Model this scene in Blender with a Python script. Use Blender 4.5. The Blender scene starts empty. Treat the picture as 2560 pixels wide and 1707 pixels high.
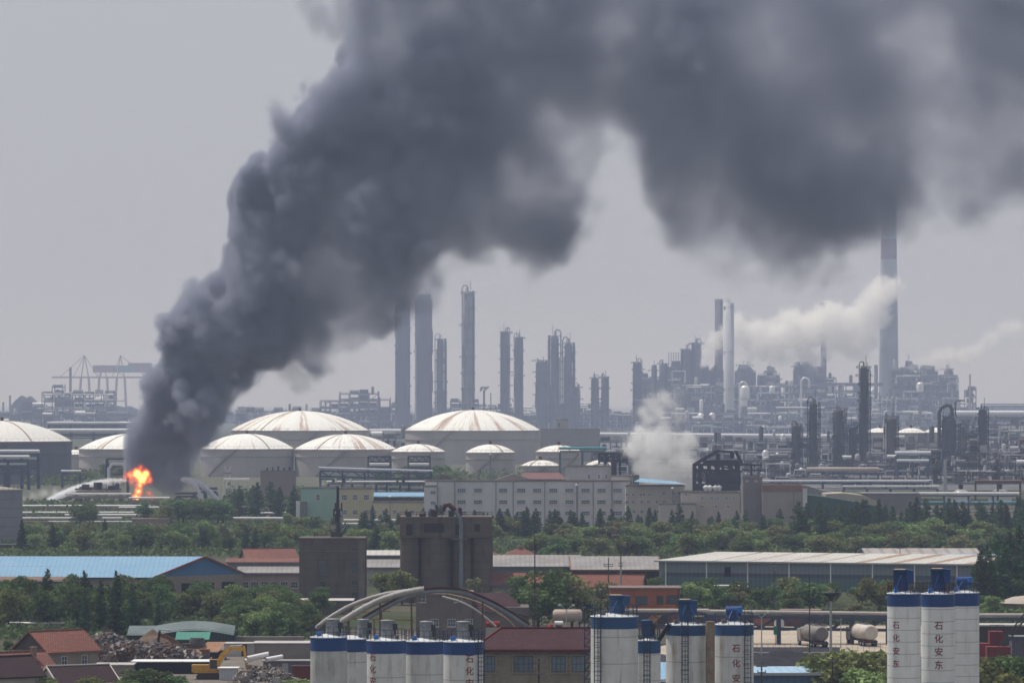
import bpy, bmesh, math, random
from mathutils import Vector, Matrix, noise as mnoise
R = math.radians
scene = bpy.context.scene
COL = scene.collection
random.seed(7)
# ---------------------------------------------------------------- camera
H = 41.0            # camera height above the ground (a high balcony), metres
F = 11000.0         # focal length in photo pixels (photo is 2560 wide)
VH = 1005.0         # row of the horizon
cam = bpy.data.cameras.new('camera'); camo = bpy.data.objects.new('camera', cam); COL.objects.link(camo)
camo.location = (0, 0, H); camo.rotation_euler = (R(90), 0, 0)
cam.sensor_width = 36.0; cam.lens = F/2560*36.0
cam.shift_y = (VH-853.5)/2560.0
cam.clip_start = 5; cam.clip_end = 90000
scene.camera = camo
# ---------------------------------------------------------------- world
SUN_EL, SUN_AZ = 66.0, -55.0     # azimuth measured from the view direction, minus = left
w = bpy.data.worlds.new('World'); scene.world = w; w.use_nodes = True
nt = w.node_tree; nt.nodes.clear()
sky = nt.nodes.new('ShaderNodeTexSky'); sky.sky_type = 'NISHITA'; sky.sun_disc = False
sky.sun_elevation = R(SUN_EL); sky.sun_rotation = R(SUN_AZ)
sky.air_density = 1.0; sky.dust_density = 3.0; sky.ozone_density = 1.5; sky.altitude = 40
hs = nt.nodes.new('ShaderNodeHueSaturation'); hs.inputs['Saturation'].default_value = 0.45
bg = nt.nodes.new('ShaderNodeBackground'); bg.inputs['Strength'].default_value = 0.10
wo = nt.nodes.new('ShaderNodeOutputWorld')
veil = nt.nodes.new('ShaderNodeMix'); veil.data_type = 'RGBA'; veil.inputs[0].default_value = 0.8
veil.inputs[7].default_value = (4.80, 4.95, 5.55, 1)      # the bright even layer of summer haze that veils the blue
nt.links.new(sky.outputs[0], hs.inputs['Color']); nt.links.new(hs.outputs[0], veil.inputs[6]); nt.links.new(veil.outputs[2], bg.inputs['Color']); nt.links.new(bg.outputs[0], wo.inputs[0])
sd = bpy.data.lights.new('sun', 'SUN'); sd.energy = 3.9; sd.angle = R(0.6); sd.color = (1.0, 0.965, 0.92)
so = bpy.data.objects.new('sun', sd); COL.objects.link(so)
_az, _el = R(SUN_AZ), R(SUN_EL)
SUNDIR = Vector((math.sin(_az)*math.cos(_el), math.cos(_az)*math.cos(_el), math.sin(_el)))
so.rotation_euler = SUNDIR.to_track_quat('Z', 'Y').to_euler(); so.location = (0, 0, 3000)
scene.view_settings.view_transform = 'Standard'; scene.view_settings.look = 'None'
scene.view_settings.exposure = 0.0; scene.view_settings.gamma = 1.0
cy = scene.cycles
cy.use_denoising = True; cy.use_adaptive_sampling = True; cy.adaptive_threshold = 0.025; cy.adaptive_min_samples = 12
cy.max_bounces = 10; cy.diffuse_bounces = 2; cy.glossy_bounces = 2; cy.transmission_bounces = 3; cy.transparent_max_bounces = 12
cy.volume_bounces = 10; cy.volume_step_rate = 1.0; cy.volume_max_steps = 256
cy.sample_clamp_indirect = 4.0; cy.filter_width = 1.6
# ---------------------------------------------------------------- helpers
def gy(v): return H*F/(v-VH)                     # distance of the ground point seen at row v
def X(u, Y): return (u-1280.0)/F*Y
def Z(v, Y): return H-(v-VH)/F*Y

def tag(o, label=None, cat=None, group=None, kind=None):
    if label: o['label'] = label
    if cat: o['category'] = cat
    if group: o['group'] = group
    if kind: o['kind'] = kind
    return o

def empty(name, loc, label=None, cat=None, group=None, rz=0.0):
    o = bpy.data.objects.new(name, None); o.empty_display_size = 1; COL.objects.link(o)
    o.location = loc; o.rotation_euler = (0, 0, rz)
    return tag(o, label, cat, group)

def copy_tree(o, loc=None, rz=None, label=None, group=None, scale=None, parent=None):
    c = o.copy(); COL.objects.link(c)
    if parent is not None: c.parent = parent
    if loc is not None: c.location = loc
    if rz is not None: c.rotation_euler = (0, 0, rz)
    if scale is not None: c.scale = scale
    if label: c['label'] = label
    if group: c['group'] = group
    for ch in list(o.children): copy_tree(ch, parent=c)
    return c

class MB:
    """collects shapes into one mesh"""
    def __init__(s): s.v = []; s.f = []; s.m = []; s.mats = []; s.cm = 0; s.sm = []
    def mat(s, m):
        if m not in s.mats: s.mats.append(m)
        s.cm = s.mats.index(m); return s
    def _add(s, vs, fs, smooth=False):
        b = len(s.v); s.v += [tuple(p) for p in vs]
        for f in fs: s.f.append(tuple(b+i for i in f)); s.m.append(s.cm); s.sm.append(smooth)
        return s
    def box(s, x0, y0, z0, x1, y1, z1):
        if x0 > x1: x0, x1 = x1, x0
        if y0 > y1: y0, y1 = y1, y0
        if z0 > z1: z0, z1 = z1, z0
        return s._add([(x0,y0,z0),(x1,y0,z0),(x1,y1,z0),(x0,y1,z0),(x0,y0,z1),(x1,y0,z1),(x1,y1,z1),(x0,y1,z1)],
                      [(0,3,2,1),(4,5,6,7),(0,1,5,4),(1,2,6,5),(2,3,7,6),(3,0,4,7)])
    def quad(s, a, b, c, d): return s._add([a,b,c,d], [(0,1,2,3)])
    def poly(s, pts): return s._add(pts, [tuple(range(len(pts)))])
    def bar(s, a, b, w, h=None):
        """square bar from a to b"""
        h = h or w; a = Vector(a); b = Vector(b); d = (b-a)
        if d.length < 1e-6: return s
        d.normalize(); up = Vector((0,0,1)) if abs(d.z) < 0.95 else Vector((0,1,0))
        r = d.cross(up).normalized()*(w/2); q = r.cross(d).normalized()*(h/2)
        vs = [a-r-q, a+r-q, a+r+q, a-r+q, b-r-q, b+r-q, b+r+q, b-r+q]
        return s._add(vs, [(0,3,2,1),(4,5,6,7),(0,1,5,4),(1,2,6,5),(2,3,7,6),(3,0,4,7)])
    def tube(s, pts, r, n=8, cap=True):
        pts = [Vector(p) for p in pts]; vs = []; N = len(pts)
        rr = r if isinstance(r, (list, tuple)) else [r]*N
        prev = None
        for i, p in enumerate(pts):
            d = (pts[min(i+1, N-1)]-pts[max(i-1, 0)])
            d = d.normalized() if d.length > 0 else Vector((0,0,1))
            if prev is None:
                up = Vector((0,0,1)) if abs(d.z) < 0.9 else Vector((0,1,0))
                a = d.cross(up).normalized()
            else:
                a = prev-d*prev.dot(d)
                a = a.normalized() if a.length > 1e-6 else d.orthogonal().normalized()
            prev = a; b = d.cross(a)
            for k in range(n):
                t = 2*math.pi*k/n; vs.append(p+(a*math.cos(t)+b*math.sin(t))*rr[i])
        fs = [(i*n+k, i*n+(k+1)%n, (i+1)*n+(k+1)%n, (i+1)*n+k) for i in range(N-1) for k in range(n)]
        s._add(vs, fs, n > 6)
        if cap: s._add(vs[:n], [tuple(range(n-1, -1, -1))]); s._add(vs[-n:], [tuple(range(n))])
        return s
    def lathe(s, x, y, prof, n=24, cap=True, a0=0.0, a1=None, smooth=True):
        """prof: list of (r, z)"""
        full = a1 is None; a1 = 2*math.pi if full else a1
        m = n if full else n+1; vs = []
        for (r, z) in prof:
            for k in range(m):
                t = a0+(a1-a0)*k/n; vs.append((x+r*math.cos(t), y+r*math.sin(t), z))
        fs = []
        for i in range(len(prof)-1):
            for k in range(n):
                k2 = (k+1) % m if full else k+1
                fs.append((i*m+k, i*m+k2, (i+1)*m+k2, (i+1)*m+k))
        s._add(vs, fs, smooth)
        if cap and full:
            if prof[0][0] > 0.01: s._add(vs[:m], [tuple(range(m-1, -1, -1))])
            if prof[-1][0] > 0.01: s._add(vs[-m:], [tuple(range(m))])
        return s
    def prism(s, poly, y0, y1, axis='y'):
        """extrude polygon of (x,z) from y0 to y1 (axis y) or of (y,z) along x (axis x)"""
        n = len(poly)
        if axis == 'y': vs = [(p[0], y0, p[1]) for p in poly]+[(p[0], y1, p[1]) for p in poly]
        elif axis == 'x': vs = [(y0, p[0], p[1]) for p in poly]+[(y1, p[0], p[1]) for p in poly]
        else: vs = [(p[0], p[1], y0) for p in poly]+[(p[0], p[1], y1) for p in poly]
        fs = [tuple(range(n)), tuple(range(2*n-1, n-1, -1))]+[(i, (i+1) % n, n+(i+1) % n, n+i) for i in range(n)]
        return s._add(vs, fs)
    def build(s, name, mat=None, parent=None, loc=None, rz=None, label=None, cat=None, group=None, kind=None, fix=True):
        me = bpy.data.meshes.new(name); me.from_pydata(s.v, [], s.f)
        mats = s.mats if s.mats and mat is None else [mat]
        for m in mats: me.materials.append(m)
        if len(mats) > 1: me.polygons.foreach_set('material_index', s.m)
        me.polygons.foreach_set('use_smooth', s.sm)
        me.update()
        if fix:
            bm = bmesh.new(); bm.from_mesh(me); bmesh.ops.recalc_face_normals(bm, faces=bm.faces); bm.to_mesh(me); bm.free()
        o = bpy.data.objects.new(name, me); COL.objects.link(o)
        if parent is not None: o.parent = parent
        if loc is not None: o.location = loc
        if rz is not None: o.rotation_euler = (0, 0, rz)
        return tag(o, label, cat, group, kind)

# ---------------------------------------------------------------- materials
def nmat(name):
    m = bpy.data.materials.new(name); m.use_nodes = True; t = m.node_tree; t.nodes.clear()
    o = t.nodes.new('ShaderNodeOutputMaterial'); return m, t, o
def nd(t, typ, **kw):
    n = t.nodes.new(typ)
    for k, v in kw.items():
        if k.startswith('i_'): n.inputs[k[2:].replace('_', ' ')].default_value = v
        else: setattr(n, k, v)
    return n
def mth(t, op, a, b=None, c=None, clamp=False):
    n = t.nodes.new('ShaderNodeMath'); n.operation = op; n.use_clamp = clamp
    for i, x in enumerate((a, b, c)):
        if x is None: continue
        if isinstance(x, (int, float)): n.inputs[i].default_value = x
        else: t.links.new(x, n.inputs[i])
    return n.outputs[0]
def mixc(t, fac, a, b, mode='MIX'):
    n = t.nodes.new('ShaderNodeMix'); n.data_type = 'RGBA'; n.blend_type = mode
    for i, x in ((0, fac), (6, a), (7, b)):
        if isinstance(x, (int, float)): n.inputs[i].default_value = x
        elif isinstance(x, tuple): n.inputs[i].default_value = (*x[:3], 1)
        else: t.links.new(x, n.inputs[i])
    return n.outputs[2]
def ramp(t, fac, stops, interp='LINEAR'):
    n = t.nodes.new('ShaderNodeValToRGB'); n.color_ramp.interpolation = interp
    e = n.color_ramp.elements
    while len(e) < len(stops): e.new(0.5)
    for i, (p, c) in enumerate(stops):
        e[i].position = p; e[i].color = (*c, 1) if isinstance(c, tuple) else (c, c, c, 1)
    t.links.new(fac, n.inputs[0]); return n.outputs[0]
def noise(t, vec, scale, detail=3, rough=0.6, out=0):
    n = t.nodes.new('ShaderNodeTexNoise'); n.inputs['Scale'].default_value = scale
    n.inputs['Detail'].default_value = detail; n.inputs['Roughness'].default_value = rough
    if vec is not None: t.links.new(vec, n.inputs['Vector'])
    return n.outputs[out]
def coords(t, scale=(1,1,1), loc=(0,0,0), rot=(0,0,0), kind='Object'):
    c = t.nodes.new('ShaderNodeTexCoord'); mp = t.nodes.new('ShaderNodeMapping')
    mp.inputs['Scale'].default_value = scale; mp.inputs['Location'].default_value = loc; mp.inputs['Rotation'].default_value = rot
    t.links.new(c.outputs[kind], mp.inputs['Vector']); return mp.outputs[0]
def fcurve(t, fac, pts):
    n = t.nodes.new('ShaderNodeFloatCurve'); c = n.mapping.curves[0]
    n.mapping.extend = 'HORIZONTAL'
    while len(c.points) < len(pts): c.points.new(0.5, 0.5)
    for i, (a, b) in enumerate(pts): c.points[i].location = (a, b); c.points[i].handle_type = 'AUTO_CLAMPED'
    n.mapping.update(); t.links.new(fac, n.inputs['Value']); return n.outputs[0]
# ---------------------------------------------------------------- surface materials
MATS = {}
def mat(name, c1, c2=None, scale=0.5, rough=0.9, spec=0.15, metal=0.0, streak=0.0, streak_col=(.12,.07,.04), course=0.0, course_col=None, course_w=0.06, bump=0.0, stretch=(1,1,1), rnd=0.0, contrast=0.5, grime=0.0):
    """matte procedural surface: two mottled tones, optional rust/dirt streaks running down, optional horizontal courses"""
    if name in MATS: return MATS[name]
    m, t, o = nmat(name); p = t.nodes.new('ShaderNodeBsdfPrincipled'); t.links.new(p.outputs[0], o.inputs['Surface'])
    c2 = c2 or tuple(x*0.8 for x in c1)
    v = coords(t, stretch)
    n1 = noise(t, v, scale, 5, 0.62)
    f = ramp(t, n1, [(0.5-contrast*.4, 0.0), (0.5+contrast*.4, 1.0)])
    col = mixc(t, f, c1, c2)
    if streak > 0:
        sv = coords(t, (1, 1, 0.06)); s1 = noise(t, sv, 1.3, 4, 0.7)
        s2 = noise(t, coords(t), 0.35, 3, 0.6)
        sf = mth(t, 'MULTIPLY', ramp(t, s1, [(0.52, 0.0), (0.72, 1.0)]), ramp(t, s2, [(0.42, 0.0), (0.65, 1.0)]))
        col = mixc(t, mth(t, 'MULTIPLY', sf, streak), col, streak_col)
    if grime > 0:
        g = noise(t, coords(t, (1, 1, .35)), 0.12, 4, 0.65)
        col = mixc(t, mth(t, 'MULTIPLY', ramp(t, g, [(0.45, 0.0), (0.7, 1.0)]), grime), col, tuple(x*.35 for x in c1))
    if course > 0:
        sx = t.nodes.new('ShaderNodeSeparateXYZ'); t.links.new(coords(t), sx.inputs[0])
        fr = mth(t, 'FRACT', mth(t, 'DIVIDE', sx.outputs[2], course))
        ln = mth(t, 'LESS_THAN', fr, course_w)
        col = mixc(t, mth(t, 'MULTIPLY', ln, 0.7), col, course_col or tuple(x*.5 for x in c1))
    if rnd > 0:
        oi = t.nodes.new('ShaderNodeObjectInfo'); h = t.nodes.new('ShaderNodeHueSaturation')
        h.inputs['Value'].default_value = 1.0
        t.links.new(mth(t, 'MULTIPLY_ADD', oi.outputs['Random'], rnd*2, 1.0-rnd), h.inputs['Value']); t.links.new(col, h.inputs['Color']); col = h.outputs[0]
    t.links.new(col, p.inputs['Base Color'])
    p.inputs['Roughness'].default_value = rough; p.inputs['Specular IOR Level'].default_value = spec; p.inputs['Metallic'].default_value = metal
    if bump > 0:
        b = t.nodes.new('ShaderNodeBump'); b.inputs['Strength'].default_value = bump; b.inputs['Distance'].default_value = 0.15
        t.links.new(noise(t, v, scale*6, 4, 0.6), b.inputs['Height']); t.links.new(b.outputs[0], p.inputs['Normal'])
    MATS[name] = m; return m

def ribbed(name, c1, c2, pitch, axis=0, depth=0.35, **kw):
    """sheet roofing or cladding: fine ribs along one axis over a mottled tone"""
    if name in MATS: return MATS[name]
    m = mat(name, c1, c2, **kw); t = m.node_tree
    p = next(n for n in t.nodes if n.type == 'BSDF_PRINCIPLED'); src = p.inputs['Base Color'].links[0].from_socket
    sx = t.nodes.new('ShaderNodeSeparateXYZ'); t.links.new(coords(t), sx.inputs[0])
    fr = mth(t, 'PINGPONG', mth(t, 'DIVIDE', sx.outputs[axis], pitch), 0.5)
    f = mth(t, 'MULTIPLY', mth(t, 'LESS_THAN', fr, 0.16), depth)
    t.links.new(mixc(t, f, src, tuple(x*.45 for x in c1)), p.inputs['Base Color'])
    return m

def tiles(name, c1, c2):
    if name in MATS: return MATS[name]
    m = mat(name, c1, c2, scale=1.6, contrast=.8, grime=.35); t = m.node_tree
    p = next(n for n in t.nodes if n.type == 'BSDF_PRINCIPLED'); src = p.inputs['Base Color'].links[0].from_socket
    br = t.nodes.new('ShaderNodeTexBrick'); t.links.new(coords(t), br.inputs['Vector'])
    br.inputs['Scale'].default_value = 1.0; br.inputs['Brick Width'].default_value = 0.42; br.inputs['Row Height'].default_value = 0.3
    br.inputs['Mortar Size'].default_value = 0.05; br.inputs['Color1'].default_value = (1, 1, 1, 1); br.inputs['Color2'].default_value = (.72, .72, .72, 1); br.inputs['Mortar'].default_value = (.35, .35, .35, 1)
    t.links.new(mixc(t, 1.0, src, br.outputs[0], 'MULTIPLY'), p.inputs['Base Color'])
    return m

def bricks(name, c1, c2, mortar, w=.5, h=.16, **kw):
    if name in MATS: return MATS[name]
    m = mat(name, c1, c2, **kw); t = m.node_tree
    p = next(n for n in t.nodes if n.type == 'BSDF_PRINCIPLED'); src = p.inputs['Base Color'].links[0].from_socket
    br = t.nodes.new('ShaderNodeTexBrick')
    # bricks laid on the vertical face: use x+y along, z up
    sx = t.nodes.new('ShaderNodeSeparateXYZ'); t.links.new(coords(t), sx.inputs[0]); cm = t.nodes.new('ShaderNodeCombineXYZ')
    t.links.new(mth(t, 'ADD', sx.outputs[0], sx.outputs[1]), cm.inputs[0]); t.links.new(sx.outputs[2], cm.inputs[1]); t.links.new(cm.outputs[0], br.inputs['Vector'])
    br.inputs['Scale'].default_value = 1.0; br.inputs['Brick Width'].default_value = w; br.inputs['Row Height'].default_value = h
    br.inputs['Mortar Size'].default_value = 0.02; br.inputs['Color1'].default_value = (1, 1, 1, 1); br.inputs['Color2'].default_value = (.8, .8, .8, 1); br.inputs['Mortar'].default_value = (*mortar, 1)
    t.links.new(mixc(t, 1.0, src, br.outputs[0], 'MULTIPLY'), p.inputs['Base Color'])
    return m

def tank_roof_mat(name, rust, seed, base=(.76,.76,.73)):
    if name in MATS: return MATS[name]
    m, t, o = nmat(name); p = t.nodes.new('ShaderNodeBsdfPrincipled'); t.links.new(p.outputs[0], o.inputs['Surface'])
    c = coords(t); sx = t.nodes.new('ShaderNodeSeparateXYZ'); t.links.new(c, sx.inputs[0])
    ang = mth(t, 'ARCTAN2', sx.outputs[1], sx.outputs[0])
    cm = t.nodes.new('ShaderNodeCombineXYZ'); t.links.new(ang, cm.inputs[0]); cm.inputs[1].default_value = seed*3.7
    rl = t.nodes.new('ShaderNodeVectorMath'); rl.operation = 'LENGTH'; t.links.new(c, rl.inputs[0])
    t.links.new(mth(t, 'MULTIPLY', rl.outputs['Value'], 0.006), cm.inputs[2])
    s = noise(t, cm.outputs[0], 7.0, 4, 0.62)
    f = ramp(t, s, [(0.62-rust*.20, 0.0), (0.72-rust*.18, 1.0)])
    spots = noise(t, c, 0.16, 4, .7); f2 = ramp(t, spots, [(0.58, 0.0), (0.72, 0.5)])
    # seams: 28 radial ribs
    sm = mth(t, 'LESS_THAN', mth(t, 'FRACT', mth(t, 'MULTIPLY', ang, 28/6.28318)), 0.06)
    col = mixc(t, mth(t, 'MULTIPLY', f, 0.75), base, (.33, .19, .11))
    col = mixc(t, mth(t, 'MULTIPLY', f2, 0.55), col, (.42, .36, .29))
    col = mixc(t, mth(t, 'MULTIPLY', sm, 0.25), col, (.35, .30, .25))
    t.links.new(col, p.inputs['Base Color']); p.inputs['Roughness'].default_value = .75; p.inputs['Specular IOR Level'].default_value = .2
    MATS[name] = m; return m

def leaf_mat(name, c1, c2, blossom=None):
    m, t, o = nmat(name); di = t.nodes.new('ShaderNodeBsdfDiffuse'); tr = t.nodes.new('ShaderNodeBsdfTranslucent'); mx = t.nodes.new('ShaderNodeMixShader')
    mx.inputs[0].default_value = 0.22
    g = t.nodes.new('ShaderNodeNewGeometry'); oi = t.nodes.new('ShaderNodeObjectInfo')
    n1 = noise(t, coords(t), 0.55, 3, 0.6)
    col = mixc(t, ramp(t, n1, [(0.35, 0.0), (0.65, 1.0)]), c1, c2)
    h = t.nodes.new('ShaderNodeHueSaturation'); t.links.new(col, h.inputs['Color'])
    t.links.new(mth(t, 'MULTIPLY_ADD', oi.outputs['Random'], 0.075, 0.455), h.inputs['Hue'])
    t.links.new(mth(t, 'ADD', mth(t, 'MULTIPLY_ADD', oi.outputs['Random'], 0.70, 0.48), mth(t, 'MULTIPLY', g.outputs['Random Per Island'], 0.5)), h.inputs['Value'])
    col = h.outputs[0]
    if blossom:
        col = mixc(t, mth(t, 'GREATER_THAN', noise(t, coords(t), .9, 2, .6), .53), col, blossom)
    t.links.new(col, di.inputs[0]); t.links.new(col, tr.inputs[0]); t.links.new(di.outputs[0], mx.inputs[1]); t.links.new(tr.outputs[0], mx.inputs[2])
    t.links.new(mx.outputs[0], o.inputs['Surface']); return m

def ground_mat():
    m, t, o = nmat('plain_ground'); p = t.nodes.new('ShaderNodeBsdfPrincipled'); t.links.new(p.outputs[0], o.inputs['Surface'])
    c = coords(t); a = noise(t, c, 0.012, 5, 0.6); b = noise(t, c, 0.25, 4, 0.7); d = noise(t, c, 0.05, 4, .6)
    col = mixc(t, ramp(t, a, [(0.42, 0.0), (0.56, 1.0)]), (.045, .06, .028), (.10, .085, .065))
    col = mixc(t, mth(t, 'MULTIPLY', ramp(t, b, [(0.4, 0.0), (0.65, 1.0)]), .6), col, (.03, .042, .02))
    col = mixc(t, mth(t, 'MULTIPLY', ramp(t, d, [(0.6, 0.0), (0.72, 1.0)]), .5), col, (.20, .18, .15))
    t.links.new(col, p.inputs['Base Color']); p.inputs['Roughness'].default_value = 1; p.inputs['Specular IOR Level'].default_value = 0.03
    return m

def glass_mat(name='window_glass', c=(.03,.045,.06), spec=.5):
    if name in MATS: return MATS[name]
    return mat(name, c, tuple(x*1.7 for x in c), scale=.9, rough=.18, spec=spec, rnd=.4)

WHITE = mat('white_paint', (.78,.78,.77), (.66,.66,.65), .4, .6, .25, streak=.35)
SILO_W = mat('silo_white_paint', (.84,.84,.83), (.70,.70,.69), .5, .55, .3, streak=.6, streak_col=(.38,.33,.28), course=1.28, course_w=.06, course_col=(.30,.29,.29), contrast=.9, grime=.35)
SILO_DIRTY = mat('silo_stained_paint', (.76,.76,.74), (.58,.57,.55), .6, .6, .25, streak=.9, streak_col=(.28,.17,.09), course=2.6, course_w=.03, course_col=(.30,.27,.24), contrast=.7, grime=.5)
SILO_GREY = mat('silo_grey_paint', (.62,.62,.60), (.36,.36,.34), .5, .7, .2, streak=.8, streak_col=(.20,.18,.15), contrast=.8, grime=.5)
BLUE = mat('blue_paint', (.014,.056,.205), (.018,.064,.20), .7, .5, .3, streak=.25, streak_col=(.05,.06,.10), grime=.2)
BLUE_DULL = mat('dull_blue_paint', (.03,.095,.24), (.035,.09,.19), .8, .6, .25, streak=.4, streak_col=(.08,.08,.09), grime=.3)
BLUE_BRIGHT = mat('bright_blue_paint', (.03,.16,.50), (.04,.18,.45), 1, .45, .3)
RED_LETTER = mat('red_lettering', (.24,.022,.03), (.16,.02,.025), 2, .7, .2, contrast=.8)
STEEL_D = mat('dark_steel', (.035,.042,.055), (.06,.06,.065), .3, .7, .2)
STEEL_B = mat('blue_black_steel', (.03,.05,.09), (.045,.06,.09), .3, .6, .25)
STEEL_G = mat('grey_steel', (.17,.18,.19), (.11,.115,.12), .25, .7, .2, streak=.4)
STEEL_L = mat('pale_steel', (.42,.43,.44), (.30,.31,.32), .3, .5, .35)
GALV = mat('galvanised_steel', (.34,.36,.38), (.20,.21,.22), 2.0, .5, .4, grime=.3, streak=.5)
ALU = mat('aluminium_cladding', (.72,.73,.74), (.58,.59,.60), .3, .38, .5, metal=.25)
RUST = mat('rusty_steel', (.16,.095,.065), (.10,.065,.05), .6, .9, .1, contrast=.8)
RUST_D = mat('dark_rusty_steel', (.085,.035,.025), (.04,.02,.018), .8, .9, .1)
CONC = mat('weathered_concrete', (.165,.140,.115), (.095,.083,.073), .30, .95, .06, course=1.7, course_w=.05, course_col=(.07,.06,.055), streak=.85, streak_col=(.025,.023,.024), contrast=.8, grime=.5)
CONC_L = mat('pale_concrete', (.40,.38,.35), (.28,.27,.25), .3, .95, .08, grime=.3)
SOIL = mat('bare_yard_ground', (.44,.38,.31), (.30,.25,.20), .12, 1, .03, contrast=.7)
COAL = mat('coal', (.022,.022,.026), (.045,.043,.05), .8, .95, .1, bump=.6, contrast=.8)
SAND = mat('sand_and_gravel', (.17,.125,.095), (.11,.08,.06), .6, 1, .03, bump=.5)
GYPSUM = mat('white_gypsum', (.62,.60,.58), (.38,.37,.37), .9, 1, .05, bump=.8, contrast=.9)
BRICK = bricks('grey_brown_brick', (.33,.29,.235), (.25,.22,.18), (.75,.75,.74), streak=.3, scale=.7)
ORANGE = mat('orange_rendered_brick', (.36,.13,.065), (.25,.09,.05), .6, .95, .08, streak=.4, streak_col=(.10,.05,.04), contrast=.7)
GLASS = glass_mat()
FRAME_W = mat('white_window_frame', (.60,.60,.58), (.5,.5,.48), 2, .6, .2)
BLACK = mat('black_opening', (.012,.013,.016), (.02,.02,.022), 1, .9, .05)
BARK = mat('bark', (.085,.06,.042), (.045,.035,.028), 2, 1, .03)
TILE_RED = tiles('red_clay_tiles', (.34,.145,.105), (.25,.105,.08))
TILE_RED2 = tiles('orange_clay_tiles', (.33,.15,.115), (.25,.115,.09))
TILE_MAROON = tiles('maroon_tiles', (.105,.052,.058), (.075,.038,.043))
TILE_DARK = tiles('dark_brown_tiles', (.085,.048,.05), (.055,.035,.04))
SHEET_BLUE = ribbed('blue_sheet_roof', (.19,.33,.47), (.225,.37,.50), 1.0, 0, .18, scale=.15, rough=.7, spec=.12, contrast=.5)
SHEET_GREY = ribbed('grey_fibre_cement_roof', (.31,.295,.285), (.22,.21,.205), 1.1, 0, .3, scale=.25, rough=.95, spec=.05, contrast=.8, grime=.45)
SHEET_PALE = ribbed('pale_sheet_roof', (.50,.49,.465), (.38,.365,.34), 1.6, 0, .22, scale=.2, rough=.85, spec=.1, contrast=.7, streak=.3)
YELLOW = mat('yellow_machine_paint', (.56,.30,.035), (.42,.22,.03), 1.5, .5, .3, grime=.4)
# ---------------------------------------------------------------- builders
def cyl_x(b, x0, x1, y, z, r, n=12):
    return b.tube([(x0, y, z), (x1, y, z)], r, n)

def window_mesh(w, h, cols=2, rows=2, fw=.07, frame=None, glass=None, sill=True):
    """one window standing proud of a wall that faces -y; origin bottom centre"""
    b = MB(); b.mat(glass or GLASS).box(-w/2+fw*.5, -.02, fw*.5, w/2-fw*.5, .05, h-fw*.5)
    b.mat(frame or FRAME_W)
    b.box(-w/2, -.08, 0, -w/2+fw, .05, h).box(w/2-fw, -.08, 0, w/2, .05, h)
    b.box(-w/2+fw, -.08, 0, w/2-fw, .05, fw).box(-w/2+fw, -.08, h-fw, w/2-fw, .05, h)
    for i in range(1, cols): x = -w/2+w*i/cols; b.box(x-fw*.35, -.06, fw, x+fw*.35, -.021, h-fw)
    for j in range(1, rows): z = h*j/rows; b.box(-w/2+fw, -.055, z-fw*.35, w/2-fw, -.0215, z+fw*.35)
    if sill: b.box(-w/2-.1, -.16, -.08, w/2+.1, .05, -.003)
    return b

def put(parent, mesh_obj, loc, rz=0.0):
    c = mesh_obj.copy(); COL.objects.link(c); c.parent = parent; c.location = loc; c.rotation_euler = (0, 0, rz); return c

def windows(parent, spots, w, h, cols=2, rows=2, **kw):
    """spots: list of (x, y, z) in the parent's frame"""
    first = None
    rz = kw.pop('rz', 0.0)
    for s in spots:
        if first is None: first = window_mesh(w, h, cols, rows, **kw).build('window', parent=parent, loc=s, rz=rz)
        else: put(parent, first, s, rz)

def rail(b, pts, h=1.05, post=.06, step=1.5, mids=1):
    """handrail along a polyline (list of (x,y,z))"""
    for i in range(len(pts)-1):
        a = Vector(pts[i]); c = Vector(pts[i+1]); L = (c-a).length; n = max(1, int(L/step))
        for k in range(n+1):
            p = a.lerp(c, k/n); b.bar(p, p+Vector((0, 0, h)), post)
        for m in range(mids+1):
            z = h*(m+1)/(mids+1); b.bar(a+Vector((0,0,z)), c+Vector((0,0,z)), post*.9)
    return b
def ring_pts(x, y, z, r, n=16, a0=0.0, a1=2*math.pi):
    return [(x+r*math.cos(a0+(a1-a0)*i/n), y+r*math.sin(a0+(a1-a0)*i/n), z) for i in range(n+1)]
def ladder(b, x, y, z0, z1, w=.5, t=.05, cage=True):
    b.bar((x-w/2, y, z0), (x-w/2, y, z1), t); b.bar((x+w/2, y, z0), (x+w/2, y, z1), t)
    n = int((z1-z0)/.45)
    for i in range(n): z = z0+(i+.5)*(z1-z0)/n; b.bar((x-w/2, y, z), (x+w/2, y, z), t*.8)
    if cage:
        k = int((z1-z0-2)/1.3)
        for i in range(max(k, 0)):
            z = z0+2.2+i*1.3; p = [(x+w*.75*math.cos(a), y-w*.1+w*.95*math.sin(a), z) for a in [math.pi+math.pi*j/6 for j in range(7)]]
            for q in range(6): b.bar(p[q], p[q+1], t*.7)
        if k > 0:
            for a in (math.pi*1.2, math.pi*1.5, math.pi*1.8): b.bar((x+w*.75*math.cos(a), y-w*.1+w*.95*math.sin(a), z0+2.2), (x+w*.75*math.cos(a), y-w*.1+w*.95*math.sin(a), z1+.6), t*.7)
    return b

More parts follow.
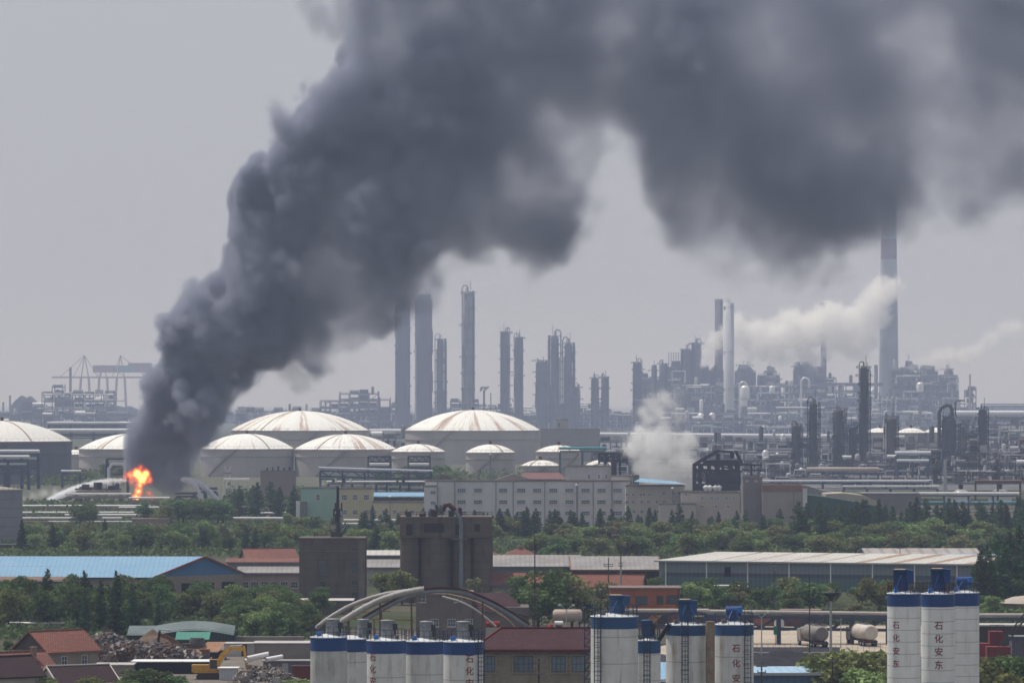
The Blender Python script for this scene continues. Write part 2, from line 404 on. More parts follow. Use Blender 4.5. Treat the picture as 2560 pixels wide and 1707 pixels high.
def glyph_mesh(ch, size):
    c = bpy.data.curves.new('text', 'FONT'); c.body = ch; c.size = size; c.align_x = 'CENTER'; c.resolution_u = 3; c.offset = 0.012*size
    o = bpy.data.objects.new('text', c); COL.objects.link(o)
    dg = bpy.context.evaluated_depsgraph_get(); me = bpy.data.meshes.new_from_object(o.evaluated_get(dg))
    bpy.data.objects.remove(o); return me
def lettering(parent, text, R_, ang, ztop, size, pitch, mat_, sag=.012):
    """vertical writing wrapped on a cylinder of radius R_, character centres at angle ang (0 = facing -y)"""
    for i, ch in enumerate(text):
        me = glyph_mesh(ch, size)
        bm = bmesh.new(); bm.from_mesh(me)
        bmesh.ops.triangulate(bm, faces=bm.faces); bmesh.ops.subdivide_edges(bm, edges=[e for e in bm.edges if e.calc_length() > .12], cuts=2)
        for v in bm.verts:
            a = ang+v.co.x/R_; z = ztop-size*.85-i*pitch+v.co.y
            v.co = ((R_+sag)*math.sin(a), -(R_+sag)*math.cos(a), z)
        bm.to_mesh(me); bm.free(); me.materials.clear(); me.materials.append(mat_)
        o = bpy.data.objects.new('character', me); COL.objects.link(o); o.parent = parent

def silo(u, v, wpx, dia, band_px, label, shell=None, blue=None, filt=None, text=None, ladder_ang=None, group=None, rail_mat=None, braces=True, z_base=0.0):
    """cement silo whose blue band starts at photo row v; dia in metres gives its distance"""
    shell = shell or SILO_W; blue = blue or BLUE
    Y = dia*F/wpx; x = X(u, Y); top = Z(v, Y); r = dia/2; bh = band_px*Y/F
    e = empty('cement_silo', (x, Y, 0), label, 'silo', group)
    n = 40
    MB().lathe(0, 0, [(r, z_base), (r, top-bh)], n, cap=False).build('shell', shell, e)
    MB().lathe(0, 0, [(r+.015, top-bh), (r+.015, top)], n, cap=False).build('band', blue, e)
    MB().lathe(0, 0, [(r+.06, top+.001), (r+.06, top+.06), (r*.95, top+.10), (.25, top+.38), (0.0, top+.39)], n).build('roof', mat('silo_roof_paint', (.66,.68,.69), (.42,.43,.45), .8, .6, .2, contrast=.8), e)
    # handrail round the roof
    b = MB(); P_ = ring_pts(0, 0, top+.06, r-.05, 20)
    for i in range(20): b.bar(P_[i], Vector(P_[i])+Vector((0,0,1.1)), .05)
    for h in (.55, 1.1):
        for i in range(20): b.bar(Vector(P_[i])+Vector((0,0,h)), Vector(P_[i+1])+Vector((0,0,h)), .045)
    b.build('railing', rail_mat or STEEL_B, e)
    if filt:
        fu0, fu1, ft, kind, fm = filt     # photo columns left/right, top row, kind, material
        fx = X((fu0+fu1)/2, Y)-x; fr = (fu1-fu0)/F*Y/2; fz = Z(ft, Y)
        b = MB(); zb = top+.25
        if kind == 'drum':
            b.lathe(fx, 0, [(fr, zb), (fr, fz-.12), (fr*1.05, fz-.12), (fr*1.05, fz), (0, fz+.05)], 20)
            for k in range(4): b.lathe(fx, 0, [(fr+.03, zb+(fz-zb)*(k+.4)/4), (fr+.03, zb+(fz-zb)*(k+.4)/4+.07)], 20, cap=False)
            f_ = b.build('dust_filter', fm, e)
            MB().box(fx+fr*.75, -.45, fz-.95, fx+fr*1.45, .2, fz-.35).tube([(fx+fr*1.1, -.1, fz-.95), (fx+fr*1.1, -.1, fz-1.5), (fx+fr*.7, -.1, fz-1.5)], .1, 8).build('blower', STEEL_D if fm is not BLUE else fm, f_)
        elif kind == 'box':
            b.lathe(fx-fr*.25, 0, [(fr*.8, zb), (fr*.8, fz-.25), (fr*.84, fz-.25), (fr*.84, fz)], 20)
            f_ = b.build('dust_filter', fm, e)
            MB().box(fx+fr*.25, -.55, zb+.9, fx+fr, .4, fz-.12).box(fx+fr*.2, -.6, fz-.12, fx+fr*1.05, .45, fz-.05).build('blower', fm, f_)
            MB().mat(mat('rusty_lid', (.5,.38,.28), (.36,.22,.14), 1.5)).box(fx-fr*.9, -fr*.7, fz+.002, fx+fr*.2, fr*.7, fz+.05).build('lid', None, f_)
        else:   # low horizontal filter
            b.tube([(fx-fr, 0, (zb+fz)/2+.25), (fx+fr, 0, (zb+fz)/2+.25)], (fz-zb)*.33, 18); b.box(fx-fr*.55, -.4, zb, fx+fr*.35, .4, (zb+fz)/2)
            f_ = b.build('dust_filter', fm, e)
            MB().lathe(fx+fr*.8, -.45, [(.28, fz-.62), (.28, fz-.1)], 14).build('blower', BLUE_BRIGHT, f_)
        if braces:
            b = MB(); 
            for (dx, dx2) in ((-.25, -.95), (.2, .9)): b.bar((fx+dx*fr, -fr*.9, fz-.5), (fx+dx2*fr, -min(r*.8, 1.5), top+.3), .06)
            b.build('brace', fm if fm in (BLUE, BLUE_DULL) else STEEL_G, e)
        hm = BLUE_BRIGHT if blue is BLUE else STEEL_G; MB().lathe(-r*.5, -r*.45, [(.28, top+.2), (.28, top+.55), (.2, top+.62)], 12).build('hatch', hm, e); MB().lathe(r*.55, -r*.3, [(.2, top+.15), (.2, top+.5)], 10).build('hatch', STEEL_G, e)
    if ladder_ang is not None:
        b = MB(); a = ladder_ang; lx, ly = (r+.25)*math.sin(a), -(r+.25)*math.cos(a)
        ladder(b, lx, ly, 1.0, top+1.0, .55, .06)
        for k in range(7): z = 2+k*(top-3)/6; b.bar((lx-.25, ly, z), (lx-.25, ly+.3, z), .05); b.bar((lx+.25, ly, z), (lx+.25, ly+.3, z), .05)
        b.build('ladder', STEEL_B, e)
    if text:
        tu, tv, size_px, pitch_px, chars = text
        ang = math.asin(max(-.95, min(.95, (X(tu, Y)-x)/r)))
        lettering(e, chars, r+.005, ang, Z(tv, Y-r), size_px*Y/F*1.12, pitch_px*Y/F, RED_LETTER)
    return e

def tank(u, rpx, v_edge, v_apex, Y, label, rust=.3, seed=1, shell=None, roof=None, rail_=True, stair=True, girders=2, group='domed storage tanks', n=72, cat='storage tank'):
    r = rpx*Y/F; x = X(u, Y); ze = Z(v_edge, Y-r*.2); rise = max(.6, (v_edge-v_apex)*Y/F*1.02)
    e = empty('storage_tank', (x, Y, 0), label, cat, group)
    shell = shell or mat('tank_shell_paint', (.44,.415,.39), (.36,.335,.315), .05, .8, .15, streak=.35, streak_col=(.22,.16,.13), course=2.4, course_w=.05, course_col=(.28,.26,.25), grime=.2)
    MB().lathe(0, 0, [(r, 0), (r, ze)], n, cap=False).build('shell', shell, e)
    for k in range(girders):
        z = ze-.6 if k == 0 else ze*(.72-.3*(k-1))
        MB().lathe(0, 0, [(r+.02, z-.12), (r+.5, z-.05), (r+.5, z+.05), (r+.02, z+.12)], n, cap=False).build('wind_girder', mat('girder_paint', (.34,.29,.25), (.25,.19,.16), .3), e)
    # dome: arc of a sphere
    Rs = (r*r+rise*rise)/(2*rise); prof = []
    for i in range(13):
        rr = r*(1-i/12); prof.append((max(rr, 0.0), ze+math.sqrt(max(Rs*Rs-rr*rr, 0))-(Rs-rise)+.02))
    ro = MB().lathe(0, 0, [(r+.15, ze-.15), (r+.15, ze)]+prof, n, cap=False).build('roof', roof or tank_roof_mat('tank_roof_%d' % seed, rust, seed), e)
    MB().lathe(0, 0, [(.9, ze+rise-.2), (.9, ze+rise+1.4), (1.3, ze+rise+1.5), (0, ze+rise+2)], 12).build('roof_vent', RUST_D, e)
    if rail_:
        b = MB(); m = max(24, int(r*2.2)); Pn = ring_pts(0, 0, ze, r+.2, m); t = max(.09, Y/24000)
        for i in range(m): b.bar(Pn[i], Vector(Pn[i])+Vector((0,0,1.3)), t)
        for i in range(m): b.bar(Vector(Pn[i])+Vector((0,0,1.3)), Vector(Pn[i+1])+Vector((0,0,1.3)), t)
        b.build('railing', mat('railing_paint', (.40,.33,.24), (.26,.18,.12), .5), e)
    if stair:
        b = MB(); a0 = math.pi*(1.22+.1*(seed % 3)); pts = []
        for i in range(25): a = a0+i/24*ze*1.25/r; pts.append(((r+.6)*math.cos(a), (r+.6)*math.sin(a), ze*i/24))
        for i in range(24): b.bar(pts[i], pts[i+1], .9, .25); b.bar(Vector(pts[i])+Vector((0,-.1,1)), Vector(pts[i+1])+Vector((0,-.1,1)), .12)
        b.build('stairway', mat('stair_paint', (.27,.22,.19), (.2,.15,.12), .5), e)
        # walkway over the roof
        b = MB(); a = -math.pi/2+.55*(1 if seed % 2 else -1)
        P2 = [(q[0]*math.cos(a), q[0]*math.sin(a), q[1]+.12) for q in prof[:-1]]
        for i in range(len(P2)-1): b.bar(P2[i], P2[i+1], .8, .12)
        b.build('roof_walkway', mat('walkway_rust', (.24,.15,.10), (.35,.28,.2), .4), e)
    return e

def column(u, wpx, vtop, Y, label, taper=1.0, m=None, plats=5, seed=0, loop=True, pale_pipe=False, group='refinery columns', name='distillation_column', cat='column', vbase=None, dense=1.0):
    rng = random.Random(seed*31+int(u)); m = m or STEEL_G; r = wpx*Y/F/2; x = X(u, Y); zt = Z(vtop, Y); th = max(.12, Y/9500); q_ = max(1.0, Y/3900)
    e = empty(name, (x, Y, 0), label, cat, group)
    s = zt*.42
    MB().lathe(0, 0, [(r*1.12, 0), (r*1.12, zt*.08), (r, zt*.12), (r, s), (r*taper, s+zt*.03), (r*taper, zt-r*.7), (r*taper*.75, zt-r*.22), (r*taper*.3, zt-.02*r), (0, zt)], 20).build('shell', m, e)
    side = rng.choice((-1, 1))
    pl = None
    for k in range(plats):
        z = zt*(.18+.80*k/max(1, plats-1)) if plats > 1 else zt*.9
        rr = r*(taper if z > s else 1.0); b = MB(); a0 = rng.uniform(0, 6.28); a1 = a0+rng.uniform(2.8, 6.28)
        w = max(1.3, 3.0*Y/4000)*rng.uniform(.6, 1.3)*(.35 if wpx > 34 else 1)
        nn = 12; inn = ring_pts(0, 0, z, rr, nn, a0, a1); out = ring_pts(0, 0, z, rr+w, nn, a0, a1)
        for i in range(nn):
            b.poly([inn[i], inn[i+1], out[i+1], out[i]]); b.poly([Vector(out[i])-Vector((0,0,th)), Vector(out[i+1])-Vector((0,0,th)), Vector(inn[i+1])-Vector((0,0,th)), Vector(inn[i])-Vector((0,0,th))])
            b.bar(out[i], Vector(out[i])+Vector((0,0,1.2*q_)), th*.8); b.bar(Vector(out[i])+Vector((0,0,1.2*q_)), Vector(out[i+1])+Vector((0,0,1.2*q_)), th*.8)
        b.build('platform', STEEL_D, e, fix=False)
    b = MB(); lx = side*(r*1.0+.7) if wpx < 34 else side*r*.6
    ladder(b, lx, -r*.3, zt*.1, zt, max(.7, th*4), th, cage=False); b.bar((lx+side*.5*th*6, -r*.3, zt*.12), (lx+side*.5*th*6, -r*.3, zt*.96), th*.8)
    for k in range(int(10*dense)): z = zt*(.12+.84*k/(10*dense)); b.bar((side*r*.9, -r*.3, z), (lx+side*.5*th*6, -r*.3, z), th*.9)
    b.build('ladder', STEEL_D, e)
    pm = ALU if pale_pipe else m; pr = max(.28, r*.13)
    px = -side*(r+pr*1.6); rt = r*taper
    pts = [(0, 0, zt-.1), (0, 0, zt+r*.75), (px*.35, 0, zt+r*1.15), (px*.8, -.1, zt+r*1.0), (px, -.15, zt+r*.4), (px, -.15, zt*.10)]
    if loop: MB().tube(pts, pr, 8).build('overhead_pipe', pm, e)
    if rng.random() < .8:
        MB().tube([(px*.75, -r*.72, zt*rng.uniform(.6, .9)), (px*.75, -r*.78, zt*.08)], pr*.8, 6).build('downcomer_pipe', pm, e)
    # small bore lines, nozzles and the crown of bent pipes
    b = MB(); g = 3*Y/F
    for k in range(int(5+plats*1.2)):
        a = rng.uniform(math.pi*1.0, math.pi*2.0); z0_ = zt*rng.uniform(.15, .93); rr = (rt if z0_ > s else r); L = zt*rng.uniform(.05, .22); x_, y_ = (rr+g*.35)*math.cos(a), (rr+g*.35)*math.sin(a)
        b.tube([(rr*.9*math.cos(a), rr*.9*math.sin(a), z0_), (x_, y_, z0_), (x_, y_, max(1, z0_-L))], th*.8, 5)
        a = rng.choice((math.pi*1.02, math.pi*1.98)); z1_ = zt*rng.uniform(.3, .97); rr = (rt if z1_ > s else r); b.box(rr*math.cos(a)-g*.9, -rr*.3, z1_, rr*math.cos(a)+g*.9, rr*.2, z1_+g*rng.uniform(.4, 1.3))
    for k in range(3 if plats > 2 else 0):
        x_ = rng.uniform(-.8, .8)*rt; h = g*rng.uniform(1.2, 3.6); b.tube([(x_, -.1, zt-rt*.5), (x_, -.1, zt+h), (x_+rng.choice((-1, 1))*g*rng.uniform(.6, 1.8), -.1, zt+h)], th*.75, 5)
    if plats > 1: b.build('piping', STEEL_D, e)
    if rng.random() < .6: MB().bar((side*rt*.5, 0, zt-.3), (side*rt*.5, 0, zt+r*1.9+2), th).build('lightning_rod', STEEL_D, e)
    return e

def rack(u0, u1, v, Y, label, pipes=((0, .35, None),), bay=12.0, w=4.0, legs=True, m=None, truss=False, Y1=None, v1=None, group=None, name='pipe_rack', cat='pipe rack', th=None, zb=0.0, decks=1):
    """a row of trestles carrying pipes; top of steel at photo row v"""
    m = m or STEEL_D; Y1 = Y1 or Y; x0, x1 = X(u0, Y), X(u1, Y1); z = Z(v, Y); L = math.hypot(x1-x0, Y1-Y); rz = math.atan2(Y1-Y, x1-x0)
    z1 = Z(v1, Y1) if v1 else z
    th = th or max(.25, Y/9000)
    e = empty(name, (x0, Y, 0), label, cat, group, rz)
    n = max(1, int(round(L/bay))); tr = None; g = MB()
    for d in range(decks):
        for s in (0, w): g.bar((0, s, z-d*3.2-th), (L, s, z1-d*3.2-th), th)
    if truss:
        hh = 2.0
        for s in (0, w):
            g.bar((0, s, z-hh-th), (L, s, z1-hh-th), th*.8); k = int(L/3)
            for i in range(k):
                a, c = (0, hh) if i % 2 == 0 else (hh, 0)
                g.bar((L*i/k, s, z-th-a), (L*(i+1)/k, s, z-th-c), th*.6)
    g.build('girder', m, e)
    if legs:
        b = MB(); h = z-th*1.5-zb
        b.box(-th*.7, -.0, zb, th*.7, th*1.4, zb+h).box(-th*.7, w-th*1.4, zb, th*.7, w, zb+h)
        for d in range(decks): b.box(-th*.5, th*1.4, zb+h-d*3.2-th*1.1, th*.5, w-th*1.4, zb+h-d*3.2-.01)
        b.bar((0, .3, zb+h*.35), (0, w-.3, zb+h*.8), th*.6)
        tr = b.build('trestle', m, e)
        for i in range(1, n+1): put(e, tr, (L*i/n, 0, 0))
    for i, (off, r, pm) in enumerate(pipes):
        dz = r+.02; row = 0
        if isinstance(off, tuple): off, row = off
        MB().tube([(-.5, off, z+dz-row*3.2), (L+.5, off, z1+dz-row*3.2)], r, 10).build('pipe', pm or ALU, e)
    return e

def process_unit(u0, u1, vtop, Y, label, seed=1, cell=8.0, depth=22.0, fill=.5, m=None, jag=.35, group='refinery process units', pale=.3, vb=None, rustp=.15, thick=None):
    """steel frame several decks high crowded with drums, exchangers and pipes"""
    rng = random.Random(seed); m = m or STEEL_G; q_ = max(1.0, Y/3900); cell *= q_; depth *= q_; th = (thick or max(.3, Y/9000))*q_; x0, x1 = X(u0, Y), X(u1, Y); W = x1-x0; zt = Z(vtop, Y)
    e = empty('process_unit', (x0, Y, 0), label, 'process unit', group)
    nx = max(2, int(W/cell)); nz = max(2, int(zt/(cell*.75))); hs = []
    h = nz
    for i in range(nx):
        if rng.random() < .5: h = max(2, int(round(nz*(1-jag*rng.random()))))
        hs.append(h)
    hs[rng.randrange(nx)] = nz
    cx, cz = W/nx, zt/nz; fr = MB(); dk = MB()
    for i in range(nx+1):
        hh = max(hs[max(0, i-1)], hs[min(nx-1, i)])*cz
        for y in (0, depth): fr.bar((i*cx, y, 0), (i*cx, y, hh+rng.choice((0, 1.2, 2.5))*q_), th)
    for i in range(nx):
        for j in range(1, hs[i]+1):
            for y in (0, depth): fr.bar((i*cx, y, j*cz), ((i+1)*cx, y, j*cz), th)
            if rng.random() < .55: dk.box(i*cx+.1, .3, j*cz-.12, (i+1)*cx-.1, depth-.3, j*cz-.02)
            if j == hs[i]:
                fr.bar((i*cx, 0, j*cz+1.2*q_), ((i+1)*cx, 0, j*cz+1.2*q_), th*.4)
                for q in range(4): fr.bar((i*cx+q*cx/4, 0, j*cz), (i*cx+q*cx/4, 0, j*cz+1.2*q_), th*.35)
            if rng.random() < .25: fr.bar((i*cx, 0, (j-1)*cz), ((i+1)*cx, 0, j*cz), th*.6)
    fr.build('steel_frame', m, e); dk.build('deck', STEEL_D, e)
    bk = MB()
    for i in range(nx):
        for j in range(hs[i]):
            if rng.random() < (.93 if j < hs[i]-1 else .6):
                y = rng.uniform(depth*.35, depth*.8); bk.box(i*cx+rng.uniform(0, 1.2), y, j*cz+.1, (i+1)*cx-rng.uniform(0, 1.2), y+rng.uniform(2, 5), j*cz+cz*rng.uniform(.55, .97))
    if bk.v: bk.build('equipment_row', rng.choice((STEEL_D, STEEL_G, STEEL_D)), e)
    k = 0
    mats = [STEEL_G, STEEL_L, ALU, RUST, STEEL_D]; wts = [4, 2, pale*6, rustp*6, 3]
    for i in range(nx):
        for j in range(hs[i]+1):
            if rng.random() > fill or k > 70: continue
            k += 1; pm = rng.choices(mats, wts)[0]; t = rng.random(); y = rng.uniform(2, depth*.5); zz = j*cz
            b = MB()
            if t < .35:
                rr = cz*rng.uniform(.16, .32); cyl_x(b, i*cx+.5, (i+1)*cx*1.0-.5, y, zz+rr+.6, rr, 12); b.box(i*cx+1.5, y-rr*.7, zz, i*cx+2, y+rr*.7, zz+.7); b.build('drum', pm, e)
            elif t < .65:
                rr = cx*rng.uniform(.12, .25); hh = cz*rng.uniform(.7, 1.5); xx = i*cx+cx*rng.uniform(.3, .7); b.lathe(xx, y, [(rr, zz), (rr, zz+hh-rr*.6), (rr*.6, zz+hh-rr*.15), (0, zz+hh)], 14); b.build('vessel', pm, e)
            else:
                b.box(i*cx+rng.uniform(.3, 2), y, zz, (i+1)*cx-rng.uniform(.3, 2), y+4, zz+cz*rng.uniform(.35, .85)); b.build('equipment_housing', pm if pm is not ALU else STEEL_L, e)
    p = MB(); p2 = MB()
    for q in range(int(nx*nz*1.3)):
        pm = p2 if rng.random() < pale+.15 else p; xx = rng.uniform(0, W); zz = rng.randint(0, nz-1)*cz+rng.uniform(.5, 3); L = rng.uniform(1, 3.5)*cx; y = rng.uniform(-.8, 2)*q_; r_ = rng.uniform(.6, 1.25)*th
        i = min(nx-1, int(xx/cx)); zz = min(zz, hs[i]*cz); xe = min(W, xx+L)
        pts = [(xx, y, max(0, zz-rng.uniform(2, 10)*q_)), (xx, y, zz), (xe, y, zz)]
        if rng.random() < .5: pts.append((xe, y, max(0, zz-rng.uniform(3, 12)*q_)))
        pm.tube(pts, r_, 6)
    p.build('pipework', STEEL_G, e); p2.build('insulated_pipework', ALU, e)
    return e

def stack(u, w0, w1, vtop, Y, label, m, bands=None, cap=False, name='chimney', group=None, cat='chimney', parts=None):
    x = X(u, Y); r0, r1 = w0*Y/F/2, w1*Y/F/2; zt = Z(vtop, Y); e = empty(name, (x, Y, 0), label, cat, group)
    if bands:
        z = 0; segs = bands
        for k, (va, vb, bm_) in enumerate(segs):     # from top row va to lower row vb
            za, zb = Z(vb, Y) if vb else 0, Z(va, Y); f = lambda q: r0+(r1-r0)*q/zt
            MB().lathe(0, 0, [(f(za), za), (f(zb), zb)], 32, cap=False).build('painted_band' if bm_ is not m else 'shaft', bm_, e)
    else:
        MB().lathe(0, 0, [(r0, 0), (r1, zt), (r1*.85, zt), (r1*.85, zt-3)], 28, cap=False).build('shaft', m, e)
    b = MB()
    for q in (.33, .62, .97): rr = r0+(r1-r0)*q+.1; b.lathe(0, 0, [(rr, zt*q), (rr+1.1, zt*q), (rr+1.1, zt*q+.2), (rr, zt*q+.2)], 24, cap=False)
    b.build('gallery', STEEL_D, e)
    return e

def house(u, Y, L, W_, eave, ridge, rz, label, wall, roof, wins=(), hip=False, over=.35, name='house', cat='house', gable_mat=None, wall_h=1.4, chimney=None, group=None, wcols=2, trim=None, win_w=1.1, base=0.0, loc=None):
    """pitched roof building; origin at centre of plan, ridge along local x"""
    e = empty(name, (X(u, Y), Y, 0) if loc is None else loc, label, cat, group, R(rz))
    b = MB(); b.mat(wall).box(-L/2, -W_/2, base, L/2, W_/2, eave)
    if not hip:
        gm = gable_mat or wall; b.mat(gm)
        for s in (-1, 1):
            xx = s*L/2; b._add([(xx, -W_/2, eave), (xx, W_/2, eave), (xx, 0, ridge)], [(0, 1, 2)])
    b.build('walls', parent=e)
    r = MB(); o_ = over; hw = W_/2+o_; dz = (ridge-eave)*o_/(W_/2); lx = L/2+o_; hx = (L/2-W_/2*.95) if hip else lx; t = .12
    top = [(-lx, -hw, eave-dz+t), (lx, -hw, eave-dz+t), (hx, 0, ridge+t), (-hx, 0, ridge+t)]
    r.mat(roof).poly(top); r.poly([(lx, hw, eave-dz+t), (-lx, hw, eave-dz+t), (-hx, 0, ridge+t), (hx, 0, ridge+t)])
    if hip:
        for s in (-1, 1): r.poly([(s*lx, -hw*s, eave-dz+t), (s*lx, hw*s, eave-dz+t), (s*hx, 0, ridge+t)])
    r.mat(trim or roof)
    r.box(-lx, -hw-.02, eave-dz-.08, lx, -hw+.05, eave-dz+t-.004)
    if not hip:
        for s in (-1, 1):
            for q in (-1, 1): r.bar((s*lx, q*hw, eave-dz+t*.4), (s*lx, 0, ridge+t*.4), .14, .22)
    r.bar((-hx, 0, ridge+t+.06), (hx, 0, ridge+t+.06), .28, .16)
    ro = r.build('roof', parent=e, fix=False)
    if chimney: MB().box(chimney[0]-.35, chimney[1]-.35, ridge-1.2, chimney[0]+.35, chimney[1]+.35, ridge+.7).box(chimney[0]-.45, chimney[1]-.45, ridge+.703, chimney[0]+.45, chimney[1]+.45, ridge+.85).build('chimney', mat('chimney_brick', (.3,.2,.15), (.2,.13,.1), 2), ro)
    if wins: windows(e, [(x, -W_/2, z) for x, z in wins], win_w, wall_h, wcols, 2)
    return e
# ---------------------------------------------------------------- ground and yards
b = MB(); b.quad((-30000, -50, 0), (30000, -50, 0), (30000, 58000, 0), (-30000, 58000, 0)); b.build('ground', ground_mat(), kind='structure')
def patch(name, pts, m, z=.02, kind='structure'):
    """flat area on the ground, corners given as photo points"""
    b = MB(); b.poly([(X(u, gy(v)), gy(v), z) for u, v in pts]); return b.build(name, m, kind=kind)
patch('yard', [(1560, 1640), (2560, 1640), (2560, 1563), (1840, 1563)], SOIL)
patch('scrap_yard', [(200, 1740), (1210, 1740), (1210, 1580), (560, 1592), (210, 1640)], mat('dirty_yard', (.20,.175,.15), (.12,.105,.09), .15, 1, .03, contrast=.7), .024)
patch('dirt_road', [(60, 1331), (700, 1318), (700, 1328), (60, 1345)], mat('dirt_track', (.28,.2,.15), (.2,.14,.11), .1, 1, .03), .02)
patch('tank_farm_ground', [(-40, 1262), (1500, 1262), (1500, 1150), (-40, 1150)], mat('gravel_bund', (.12,.115,.09), (.06,.075,.045), .03, 1, .03, contrast=.8), .03)
patch('plant_ground', [(1500, 1225), (2700, 1225), (2700, 1090), (1500, 1090)], mat('plant_apron', (.14,.14,.14), (.09,.095,.1), .03, 1, .03), .034)
patch('coal_yard', [(1830, 1672), (2100, 1672), (2100, 1617), (1830, 1617)], COAL, .03)
# ---------------------------------------------------------------- foreground silos
GL = 'white silos with blue tops'
silo(822, 1592, 92, 3.8, 33, 'grimy grey silo with a blue band at the left end of the row of five', shell=SILO_GREY, blue=BLUE, filt=(815, 849, 1546, 'drum', GALV), group=GL, braces=False)
silo(876, 1596, 88, 3.8, 31, 'blue banded silo squeezed behind its neighbours, second from the left of the row of five', shell=SILO_DIRTY, filt=(894, 923, 1547, 'drum', GALV), group=GL, braces=False)
silo(966, 1600, 98, 4.0, 31, 'silo in the row of five with red characters down its left side', shell=SILO_DIRTY, filt=(952, 986, 1549, 'drum', GALV), text=(933, 1631, 20, 30.5, '石化安东'), group=GL, braces=False)
silo(1061, 1602, 97, 4.0, 31, 'plain white silo without writing between the two lettered silos of the row of five', shell=SILO_DIRTY, filt=(1050, 1082, 1552, 'drum', GALV), group=GL, braces=False)
silo(1158, 1603, 99, 4.0, 31, 'silo with red characters and a ladder at the right end of the row of five', shell=SILO_DIRTY, filt=(1142, 1176, 1552, 'drum', GALV), text=(1175, 1635, 20, 30.5, '石化安东'), ladder_ang=.95, group=GL, braces=False)
silo(1536, 1540, 118, 4.6, 29, 'wide rust streaked silo beside the maroon roofed building', shell=SILO_DIRTY, blue=BLUE_DULL, filt=(1524, 1574, 1487, 'box', BLUE_DULL), ladder_ang=-.72, group=GL)
silo(1618, 1600, 67, 2.7, 31, 'narrow lower silo between the two pairs of tall ones', shell=SILO_DIRTY, blue=BLUE_DULL, filt=(1603, 1632, 1549, 'drum', BLUE_DULL), ladder_ang=-.05, group=GL, braces=False)
silo(1716, 1561, 102, 4.0, 25, 'white silo with a tall blue filter and a ladder down its middle', shell=SILO_DIRTY, blue=BLUE_DULL, filt=(1697, 1742, 1498, 'box', BLUE_DULL), ladder_ang=-.1, group=GL)
silo(1834, 1560, 100, 4.0, 26, 'silo with red characters left of the coal heap and a ladder on its right', shell=SILO_DIRTY, blue=BLUE_DULL, filt=(1815, 1853, 1514, 'low', BLUE), text=(1838, 1609, 19, 37.5, '石化安东'), ladder_ang=.62, group=GL)
silo(2408, 1481, 80, 3.6, 32, 'unlettered silo at the right of the tall group of three', shell=SILO_W, filt=(2390, 2428, 1440, 'low', BLUE), group=GL)
silo(2260, 1483, 84, 3.6, 31, 'left silo of the tall group of three with red characters', filt=(2234, 2282, 1423, 'box', BLUE), text=(2237, 1552, 18, 32.3, '石化安东'), group=GL, rail_mat=RUST_D)
silo(2345, 1484, 83, 3.5, 31, 'middle silo of the tall group of three with larger red characters', filt=(2328, 2375, 1421, 'box', BLUE), text=(2343, 1552, 20, 32.8, '石化安东'), group=GL, rail_mat=RUST_D)
# lattice hoist mast beside the wide silo
e = empty('lattice_mast', (X(1470, 436), 436, 0), 'dark blue lattice mast standing between the brick building and the wide silo', 'mast'); b = MB(); zt = Z(1520, 436)
for sx in (-.35, .35):
    for sy in (-.35, .35): b.bar((sx, sy, 0), (sx, sy, zt), .09)
k = 0
while k < zt-.8:
    for s in (-.35, .35): b.bar((-.35, s, k), (.35, s, k+.8), .06); b.bar((s, -.35, k), (s, .35, k+.8), .06); b.bar((-.35, s, k), (.35, s, k), .06)
    k += .8
b.build('lattice', STEEL_B, e); MB().box(-.6, -.5, zt, .6, .5, zt+.08).box(-.2, -.2, zt+.085, .5, .2, zt+.5).build('head_platform', STEEL_B, e)
# inclined feed pipes between silos
e = empty('feed_pipe', (0, 0, 0), 'sloping dark feed pipe joining the narrow silo to the taller silo on its right', 'pipe')
MB().tube([(X(1645, 435), 435, Z(1597, 435)), (X(1672, 428), 429, Z(1560, 428))], .12, 10).tube([(X(1650, 435), 435, Z(1599, 435)), (X(1677, 428), 429, Z(1563, 428))], .12, 10).build('tube', STEEL_B, e)
e = empty('catwalk_truss', (0, 0, 0), 'peaked blue steel bracket bridging the two right silos of the middle group', 'truss')
MB().bar((X(1758, 428), 427, Z(1556, 428)), (X(1773, 428), 427, Z(1534, 428)), .12).bar((X(1773, 428), 427, Z(1534, 428)), (X(1790, 428), 427, Z(1556, 428)), .12).build('bracket', BLUE_DULL, e)
MB().lathe(X(1775, 430), 429.5, [(.45, Z(1707, 430)), (.45, Z(1552, 430))], 14).build('vent_pipe', mat('tan_pipe', (.34,.27,.2), (.2,.14,.1), 1.2), e)

